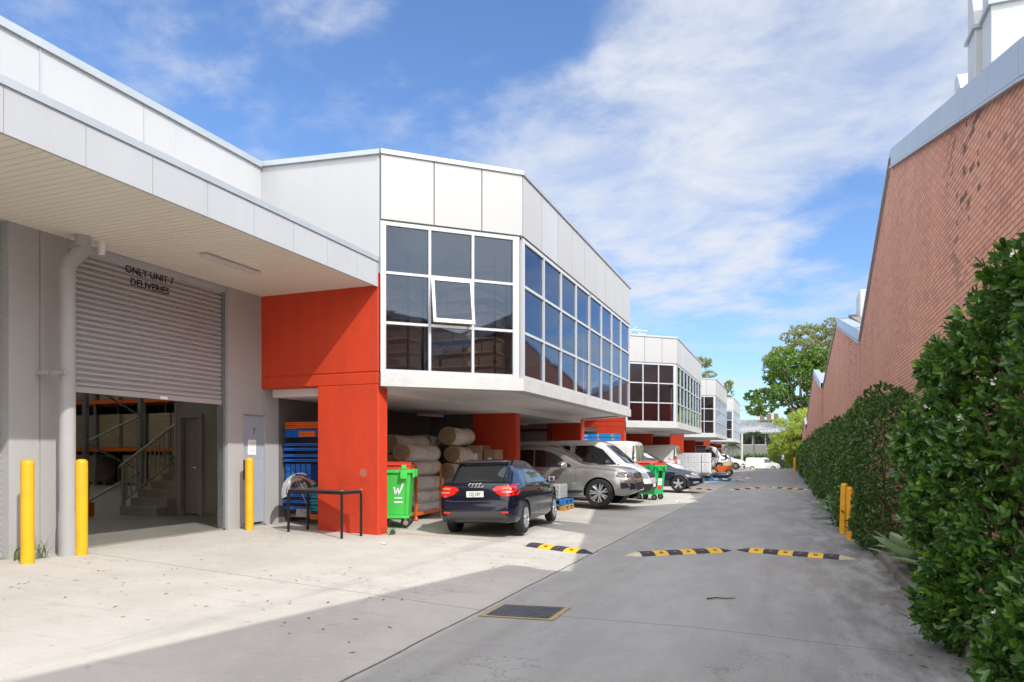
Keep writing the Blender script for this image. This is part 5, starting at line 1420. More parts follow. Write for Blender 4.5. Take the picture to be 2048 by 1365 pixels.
decal(bv, [(-.80, 1.20), (.80, 1.20), (.72, 1.80), (-.72, 1.80)], 'front', m_carglass, 'windscreen', v1)
decal(bv, [(1.42, 1.12), (1.42, 1.20), (1.66, 1.08)], 'side', m_carglass, 'quarter_light', v1)
line_decal(bv, [(-.04, 1.85), (-.04, .5), (.1, .38), (1.15, .38), (1.25, .62), (1.38, 1.08)], 'side', v1, .011)
for sg in (1, -1):
    decal(bv, [(sg * .86, .74), (sg * .85, .98), (sg * .66, 1.00), (sg * .58, .86), (sg * .60, .72)], 'front', m_headlens, 'headlight', v1, eps=.008, step=.05)
    decal(bv, [(sg * .80, .40), (sg * .80, .52), (sg * .62, .52), (sg * .62, .40)], 'front', m_plastic, 'fog_lamp_recess', v1, eps=.008, step=.06)
decal(bv, [(1.86, .72), (1.80, .90), (1.92, 1.02), (2.12, .95), (2.28, .80), (2.22, .70)], 'side', m_headlens, 'headlight', v1, eps=.008, step=.05)
decal(bv, [(-.5, .74), (.5, .74), (.46, .92), (-.46, .92)], 'front', m_plastic, 'grille', v1, eps=.01, step=.06)
decal(bv, [(-.90, .30), (.90, .30), (.88, .56), (-.88, .56)], 'front', m_plastic, 'bumper', v1, eps=.02, step=.08)
decal(bv, [(1.95, .30), (1.95, .52), (2.38, .52), (2.38, .34)], 'side', m_plastic, 'bumper_corner', v1, eps=.012, step=.08)
bar_mb(v1, 'number_plate', m_plate, (2.44, 2.455, -.19, .19, .44, .55))
for sg in (1, -1):
    for wx_ in Sv['wheels']: wheel(v1, wx_, sg * .85, .335, .22, sg, spokes=6, twin=False)
    mirror_cap(v1, 1.15, sg * 1.0, 1.24, m_plastic, sg, 1.5)
place(v1, -5.93, 21.35, R(0), .92, roll=-.01)
def rear_van(label, tall=1.0, lamp='low', stripe=None):
    S2 = {k: (list(v) if isinstance(v, list) else v) for k, v in Sv.items()}
    rt, bv = van('panel_van', label, S2, p_white, 'white vans parked nose in')
    decal(bv, [(-.82, 1.16), (-.06, 1.16), (-.06, 1.80), (-.76, 1.80)], 'rear', m_greenrefl, 'rear_window', rt, eps=.008)
    decal(bv, [(.06, 1.16), (.82, 1.16), (.76, 1.80), (.06, 1.80)], 'rear', m_greenrefl, 'rear_window', rt, eps=.008)
    decal(bv, [(-2.36, 1.14), (-2.36, 1.84), (-2.24, 1.84), (-2.20, 1.16)], 'side', m_carglass, 'corner_seal', rt, eps=.004)
    decal(bv, [(.02, 1.14), (.02, 1.80), (.62, 1.80), (.95, 1.66), (1.38, 1.20), (1.36, 1.10)], 'side', m_carglass, 'door_window', rt)
    decal(bv, [(-.80, 1.20), (.80, 1.20), (.72, 1.80), (-.72, 1.80)], 'front', m_carglass, 'windscreen', rt)
    line_decal(bv, [(-1.9, 1.82), (-1.84, 1.86), (-.5, 1.86), (-.42, 1.80), (-.42, .55), (-1.0, .50)], 'side', rt, .012, mt=m_cap)
    line_decal(bv, [(-1.96, 1.80), (-1.96, .9)], 'side', rt, .012, mt=m_cap)
    line_decal(bv, [(0, 1.85), (0, .45)], 'rear', rt, .014, mt=m_cap)
    for sg in (1, -1):
        z0, z1 = (.80, 1.02) if lamp == 'low' else (.78, 1.32)
        decal(bv, [(sg * .92, z0), (sg * .92, z1), (sg * .80, z1), (sg * .80, z0)], 'rear', m_redlens, 'tail_light', rt, eps=.010, step=.05)
        if lamp != 'low': decal(bv, [(sg * .92, .95), (sg * .92, 1.08), (sg * .80, 1.08), (sg * .80, .95)], 'rear', m_headlens, 'lamp_insert', rt, eps=.013, step=.05)
    decal(bv, [(-2.38, z0), (-2.38, z1), (-2.28, z1), (-2.28, z0)], 'side', m_redlens, 'tail_light', rt, eps=.010, step=.05)
    decal(bv, [(-.90, .36), (.90, .36), (.88, .56), (-.88, .56)], 'rear', m_plastic, 'bumper', rt, eps=.05, step=.1)
    bar_mb(rt, 'number_plate', m_plate, (-2.44, -2.425, -.19, .19, .62, .73))
    for sg in (1, -1):
        for wx_ in Sv['wheels']: wheel(rt, wx_, sg * .85, .335, .22, sg, spokes=5, twin=False)
        mirror_cap(rt, 1.15, sg * 1.0, 1.24, m_plastic, sg, 1.5)
    return rt
m_greenrefl = mat('painted_green_reflection_glass', (.16, .25, .15), .05, spec=.8, coat=.6)  # green reflection painted into the rear glass colour
v2 = rear_van('white van with small low tail lamp, parked nose in, second van from the camera', lamp='low')
place(v2, -7.15, 25.9, R(180), .92, roll=.01)
v3 = rear_van('white van with tall red tail lamp, parked nose in behind the dark sedan', lamp='tall')
place(v3, -7.35, 37.2, R(180), .92, roll=.01)
# far van crossing the end of the drive
S5 = dict(top=[(-2.45, .9), (-2.42, 1.7), (-2.30, 1.90), (-1.8, 1.94), (.4, 1.94), (.80, 1.86), (1.50, 1.30), (1.62, 1.22), (2.25, 1.05), (2.42, .85), (2.45, .6)], belt=Sv['belt'], bot=Sv['bot'], plan=Sv['plan'], wheels=(-1.5, 1.5), wr=.33, tumble=.12)
v4, bv = van('delivery_van', 'small white van parked side on across the far end of the drive', S5, p_white)
decal(bv, [(.25, 1.16), (.25, 1.74), (.74, 1.72), (1.28, 1.20)], 'side', m_carglass, 'door_window', v4)
decal(bv, [(-.76, 1.28), (.76, 1.28), (.68, 1.78), (-.68, 1.78)], 'front', m_carglass, 'windscreen', v4)
decal(bv, [(-2.4, .30), (-2.4, .48), (-1.95, .48), (-1.95, .30)], 'side', m_plastic, 'bumper_corner', v4, eps=.012)
line_decal(bv, [(.18, 1.80), (.18, .5)], 'side', v4, .014, mt=m_cap); line_decal(bv, [(-1.15, 1.8), (-1.15, .5)], 'side', v4, .014, mt=m_cap)
for sg in (1, -1):
    for wx_ in S5['wheels']: wheel(v4, wx_, sg * .84, .33, .20, sg, spokes=8, twin=False, rimc=p_white)
    mirror_cap(v4, 1.2, sg * 1.0, 1.22, p_white, sg, 1.4)
place(v4, -3.05, 103.5, R(0), .92, z=-.75)

# ---- dark sedan
p_ink = paint('ink_blue_paint', (.012, .018, .035), metal=.3, rough=.18)
Ss = dict(top=[(-2.35, .60), (-2.3, .95), (-2.0, 1.02), (-1.55, 1.06), (-.95, 1.36), (-.5, 1.43), (.1, 1.42), (.4, 1.34), (1.05, .99), (1.25, .94), (1.9, .82), (2.2, .70), (2.35, .5)],
          belt=[(-2.4, .95), (0, .92), (1, .86), (2, .72), (2.4, .6)], bot=[(-2.35, .40), (-2.1, .24), (2.0, .20), (2.35, .32)],
          plan=[(-2.35, .66), (-2.15, .82), (-1.5, .89), (1.3, .89), (1.9, .83), (2.2, .68), (2.35, .48)], wheels=(-1.38, 1.42), wr=.325, tumble=.38)
se = empty('sedan_car', (0, 0, 0), 'dark ink-blue sedan with five-spoke alloy wheels, nose out beyond the farther green bin', 'car')
bo, bv = car_body(se, Ss, p_ink)
decal(bv, [(-1.35, 1.0), (-.95, 1.27), (-.5, 1.36), (-.22, 1.37), (-.22, .965)], 'side', m_carglass, 'rear_door_window', se)
decal(bv, [(-.17, .96), (-.17, 1.37), (.15, 1.35), (.42, 1.25), (.85, .95)], 'side', m_carglass, 'front_door_window', se)
decal(bv, [(-.62, .99), (.62, .99), (.52, 1.32), (-.52, 1.32)], 'front', m_carglass, 'windscreen', se)
for sg in (1, -1): decal(bv, [(sg * .80, .56), (sg * .78, .70), (sg * .55, .74), (sg * .40, .66), (sg * .55, .56)], 'front', m_headlens, 'headlight', se, eps=.006, step=.05)
decal(bv, [(1.82, .60), (1.70, .70), (2.02, .71), (2.20, .62), (2.10, .56)], 'side', m_headlens, 'headlight', se, eps=.006, step=.05)
decal(bv, [(-.42, .52), (.42, .52), (.38, .66), (-.38, .66)], 'front', m_plastic, 'grille', se, eps=.01)
decal(bv, [(2.02, .33), (2.02, .42), (2.22, .42), (2.26, .36)], 'side', m_headlens, 'fog_lamp', se, eps=.008)
line_decal(bv, [(-.2, .95), (-.2, .35), (.85, .33), (.92, .9)], 'side', se, .009)
for sg in (1, -1):
    for wx_ in Ss['wheels']: wheel(se, wx_, sg * .79, .325, .21, sg, spokes=5, twin=False, spin=.3)
    mirror_cap(se, .68, sg * .93, 1.0, p_ink, sg, 1.1)
place(se, -5.08, 28.0, R(0), .90, roll=-.015)
# ---- white wagon beyond the sedan, tailgate lifted
Sw = dict(top=[(-2.3, .70), (-2.26, 1.2), (-2.05, 1.45), (-1.8, 1.58), (-.5, 1.64), (.2, 1.62), (.5, 1.52), (1.2, 1.10), (1.4, 1.06), (2.0, .95), (2.3, .75), (2.36, .55)],
          belt=[(-2.3, 1.05), (1, .98), (2.3, .75)], bot=[(-2.3, .42), (-2.0, .30), (2.0, .30), (2.36, .42)], plan=[(-2.3, .74), (-2.1, .88), (1.4, .91), (2.0, .84), (2.36, .55)], wheels=(-1.35, 1.35), wr=.35, tumble=.30)
wg = empty('estate_car', (0, 0, 0), 'white wagon with roof rails parked between the dark sedan and the third white van', 'car')
bo, bv = car_body(wg, Sw, p_white)
decal(bv, [(-1.95, 1.12), (-1.8, 1.40), (-1.45, 1.50), (-1.1, 1.52), (-1.1, 1.08)], 'side', m_carglass, 'rear_side_window', wg)
decal(bv, [(-1.05, 1.08), (-1.05, 1.52), (-.2, 1.54), (-.2, 1.06)], 'side', m_carglass, 'rear_door_window', wg)
decal(bv, [(-.15, 1.06), (-.15, 1.54), (.3, 1.50), (.95, 1.06)], 'side', m_carglass, 'front_door_window', wg)
decal(bv, [(-.66, 1.10), (.66, 1.10), (.56, 1.50), (-.56, 1.50)], 'front', m_carglass, 'windscreen', wg)
for sg in (1, -1): decal(bv, [(sg * .80, .74), (sg * .78, .88), (sg * .5, .86), (sg * .55, .74)], 'front', m_headlens, 'headlight', wg, eps=.006, step=.05)
rr_ = MB()
for sg in (1, -1): rr_.tube([(-1.7, sg * .62, 1.60), (-1.5, sg * .62, 1.68), (.0, sg * .62, 1.70), (.25, sg * .62, 1.60)], .018, 6)
rr_.build('roof_rail', m_plastic, wg, smooth=True)
for sg in (1, -1):
    for wx_ in Sw['wheels']: wheel(wg, wx_, sg * .80, .35, .22, sg, spokes=6, twin=False)
    mirror_cap(wg, .78, sg * .95, 1.10, m_alloy, sg, 1.3)
place(wg, -6.35, 32.6, R(0), .93, roll=-.015)
# ---- far white SUV and tall cab beyond the forklift
fs_ = empty('white_four_wheel_drive', (0, 0, 0), 'white four-wheel drive with dark alloy wheel, last car on the left beyond the forklift', 'car')
bo, bv = car_body(fs_, Sw, p_white)
decal(bv, [(-1.95, 1.12), (-1.8, 1.40), (-1.1, 1.52), (-.2, 1.54), (-.2, 1.06)], 'side', m_carglass, 'rear_side_window', fs_)
decal(bv, [(-.15, 1.06), (-.15, 1.54), (.3, 1.50), (.95, 1.06)], 'side', m_carglass, 'front_door_window', fs_)
decal(bv, [(1.75, .78), (1.7, .88), (2.1, .88), (2.26, .80)], 'side', m_headlens, 'headlight', fs_, eps=.006, step=.05)
decal(bv, [(2.0, .45), (1.98, .62), (2.2, .62), (2.28, .50)], 'side', m_plastic, 'bumper_intake', fs_, eps=.006, step=.05)
decal(bv, [(-.66, 1.10), (.66, 1.10), (.56, 1.50), (-.56, 1.50)], 'front', m_carglass, 'windscreen', fs_)
for sg in (1, -1):
    for wx_ in Sw['wheels']: wheel(fs_, wx_, sg * .80, .37, .24, sg, spokes=6, twin=False, rimc=m_galv)
    mirror_cap(fs_, .78, sg * .95, 1.10, p_white, sg, 1.1)
place(fs_, -5.55, 69.0, R(0), .88, roll=-.015)
tk = empty('cab_truck', (0, 0, 0), 'white high-cab truck behind the orange and cream forklift', 'truck')
St = dict(top=[(-2.6, 1.0), (-2.58, 2.2), (-2.4, 2.26), (.6, 2.28), (1.1, 2.15), (1.75, 1.30), (2.2, 1.05), (2.4, .6)], belt=[(-2.6, 1.3), (1.2, 1.2), (2.4, .9)], bot=[(-2.6, .45), (2.4, .40)], plan=[(-2.6, .92), (1.5, .96), (2.1, .85), (2.4, .6)], wheels=(-1.6, 1.5), wr=.38, tumble=.08)
bo, bv = car_body(tk, St, p_white)
decal(bv, [(.1, 1.24), (.1, 1.98), (.78, 1.98), (1.42, 1.24)], 'side', m_carglass, 'door_window', tk)
decal(bv, [(-.76, 1.30), (.76, 1.30), (.70, 2.0), (-.70, 2.0)], 'front', m_carglass, 'windscreen', tk)
for sg in (1, -1):
    for wx_ in St['wheels']: wheel(tk, wx_, sg * .84, .38, .22, sg, spokes=6, twin=False)
    mirror_cap(tk, 1.2, sg * 1.02, 1.4, m_plastic, sg, 1.6)
place(tk, -6.5, 61.5, R(0), .90)
# ------------------------------------------------------------------ bollards
def bollard(label, x, y, h=1.25, r=.073, grp='yellow bollards', lean=0, mt=None):
    rt = empty('bollard', (x, y, ground_z(x, y)), label, 'bollard', grp)
    b = MB(); b.lathe([(r, -.05), (r, h - .05), (r * .96, h - .03), (r * .72, h - .008), (r * .3, h)], 20); o = b.build('post', mt or m_yellow, rt, smooth=True)
    rt.rotation_euler = (0, lean, 0)
    return rt
bollard('yellow bollard in front of the grey pier, left of the grey downpipe', -8.51, 5.86)
bollard('yellow bollard standing at the left side of the open roller door', -8.56, 6.60)
bollard('yellow bollard in front of the blue-grey door number 7', -8.68, 9.83)
bollard('nearer of the paired yellow posts in the hedge', 1.03, 13.55, .92, .066, mt=m_post)
bollard('farther of the paired yellow posts in the hedge, leaning slightly', .98, 14.55, .94, .066, lean=.03, mt=m_post)
bollard('lone yellow post far down the drive at the hedge edge', .66, 65.4, 1.2, .10, mt=m_post)

# ------------------------------------------------------------------ speed humps
m_hy = mat('yellow_rubber_hump', (.82, .50, .02), .5, var=.12, scale=9, bump=.6, bscale=70)
m_hb = mat('black_rubber_hump', (.045, .05, .065), .65, var=.3, scale=9, bump=.9, bscale=70)
m_he = mat('pale_worn_hump_end', (.62, .52, .36), .7, var=.2, scale=9)
def hump(label, p0, p1, segs, e0='w', e1='b', wd=.34, hh=.048, grp='speed humps across the drive'):
    p0, p1 = Vector((*p0, 0)), Vector((*p1, 0)); L_ = (p1 - p0).length; u = (p1 - p0) / L_; n = Vector((-u.y, u.x, 0))
    rt = empty('speed_hump', (p0.x, p0.y, 0), label, 'speed hump', grp, world=True)
    cap = .20; ml = (L_ - 2 * cap) / len(segs)
    prof = [(-.5, 0), (-.44, .35), (-.25, .85), (0, 1), (.25, .85), (.44, .35), (.5, 0)]
    def ring(t, s_): 
        p = p0 + u * t; z = ground_z(p.x, p.y)
        return [(p.x + n.x * a * wd * s_, p.y + n.y * a * wd * s_, z + .002 + b * hh * s_) for a, b in prof]
    def seg(t0, t1, s0, s1, mt, nm):
        mb = MB(); k = len(prof); mb.add(ring(t0, s0) + ring(t1, s1), [(i, i + 1, i + 1 + k, i + k) for i in range(k - 1)] + [tuple(range(k)), tuple(range(2 * k - 1, k - 1, -1))])
        return mb.build(nm, mt, rt)
    seg(0, cap, .12, 1, m_he if e0 == 'w' else m_hb, 'end_cap'); seg(L_ - cap, L_, 1, .12, m_he if e1 == 'w' else m_hb, 'end_cap')
    for i, s_ in enumerate(segs):
        a = cap + i * ml; o = seg(a + .002, a + ml - .002, 1, 1, m_hy if s_ == 'y' else m_hb, 'hump_module')
        p = p0 + u * (a + ml / 2) - n * wd * .30; z = ground_z(p.x, p.y)
        rf = MB(); q = p; e = [q - u * .025 - n * .025, q + u * .025 - n * .025, q + u * .025 + n * .02, q - u * .025 + n * .02]
        rf.add([(v.x, v.y, z + hh * (.62 if i_ < 2 else .86) + .006) for i_, v in enumerate(e)], [(0, 1, 2, 3)]); rf.build('reflector', mat('red_brown_reflector', (.30, .05, .02), .3), o, fixn=False)
hump('short speed hump on the left of the first row, just behind the rust stain', (-4.01, 10.80), (-2.72, 10.42), 'byby', 'w', 'b')
hump('middle speed hump of the first row, in the left half of the drive', (-2.20, 10.28), (-.78, 11.12), 'bybyby', 'w', 'b')
hump('right-hand speed hump of the first row, ending near the garden kerb', (-.70, 11.22), (.90, 11.0), 'ybybyb', 'b', 'w')
hump('left speed hump of the second row, starting under the sedan nose', (-4.6, 31.2), (-2.86, 30.6), 'bybyby', 'w', 'b')
hump('middle speed hump of the second row', (-2.2, 30.5), (-.85, 32.6), 'bybyby', 'w', 'b')
hump('right speed hump of the second row, ending at the hedge', (-.68, 32.7), (.88, 31.6), 'ybybyb', 'b', 'w')
hump('left speed hump of the farthest row', (-4.3, 75.4), (-2.5, 75.6), 'bybyb', 'w', 'w')
hump('right speed hump of the farthest row, at the feet of the walking man', (-2.2, 75.6), (.4, 76.4), 'bybybyb', 'b', 'w')

# ------------------------------------------------------------------ drain grate
dg = empty('drain_grate', (-2.72, 6.0, 0), 'square steel drain grate with worn yellow painted border in the drive', 'drain grate', world=True)
gx0, gx1, gy0, gy1 = -2.66, -1.93, 6.00, 6.58
def gzp(x, y): return ground_z(x, y)
fr = MB()
for (a, b, c, d) in ((gx0, gx1, gy0, gy0 + .05), (gx0, gx1, gy1 - .05, gy1), (gx0, gx0 + .06, gy0 + .05, gy1 - .05), (gx1 - .06, gx1, gy0 + .05, gy1 - .05)):
    fr.add([(x, y, gzp(x, y) + .006) for x, y in ((a, c), (b, c), (b, d), (a, d))], [(0, 1, 2, 3)])
fr.build('painted_border', mat('worn_yellow_line', (.50, .36, .16), .75, var=.3, scale=12, stain=(9, .50, (.25, .235, .21), .85)), dg, fixn=False)
pt = MB(); pt.add([(x, y, gzp(x, y) + .0045) for x, y in ((gx0 + .06, gy0 + .05), (gx1 - .06, gy0 + .05), (gx1 - .06, gy1 - .05), (gx0 + .06, gy1 - .05))], [(0, 1, 2, 3)]); pt.build('pit', m_black, dg, fixn=False)
bars = MB(); m_gr = mat('worn_steel_grate', (.26, .28, .32), .45, metal=.5, var=.3, scale=9)
n = 17
for i in range(n):
    x = gx0 + .07 + (gx1 - gx0 - .14) * i / (n - 1); z = gzp(x, gy0); bars.box(x - .007, x + .007, gy0 + .052, gy1 - .052, z + .005, z + .013)
for i in range(9):
    y = gy0 + .06 + (gy1 - gy0 - .12) * i / 8; bars.add([(gx0 + .06, y - .007, gzp(gx0, y) + .014), (gx1 - .06, y - .007, gzp(gx1, y) + .014), (gx1 - .06, y + .007, gzp(gx1, y) + .014), (gx0 + .06, y + .007, gzp(gx0, y) + .014)], [(0, 1, 2, 3)])
bars.build('grate_bars', m_gr, dg, fixn=False)

# ------------------------------------------------------------------ table and umbrella
tb = empty('table', (-7.34, 10.0, .15), 'black steel-framed table with a brown top standing against the red pillar', 'table', world=True)
T4 = [(-7.97, 9.98), (-6.74, 9.76), (-6.66, 10.20), (-7.90, 10.41)]
h = .735
def gq(p): return ground_z(*p)
zt = .15 + h
mb = MB(); mb.prism(T4, zt, zt + .018, 'z'); mb.build('tabletop', mat('brown_laminate', (.10, .06, .055), .4, var=.2, scale=5), tb, bevel=.004)
mb = MB()
for a, b in zip(T4, T4[1:] + T4[:1]): mb.bar((*a, zt - .022), (*b, zt - .022), .03, .04)
mb.build('apron', m_black, tb)
for p in T4: mb = MB(); mb.box(p[0] - .016, p[0] + .016, p[1] - .016, p[1] + .016, gq(p), zt - .043); mb.build('leg', m_black, tb)
mb = MB()
for p in T4[:3]: mb.box(p[0] - .018, p[0] + .018, p[1] - .018, p[1] + .018, zt + .0185, zt + .026)
mb.build('corner_cap', mat('worn_tan_cap', (.6, .42, .25), .7), tb)
um = empty('umbrella', (-8.22, 10.66, .80), 'open clear plastic dome umbrella lying on the racking beams behind the table', 'umbrella')
m_clear = glass_mat('clear_vinyl', (.86, .88, .9), refl=-.03)
dm = MB(); vs = []; nr = 8; seg = 16
for i in range(nr + 1):
    a = (math.pi * .46) * i / nr
    for k in range(seg):
        b = 2 * math.pi * k / seg; sc_ = 1 + .03 * math.cos(b * 8) * (i / nr); vs.append((.40 * math.sin(a) * math.cos(b) * sc_, .40 * math.sin(a) * math.sin(b) * sc_, .42 * math.cos(a)))
dm.add(vs, [(i * seg + k, i * seg + (k + 1) % seg, (i + 1) * seg + (k + 1) % seg, (i + 1) * seg + k) for i in range(nr) for k in range(seg)])
dm.build('canopy', m_clear, um, smooth=True, fixn=False)
rb = MB()
for k in range(8): b = 2 * math.pi * k / 8; rb.tube([(.403 * math.sin(a) * math.cos(b), .403 * math.sin(a) * math.sin(b), .423 * math.cos(a)) for a in [math.pi * .46 * i / 6 for i in range(7)]], .0022, 4)
rb.build('rib', m_light, um)
sf_ = MB(); sf_.tube([(0, 0, .50), (0, 0, -.28)], .007, 6); sf_.build('shaft', m_chrome, um)
um.rotation_euler = (R(12), R(-20), 0); um.scale = (.86, .86, .86)

# ------------------------------------------------------------------ racking parts stored beside the red pillar
rs = random.Random(7)
def beam(x0, x1, y, z, mt, label, grp, hh=.085, dd=.05, bracket=False, rz=0):
    o = empty('racking_rail', (x0, y, z), label, 'racking beam', grp); o['kind'] = 'thing'
    L_ = x1 - x0; mb = MB(); mb.box(0, L_, 0, dd, 0, hh * .42); mb.box(0, L_, .012, dd, hh * .42, hh * .56); mb.box(0, L_, 0, dd, hh * .56, hh); mb.build('rail', mt, o, bevel=.004)
    if bracket:
        b = MB(); b.box(L_, L_ + .022, -.03, dd + .05, -.03, -.005 + .02); b.box(L_, L_ + .022, -.03, dd + .05, hh - .01, hh + .02); b.box(L_, L_ + .022, -.03, -.005, .015, hh - .01); b.box(L_, L_ + .022, dd + .02, dd + .05, .015, hh - .01); b.build('end_bracket', m_paper, o)
    o.rotation_euler = (0, 0, rz); return o
X0, X1 = -8.90, -7.80
G1, G2, G3, G4 = 'blue racking beams stored beside the red pillar', 'orange racking beams on top of the stored racking', 'teal racking frames under the umbrella', 'bottom layers of the stored racking'
zz = .34
for i in range(3): beam(X0, X1 - .05 * i, 11.15 + .18 * i, .30 + .02 * i, m_galv, 'grey steel beam in the bottom layer of the stored racking', G4, .07)
for i, z in enumerate((.46, .58, .70, .82)):
    beam(X0, -8.28, 11.0, z, m_bluebeam, 'blue beam with its end pointing out left of the table leg, under the umbrella', G1, .055)
    o = beam(-8.30, -7.74, 11.02, z - .02, m_tealbeam, 'teal perforated racking frame behind the table', G3, .10, .5)
for r_, z in enumerate((1.36, 1.45, 1.57, 1.66)):
    for c_ in range(3):
        beam(X0, -8.02 if c_ == 0 else -7.78, 11.0 + .16 * c_, z, m_bluebeam, 'blue beam in the middle layers of the racking stored beside the red pillar' if not (c_ == 0 and r_ % 2 == 0) else 'blue beam with a white end bracket in the stored racking', G1, .05, .12, bracket=(c_ == 0 and r_ % 2 == 0))
for r_ in range(2):
    for c_ in range(3): beam(X0 + rs.uniform(0, .1), X1 + rs.uniform(-.15, .02), 10.98 + c_ * .2, 1.82 + r_ * .075, m_bluebeam, 'blue beam just below the orange ones in the stored racking', G1, .07, .16, rz=rs.uniform(-.04, .04))
for r_ in range(2):
    for c_ in range(4):
        x0 = X0 + (c_ % 2) * .28 + rs.uniform(0, .08); beam(x0, x0 + .62, 10.98 + (c_ // 2) * .22, 1.975 + r_ * .07 + rs.uniform(0, .01), m_orange, 'orange beam lying on top of the stored racking', G2, .055, .15, rz=rs.uniform(-.08, .08))
beam(-8.5, -8.13, 10.93, 1.83, m_orange, 'single red-orange beam end sticking out below the orange ones', None, .10, .05)
for i in range(5): beam(X0 + .12 * i, X0 + .12 * i + .10, 11.05, 1.02, m_bluebeam, 'upright blue frame end in the dark lower half of the stored racking', G1, .30, .4)
o = empty('timber_block', (-8.55, 10.92, .33), 'pale chipped timber block under the beams behind the table leg', 'timber block')
mb = MB(); mb.box(0, .26, 0, .12, 0, .15); mb.build('block', mat('chipped_grey_timber', (.40, .37, .33), .8, var=.5, scale=14), o, bevel=.01)
beam(-8.22, -7.78, 10.9, .30, m_orange, 'low orange rail near the ground behind the table', None, .09, .06)
rk_ = MB(); rk_.box(-7.86, -7.80, 10.9, 10.97, .18, 1.1); tag(rk_.build('blue_post', m_bluebeam), 'upright blue post end hard against the back of the red pillar', 'post')

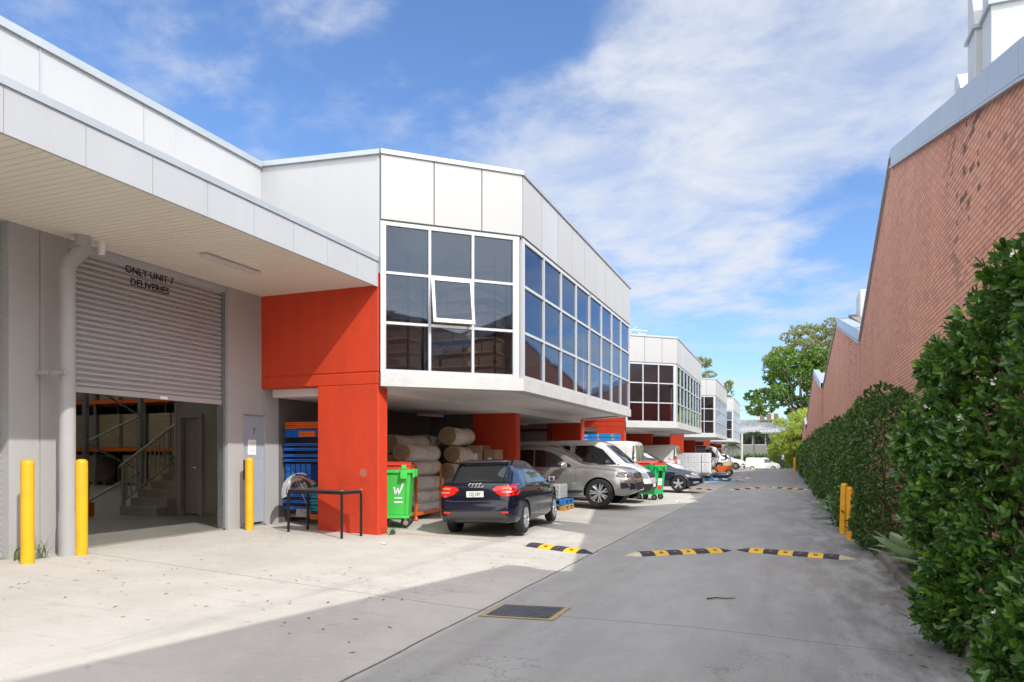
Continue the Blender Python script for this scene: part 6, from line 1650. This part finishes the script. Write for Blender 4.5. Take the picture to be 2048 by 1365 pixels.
# ------------------------------------------------------------------ wheelie bins (four-wheeled)
m_gbin = mat('bright_green_plastic', (.07, .62, .09), .38, var=.08, scale=3)
m_gbin2 = mat('deep_green_plastic', (.01, .48, .12), .38, var=.08, scale=3)
m_rlid = mat('red_lid_plastic', (.70, .06, .035), .42, var=.1, scale=3)
def big_bin(label, loc, rz, mg, s_=1.0, logo=True, L_=1.26):
    rt = empty('wheeled_bin', loc, label, 'bin', 'four-wheeled green bins')
    W_, H0, H1 = 1.0, .24, 1.12; lx = .34 / 1.26 * L_
    b = MB()
    lo = [(-L_ * .42, -W_ * .36), (L_ * .42, -W_ * .36), (L_ * .42, W_ * .36), (-L_ * .42, W_ * .36)]
    hi = [(-L_ * .5, -W_ * .48), (L_ * .5, -W_ * .48), (L_ * .5, W_ * .48), (-L_ * .5, W_ * .48)]
    b.add([(*p, H0) for p in lo] + [(*p, H1) for p in hi], [(0,3,2,1),(4,5,6,7),(0,1,5,4),(1,2,6,5),(2,3,7,6),(3,0,4,7)])
    bo = b.build('body', mg, rt, bevel=.035, bseg=3)
    r_ = MB(); r_.box(-L_*.5-.03, L_*.5+.03, -W_*.48-.03, -W_*.48+.03, H1 - .03, H1 + .045); r_.box(-L_*.5-.03, L_*.5+.03, W_*.48-.03, W_*.48+.03, H1 - .03, H1 + .045)
    r_.box(-L_*.5-.03, -L_*.5+.03, -W_*.48+.03, W_*.48-.03, H1 - .03, H1 + .045); r_.box(L_*.5-.03, L_*.5+.03, -W_*.48+.03, W_*.48-.03, H1 - .03, H1 + .045)
    r_.build('rim', mg, rt, bevel=.01)
    p = MB()
    for sx_ in (-.38, .32):
        p = MB(); p.box(sx_ * L_ - .07, sx_ * L_ + .07, -W_*.48-.07, -W_*.48-.025, H1 - .14, H1 + .04); p.box(sx_ * L_ - .05, sx_ * L_ + .05, -W_*.48-.05, -W_*.48, H1 + .045, H1 + .13); p.build('lifting_lug', mg, rt, bevel=.008)
    for sy_ in (-.3, .3):
        p = MB(); p.box(L_*.5+.025, L_*.5+.07, sy_ - .08, sy_ + .08, H1 - .12, H1 + .04); p.build('lifting_lug', mg, rt, bevel=.008)
        p = MB(); p.box(-L_*.5-.07, -L_*.5-.025, sy_ - .08, sy_ + .08, H1 - .12, H1 + .04); p.build('lifting_lug', mg, rt, bevel=.008)
    for k in range(2): rb_ = MB(); sx_ = (-.40, .40)[k]; rb_.add([(sx_*L_*.9 - .02, -W_*.37-.006, H0+.03), (sx_*L_*.9 + .02, -W_*.37-.006, H0+.03), (sx_*L_*1.05 + .02, -W_*.475-.012, H1-.15), (sx_*L_*1.05 - .02, -W_*.475-.012, H1-.15)], [(0,1,2,3)]); rb_.build('stiffening_rib', mg, rt, fixn=False)
    b2 = MB(); b2.box(-L_*.44, L_*.44, -W_*.38, W_*.38, H0 - .05, H0 + .01); b2.build('base_rim', mg, rt, bevel=.01)
    ld = MB(); pr = []
    n = 9
    vs = []
    for i in range(n):
        t = i / (n - 1); y = -W_ * .5 + W_ * t; z = H1 + .05 + .13 * math.sin(math.pi * min(1, .12 + t * .88)) ** .8
        for x in (-L_ * .50, -L_ * .2, L_ * .2, L_ * .50): vs.append((x, y, z + (0.015 if abs(x) < L_ * .3 else 0)))
    ld.add(vs, [(i * 4 + k, i * 4 + k + 1, i * 4 + k + 5, i * 4 + k + 4) for i in range(n - 1) for k in range(3)])
    ld.box(-L_ * .50, L_ * .50, -W_ * .51, -W_ * .49, H1 + .046, H1 + .10); ld.box(-L_*.5, -L_*.49, -W_*.49, W_*.49, H1 + .046, H1 + .14); ld.box(L_*.49, L_*.5, -W_*.49, W_*.49, H1 + .046, H1 + .14)
    ld.build('lid', m_rlid, rt, smooth=True)
    for sx_ in (-.34, .34):
        for sy_ in (-.28, .28):
            w_ = empty('caster', (0, 0, 0)); w_.parent = rt
            c = MB(); c.lathe([(.02, -.022), (.085, -.022), (.10, -.012), (.10, .012), (.085, .022), (.02, .022)], 18, 'y', (sx_ * L_, sy_, .10)); c.build('tyre', m_rubber, w_, smooth=True)
            c = MB(); c.lathe([(.001, -.026), (.055, -.026), (.055, .026), (.001, .026)], 12, 'y', (sx_ * L_, sy_, .10)); c.build('hub', m_galv, w_)
            c = MB(); c.box(sx_*L_ - .03, sx_*L_ + .03, sy_ - .04, sy_ - .032, .08, .19); c.box(sx_*L_ - .03, sx_*L_ + .03, sy_ + .032, sy_ + .04, .08, .19); c.box(sx_*L_ - .04, sx_*L_ + .04, sy_ - .04, sy_ + .04, .19, .2); c.build('fork', mat('brassy_zinc', (.45, .38, .2), .4, metal=.6), w_)
    def fy(z): return -W_ * (.36 + .12 * (z - H0) / (H1 - H0)) - .004
    ey = Vector((0, (fy(1.0) - fy(.5)) / .5, 1)).normalized()
    if logo:
        q = MB(); z0 = .66
        def fp(x, z): return (x, fy(z) - .0025, z)
        def stroke(pts): q.add([fp(*a) for a in pts], [tuple(range(len(pts)))])
        stroke([(.02, .82), (.055, .82), (.085, .68), (.055, .66)]); stroke([(.10, .80), (.13, .80), (.15, .68), (.12, .66)]); stroke([(.055, .66), (.085, .68), (.12, .80), (.10, .80)])
        stroke([(.12, .66), (.15, .68), (.24, .90), (.20, .90)])
        q.build('bin_logo', m_paper, rt, fixn=False)
        q = MB(); q.add([fp(.045, .585), fp(.195, .585), fp(.195, .615), fp(.045, .615)], [(0, 1, 2, 3)]); q.build('worn_lettering', m_paper, rt, fixn=False)
        q = MB(); q.add([fp(.035, .50), fp(.205, .50), fp(.205, .535), fp(.035, .535)], [(0, 1, 2, 3)]); q.build('worn_lettering', m_paper, rt, fixn=False)
    rt.rotation_euler = (0, 0, rz); rt.scale = (s_, s_, s_)
    return rt
b1 = big_bin('bright green four-wheeled bin with red lid and white logo, beside the red pillar', (-6.90, 11.70, .14), R(24), m_gbin, .93, L_=.74)
b2 = big_bin('green bin with red lid at the drive edge, in front of the dark sedan', (-4.12, 23.0, .04), R(-12), m_gbin2, .95, logo=False, L_=.80)
def fx(z): return .80 * (.42 + .08 * (z - .24) / .88) + .004
for (z0, z1, mt_, tx, tc_) in ((.74, .98, m_black, 'BIN', (.1, .6, .2)), (.62, .72, m_paper, '', None), (.50, .60, m_paper, '', None), (.34, .46, mat('red_sticker', (.75, .03, .03), .5), 'NO', (1, 1, 1))):
    q = MB(); q.add([(fx(z0), -.18, z0), (fx(z0), .18, z0), (fx(z1), .18, z1), (fx(z1), -.18, z1)], [(0, 1, 2, 3)]); so2 = q.build('bin_sticker', mt_, b2, fixn=False)
    if False: text_obj('sticker_lettering', tx, (z1 - z0) * .7, m_paper if tc_[0] > .5 else m_gbin, so2, frame_mtx((fx(z0) + .006, 0, z0 + .02), (0, 1, 0), (.08, 0, 1)), ext=.001)

# ------------------------------------------------------------------ felt rolls in stillages
def felt_roll(x, y, z, r, L_, yaw, label, seed, sag=.0):
    rg = random.Random(seed)
    rt = empty('felt_roll', (x, y, z), label, 'fabric roll', 'plastic-wrapped felt rolls under the first bay')
    r *= 1.06
    b = MB(); n = 12; seg = 20; vs = []
    for i in range(n + 1):
        t = i / n; rr = r * (1.0 - .10 * (2 * t - 1) ** 8 + .03 * math.sin(t * 9 + seed))
        if i == 0: rr = r * .97
        if i == n: rr = r * .72
        for k in range(seg):
            a = 2 * math.pi * k / seg; q = rr * (1 + .025 * math.sin(3 * a + seed + t * 4)); zz = q * math.sin(a) * (.92 if math.sin(a) < 0 else .97)
            vs.append((q * math.cos(a) * 1.04, L_ * t, zz - sag * math.sin(math.pi * t)))
    b.add(vs, [(i * seg + k, i * seg + (k + 1) % seg, (i + 1) * seg + (k + 1) % seg, (i + 1) * seg + k) for i in range(n) for k in range(seg)] + [tuple(n * seg + k for k in range(seg))])
    b.build('plastic_wrap', m_rollwrap, rt, smooth=True)
    e = MB(); ring = lambda f, yy: [(r * f * 1.02 * math.cos(2 * math.pi * k / seg), yy, r * f * .95 * math.sin(2 * math.pi * k / seg)) for k in range(seg)]
    e.add(ring(.97, .0) + ring(.93, -.012) + ring(.10, -.004) + ring(.08, .04), [(i * seg + k, i * seg + (k + 1) % seg, (i + 1) * seg + (k + 1) % seg, (i + 1) * seg + k) for i in range(3) for k in range(seg)])
    e.build('coiled_end', m_kraft, rt, fixn=False)
    e = MB(); pts = []
    for t in range(60): a = t * .55; rr = r * (.12 + .80 * t / 59); pts.append((rr * math.cos(a) * 1.02, -.014, rr * math.sin(a) * .95))
    e.tube(pts, .0035, 3); e.build('coil_edge', m_twig, rt)
    rt.rotation_euler = (rg.uniform(-.02, .02), 0, yaw)
    return rt
RL = [(-7.28, 12.62, 1.54, .19, 1.55, .03, 'topmost felt roll of the front stack, its brown coiled end facing the camera'),
      (-7.33, 12.95, 1.20, .17, 1.35, .02, 'second felt roll from the top of the front stack'), (-7.30, 12.98, .89, .17, 1.38, .02, 'third felt roll from the top of the front stack'),
      (-7.34, 12.92, .60, .17, 1.4, .03, 'felt roll second from the bottom of the front stack'), (-7.32, 12.95, .34, .15, 1.4, .02, 'bottom felt roll of the front stack inside the orange frame'),
      (-7.80, 13.0, 1.72, .20, 1.7, .05, 'felt roll lying high behind the front stack, with a torn plastic corner'), (-7.75, 12.9, 1.30, .19, 1.5, .02, 'felt roll under the one with the torn plastic corner'),
      (-8.15, 13.0, 1.55, .19, 1.5, .02, 'felt roll showing only its left end beside the red pillar, upper one'), (-8.2, 12.9, 1.15, .19, 1.5, .02, 'felt roll beside the red pillar, just above the bin lid'),
      (-7.85, 13.1, .90, .19, 1.5, .02, 'felt roll hidden behind the third one of the front stack'),
      (-7.42, 15.0, 1.93, .22, 1.15, .0, 'highest felt roll of the rear stack, standing above all the others'), (-7.35, 15.1, 1.50, .20, 1.25, .02, 'second felt roll of the rear stack, its plastic flap loose'),
      (-7.42, 14.95, 1.10, .20, 1.25, .0, 'third felt roll of the rear stack'), (-7.5, 14.9, .72, .20, 1.3, .0, 'fourth felt roll of the rear stack'), (-7.5, 14.9, .36, .19, 1.3, .0, 'lowest felt roll of the rear stack'),
      (-7.9, 14.8, 1.80, .16, .9, .1, 'small felt roll end peeping between the two stacks')]
for i, a in enumerate(RL): felt_roll(*a[:6], a[6], i + 1, sag=.02)
def stillage(x0, x1, y0, y1, z0, h_, label):
    rt = empty('stillage', (x0, y0, z0), label, 'metal stillage', 'orange stillages holding the felt rolls', world=True)
    for (x, y) in ((x0, y0), (x1, y0), (x0, y1), (x1, y1)):
        b = MB(); b.tube([(x, y, z0 + .02), (x, y, z0 + h_ * .55), (x + .012, y, z0 + h_ * .75), (x, y, z0 + h_)], [.030, .026, .03, .012], 8); b.lathe([(.055, z0), (.055, z0 + .02), (.03, z0 + .07)], 12, 'z', (x, y, 0)); b.build('post', m_orange, rt, smooth=True)
    b = MB(); zb = z0 + .13
    b.bar((x1, y0, zb), (x1, y1, zb), .04, .06); b.bar((x0, y0, zb), (x0, y1, zb), .04, .06); b.bar((x0, y0, zb), (x1, y0, zb), .04, .06); b.bar((x0, y1, zb), (x1, y1, zb), .04, .06)
    b.build('base_rail', m_orange, rt)
stillage(-8.3, -7.06, 12.82, 13.92, .15, 1.12, 'orange steel stillage holding the front stack of felt rolls')
stillage(-8.3, -7.10, 15.0, 16.1, .15, 1.25, 'orange steel stillage holding the rear stack of felt rolls')
for (x0, x1, y0, y1, z0, z1, lb) in ((-7.35, -6.95, 15.9, 16.5, .15, 1.72, 'tall wrapped carton beside the red partition, left one'), (-6.93, -6.62, 16.0, 16.5, .15, 1.62, 'slightly lower pinkish carton against the red partition, right one')):
    o = empty('carton', (x0, y0, z0), lb, 'box', world=True); b = MB(); b.box(x0, x1, y0, y1, z0, z1); b.build('box_body', m_wrap if x0 < -7 else m_carton, o, bevel=.02); b = MB(); b.box(x0 + .1, x1 - .1, y0 - .003, y0 - .001, z1 - .35, z1 - .2); b.build('paper_label', m_paper, o)
# ------------------------------------------------------------------ pallets
def pallet(rt, w_, d_, mt, z=0, name='pallet_deck'):
    b = MB()
    for i in range(6): b.box(-w_/2 + i * w_/5.5, -w_/2 + i * w_/5.5 + w_ * .09, -d_/2, d_/2, z + .115, z + .135)
    for y in (-d_/2, -.05, d_/2 - .1): b.box(-w_/2, w_/2, y, y + .10, z + .0, z + .02)
    for y in (-d_/2, -.05, d_/2 - .1):
        for x in (-w_/2, -.07, w_/2 - .14): b.box(x, x + .14, y, y + .10, z + .02, z + .115)
    return b.build(name, mt, rt)
pw = empty('loaded_pallet', (-5.62, 17.45, .08), 'pallet of shrink-wrapped grey goods squeezed between the hatchback and the bronze-grey car', 'pallet')
pallet(pw, .9, .8, mat('orange_timber', (.50, .26, .07), .8, var=.2)); pallet(pw, .88, .78, m_bluepal, z=.14)
b = MB(); b.box(-.36, .30, -.34, .34, .28, .66); b.build('wrapped_load', mat('grey_shrink_wrap', (.42, .43, .44), .25, var=.2, scale=5, bump=1, bscale=9, bdist=.05, coat=.5), pw, bevel=.03)
# blue pallets stacked on a rack beyond the second van
for i in range(3):
    p = empty('blue_pallet', (-6.72, 26.9, 1.86 + i * .145), ['lowest', 'middle', 'topmost'][i] + ' blue pallet of the stack showing above the vans', 'pallet', 'stacked blue pallets above the vans')
    b = MB(); b.box(-.66, .66, -.52, -.49, 0, .12); b.box(-.66, .66, .49, .52, 0, .12); b.box(-.66, -.63, -.49, .49, 0, .12); b.box(.63, .66, -.49, .49, 0, .12)
    b.build('side_board', m_bluepal, p, bevel=.006)
    b = MB()
    for k in range(7): b.box(-.66 + k * .205, -.56 + k * .205, -.52, .52, .121, .135)
    b.build('deck', m_bluepal, p)
    b = MB(); 
    for k in (-.63, 0, .55): b.box(k, k + .08, -.525, -.521, .01, .11)
    b.build('end_block', m_wood, p)
    text_obj('stencil', 'CHEP', .06, m_paper, p, frame_mtx((-.45, -.5215, .035), (1, 0, 0), (0, 0, 1)), ext=.001)
    p.rotation_euler = (0, 0, R(2 - 2 * i))
# their support: stack of plain pallets hidden below
for i in range(12):
    p = empty('timber_pallet', (-6.72, 27.0, .12 + i * .144), 'plain timber pallet under the blue ones, mostly hidden by the vans', 'pallet', 'plain pallets under the blue ones'); pallet(p, 1.2, .95, m_wood)
p = empty('blue_pallet', (-6.9, 42.0, 1.85), 'single blue pallet edge showing above the van with the tall red tail lamp', 'pallet')
b = MB(); b.box(-.8, .8, -.5, .5, 0, .16); b.box(-.72, .72, -.45, .45, -.04, 0); b.build('side_board', m_bluepal, p, bevel=.02)
for i in range(10):
    q = empty('timber_pallet', (-6.9, 42.0, .15 + i * .165), 'plain pallet carrying the single blue one, hidden behind the far van', 'pallet', 'plain pallets carrying the single blue one'); pallet(q, 1.3, .9, m_wood)
# white cartons
m_wbox = mat('white_carton', (.86, .87, .89), .45, var=.06, scale=2)
rc2 = random.Random(5)
def box_stack(x0, x1, y, d_, z0, cols, rows, hh, place_, skip=0):
    w_ = (x1 - x0) / cols
    for i in range(cols):
        for j in range(rows):
            o = empty('white_box', (x0 + i * w_, y, z0 + j * hh), 'white carton in the large wrapped stack ' + place_, 'box', 'white cartons stacked ' + place_)
            b = MB(); g_ = .003; b.box(g_, w_ - g_, rc2.uniform(0, .02), d_, .004, hh - .006); b.build('box_body', m_wbox, o, bevel=.008)
            b = MB(); b.box(w_ * .34, w_ * .50, -.004, -.001, hh * .5, hh * .60); b.build('print_mark', m_cap, o)
box_stack(-5.90, -4.50, 41.2, .9, .23, 4, 5, .27, 'left of the forklift')
box_stack(-4.47, -4.02, 41.2, .9, .23, 1, 5, .27, 'nearest the forklift mast')
for x in (-5.2, -4.25): p = empty('timber_pallet', (x, 41.65, .08), 'pallet under the white cartons', 'pallet', 'pallets under the white cartons'); pallet(p, 1.3 if x < -5 else .5, .9, m_wood)
# black goods on blue pallets near the drive
for k, (x, y, lb) in enumerate(((-4.35, 40.2, 'nearer blue pallet loaded with dark wrapped cushions, by the sedan'), (-3.45, 41.2, 'farther blue pallet loaded with dark wrapped cushions'))):
    p = empty('loaded_pallet', (x, y, .04), lb, 'pallet', 'blue pallets with dark cushions'); pallet(p, 1.1, .9, m_bluepal)
    b = MB(); vs = []; n = 8; seg = 16
    for i in range(n + 1):
        a = math.pi * (i / n - .5)
        for q in range(seg): bb = 2 * math.pi * q / seg; vs.append((math.copysign(abs(math.cos(bb)) ** .7, math.cos(bb)) * .62 * math.cos(a) ** .6, math.copysign(abs(math.sin(bb)) ** .7, math.sin(bb)) * .45 * math.cos(a) ** .6, .30 + .16 * math.sin(a)))
    b.add(vs, [(i * seg + q, i * seg + (q + 1) % seg, (i + 1) * seg + (q + 1) % seg, (i + 1) * seg + q) for i in range(n) for q in range(seg)])
    b.build('dark_cushion', mat('black_wrapped_fabric', (.03, .028, .035), .3, coat=.6, bump=.8, bscale=8, bdist=.04), p, smooth=True)
# black wheeled bin behind the cartons
bb_ = empty('black_bin', (-5.15, 47.2, 1.05), 'tall black bin standing above the white cartons', 'bin'); b = MB(); b.box(-.28, .28, -.3, .3, 0, .95); b.build('body', m_plastic, bb_, bevel=.03); b = MB(); b.box(-.32, .34, -.35, .35, .95, 1.02); b.build('lid', m_plastic, bb_, bevel=.02)
st_ = MB(); st_.box(-5.6, -4.7, 46.8, 47.6, .1, 1.05); tag(st_.build('crate', m_carton), 'brown crate carrying the tall black bin behind the white cartons', 'crate')
# ------------------------------------------------------------------ forklift (nose toward -x)
fk = empty('forklift', (-4.15, 51.0, .03), 'orange and cream forklift facing the white cartons, with a steel overhead guard', 'forklift')
m_cream = mat('cream_enamel', (.66, .56, .36), .4, var=.1, scale=4)
b = MB(); b.prism([(-.75, .28), (.55, .28), (.72, .40), (.72, .72), (-.35, .72), (-.42, .60), (-.75, .60)], -.48, .48, 'y'); b.build('chassis', m_orange, fk, bevel=.03)
b = MB(); b.prism([(.05, .72), (.74, .72), (.78, .95), (.70, 1.12), (.25, 1.10), (.05, 1.02)], -.46, .46, 'y'); b.build('counterweight', m_cream, fk, bevel=.05)
b = MB(); b.box(-.1, .30, -.24, .24, 1.13, 1.22); b.box(.22, .32, -.24, .24, 1.2, 1.58); b.build('seat', m_black, fk, bevel=.03)
b = MB()
for y in (-.46, .46): b.bar((-.55, y, .72), (-.35, y, 1.98), .05, .05); b.bar((.66, y, 1.05), (.42, y, 1.98), .06, .05); b.bar((-.38, y, 2.0), (.46, y, 2.0), .05, .05)
for i in range(5): x = -.36 + i * .2; b.bar((x, -.46, 2.02), (x, .46, 2.02), .03, .03)
b.build('overhead_guard', m_galv, fk)
b = MB()
for y in (-.32, .32): b.box(-.92, -.80, y - .04, y + .04, .1, 2.05)
for z in (.4, 1.2, 2.0): b.box(-.90, -.82, -.28, .28, z, z + .08)
b.build('mast', m_plastic, fk)
for y in (-.24, .24): b = MB(); b.box(-1.75, -.93, y - .05, y + .05, .08, .12); b.box(-.97, -.925, y - .05, y + .05, .12, .6); b.build('fork', m_black, fk)
for (x, r_) in ((-.55, .30), (.52, .24)):
    for y in (-.5, .5): wheel(fk, x, y, r_, .18, 1 if y > 0 else -1, spokes=6, twin=False, rimc=m_cream)
b = MB(); b.tube([(-.45, 0, .7), (-.25, 0, 1.35)], .025, 6); b.tube([(-.25 + .02 * math.sin(a), .17 * math.cos(a), 1.36 + .16 * math.sin(a)) for a in [2 * math.pi * k / 14 for k in range(15)]], .014, 5); b.build('steering_wheel', m_black, fk)
fk.scale = (.92, .92, .92)
# ------------------------------------------------------------------ walking man
def man(x, y, label, s_=1.0, rz=0.0):
    rt = empty('person', (x, y, ground_z(x, y)), label, 'person')
    V = [(0,0,.92),(0,0,1.12),(0,0,1.34),(.02,0,1.47),(.05,0,1.56),(.06,0,1.70),
         (0,.16,1.38),(.02,.22,1.12),(.22,.14,1.06),(.32,.08,1.10),(0,-.16,1.38),(.02,-.22,1.12),(.22,-.14,1.06),(.32,-.07,1.10),
         (0,.09,.84),(.04,.10,.48),(-.06,.10,.08),(.08,.11,.03),(0,-.09,.84),(.14,-.10,.48),(.12,-.10,.08),(.27,-.11,.03)]
    E_ = [(0,1),(1,2),(2,3),(3,4),(4,5),(2,6),(6,7),(7,8),(8,9),(2,10),(10,11),(11,12),(12,13),(0,14),(14,15),(15,16),(16,17),(0,18),(18,19),(19,20),(20,21)]
    Rr = [.135,.125,.15,.055,.075,.07,.065,.045,.034,.03,.065,.045,.034,.03,.085,.06,.045,.03,.085,.06,.045,.03]
    me = bpy.data.meshes.new('body'); me.from_pydata(V, E_, []); o = bpy.data.objects.new('body', me); COL.objects.link(o); o.parent = rt
    sk = o.modifiers.new('s', 'SKIN'); sv_ = me.skin_vertices[0].data
    for i, r_ in enumerate(Rr): sv_[i].radius = (r_, r_ * (1.15 if i in (1, 2) else 1))
    sv_[0].use_root = True
    o.modifiers.new('ss', 'SUBSURF').levels = 2; o.modifiers['ss'].render_levels = 2
    bpy.context.view_layer.update()
    m2 = bpy.data.meshes.new_from_object(o.evaluated_get(bpy.context.evaluated_depsgraph_get())); o.modifiers.clear(); o.data = m2
    skin = mat('tan_skin', (.36, .21, .14), .6); shirt = mat('white_shirt', (.72, .74, .82), .8); tr_ = mat('grey_trousers', (.10, .105, .12), .85); sh = mat('black_shoe', (.012, .012, .012), .5); hair = mat('dark_hair', (.02, .015, .012), .8)
    for m_ in (skin, shirt, tr_, sh, hair): m2.materials.append(m_)
    for p in m2.polygons:
        c = p.center; mi = 1
        if c.z < .10: mi = 3
        elif c.z < .95: mi = 2
        elif c.z > 1.49: mi = 4 if (c.z > 1.68 or (c.x < .035 and c.z > 1.58)) else 0
        elif c.x > .25: mi = 0
        p.material_index = mi
    m2.polygons.foreach_set('use_smooth', [True] * len(m2.polygons))
    f = MB(); f.box(.28, .34, -.13, .13, 1.08, 1.30); f.build('held_folder', m_black, rt)
    f = MB(); f.lathe([(.001, .0), (.014, .01), (.001, .035)], 6, 'x', (.125, 0, 1.61)); f.build('nose', skin, rt)
    rt.scale = (s_, s_, s_); rt.rotation_euler = (0, 0, rz)
man(-.32, 75.0, 'man in a white shirt and grey trousers with a dark folder near the far van', .95, R(200))
# ------------------------------------------------------------------ interior: rack, pallets, broom
def rack_frame(x, y0, y1, h_, label):
    rt = empty('storage_rack', (x, y0, .225), label, 'pallet rack', world=True)
    for y in (y0, y1):
        b = MB(); b.box(x - .05, x - .04, y - .04, y + .04, .23, h_); b.box(x + .04, x + .05, y - .04, y + .04, .23, h_); b.box(x - .04, x + .04, y - .04, y - .03, .23, h_); b.build('upright', m_galv, rt)
    b = MB(); z = .5; k = 0
    while z < h_ - .7:
        a, c = (y0, y1) if k % 2 == 0 else (y1, y0); b.bar((x, a, z), (x, c, z + .62), .03, .035); z += .62; k += 1
    b.build('bracing', m_galv, rt)
    b = MB(); b.prism([(-.12 + x, .225), (x + .12, .225), (x + .09, .52), (x - .09, .52)], y0 - .12, y0 - .06, 'y'); b.prism([(y0 - .12, .225), (y0 + .1, .225), (y0 + .1, .50), (y0 - .06, .52)], x + .06, x + .12, 'x'); b.build('corner_guard', m_orange, rt)
rack_frame(-13.5, 10.5, 11.84, 5.6, 'grey pallet rack frame with orange corner guard inside the open doorway')
rk2 = empty('pallet_rack', (-30, 21.6, .225), 'long pallet rack with orange beams deep inside the warehouse', 'pallet rack', world=True)
for x in (-29.2, -26.5, -23.8, -21.2, -18.6):
    b = MB(); b.box(x - .06, x + .06, 21.0, 21.08, .23, 5.8); b.box(x - .06, x + .06, 22.1, 22.18, .23, 5.8); b.build('upright', m_galv, rk2)
for z in (1.62, 3.55):
    b = MB(); b.box(-29.2, -18.6, 20.94, 20.99, z, z + .14); b.box(-29.2, -18.6, 22.19, 22.24, z, z + .14); b.build('rack_beam', m_orange, rk2)
for i, (x, z) in enumerate([(x, z) for z in (.36, 1.77, 3.7) for x in (-28.5, -27.2, -25.8, -24.5, -23.1, -21.9, -20.5, -19.3)]):
    if i in (2, 5): continue
    p = empty('cardboard_pallet', (x, 21.6, z), 'pallet of flat brown cardboard on the deep warehouse rack, ' + ['floor', 'middle', 'upper'][i // 8] + ' level', 'pallet', 'cardboard pallets on the warehouse rack, ' + ['floor', 'middle', 'upper'][i // 8] + ' level')
    b = MB(); b.box(-.55, .55, -.5, .5, .0, 1.35 if z > 1 else 1.1); b.build('cardboard_stack', m_wrap, p, bevel=.02)
    pallet(p, 1.15, 1.0, m_wood, z=-.135)
bw = MB(); bw.box(-30.9, -9.4, 23.2, 23.35, .2, 6.3)
bwo = bw.build('rear_wall', m_darkwall, u0)
br_ = empty('broom', (-10.02, 10.75, .225), 'broom with a green head leaning beside the doorway', 'broom'); b = MB(); b.tube([(0, 0, .06), (.22, .1, 1.05)], .012, 6); b.build('handle', m_black, br_); b = MB(); b.box(-.14, .14, -.03, .03, .05, .11); b.build('brush_head', mat('green_plastic', (.02, .35, .22), .4), br_, bevel=.01); b = MB(); b.box(-.13, .13, -.035, .035, .0, .055); b.build('bristles', m_black, br_)
# ------------------------------------------------------------------ litter
rl_ = random.Random(12)
T = []; 
for i in range(620):
    if rl_.random() < .22: x, y = rl_.uniform(-8.6, -3), rl_.uniform(4.5, 10.2)
    else: x, y = 1.2 - abs(rl_.gauss(0, .16)) if rl_.random() < .75 else rl_.uniform(1.36, 1.9), rl_.uniform(4, 30)
    T.append((x, y, ground_z(x, y) + (.006 if x < 1.2 else .125)))
T = np.array(T); D = np.tile(np.array([[0, 0, 1.]]), (len(T), 1))
tag(leaf_mesh('leaf_litter', T, D, 1, .062, .02, m_deadleaf, None, 3, spread=1.8, shape=4, up=-1.0, jit=.3), kind='stuff')
me = bpy.data.objects['leaf_litter'].data
co = np.empty(len(me.vertices) * 3, np.float32); me.vertices.foreach_get('co', co); co = co.reshape(-1, 3); base = np.repeat(T[:, 2], 4)
co[:, 2] = base + np.clip((co[:, 2] - base) * .15, 0, .02); me.vertices.foreach_set('co', co.ravel())
sk = MB(); sk.tube([(-.74, 7.30, .062), (-.66, 7.36, .066), (-.58, 7.38, .062), (-.48, 7.44, .06)], [.008, .007, .006, .004], 6); tag(sk.build('fallen_stick', m_twig), 'thin dark stick lying on the right half of the drive', 'stick')
m_litter = mat('white_scrap', (.8, .8, .8), .6)
for (x, y, w_, lb, z) in ((-3.12, 22.6, .12, 'white paper scrap on the ground right of the farther green bin', 0), (-2.35, 41.0, .32, 'crumpled white plastic sheet on the drive, nearer piece', 0), (-2.25, 45.5, .28, 'crumpled white plastic sheet on the drive, farther piece', 0), (-5.85, 9.6, .06, 'tiny white scrap in front of the red pillar', 0)):
    q = MB(); rr3 = random.Random(int(x * 100)); g0 = ground_z(x, y)
    n = 5; vs = [(x + (i - 2) * w_ * .4 + rr3.uniform(-.2, .2) * w_, y + (j - 1) * w_ * .6 + rr3.uniform(-.2, .2) * w_, g0 + .006 + rr3.uniform(0, .25) * w_) for j in range(3) for i in range(n)]
    q.add(vs, [(j * n + i, j * n + i + 1, (j + 1) * n + i + 1, (j + 1) * n + i) for j in range(2) for i in range(n - 1)])
    tag(q.build('paper_scrap', m_litter, fixn=False), lb, 'litter')
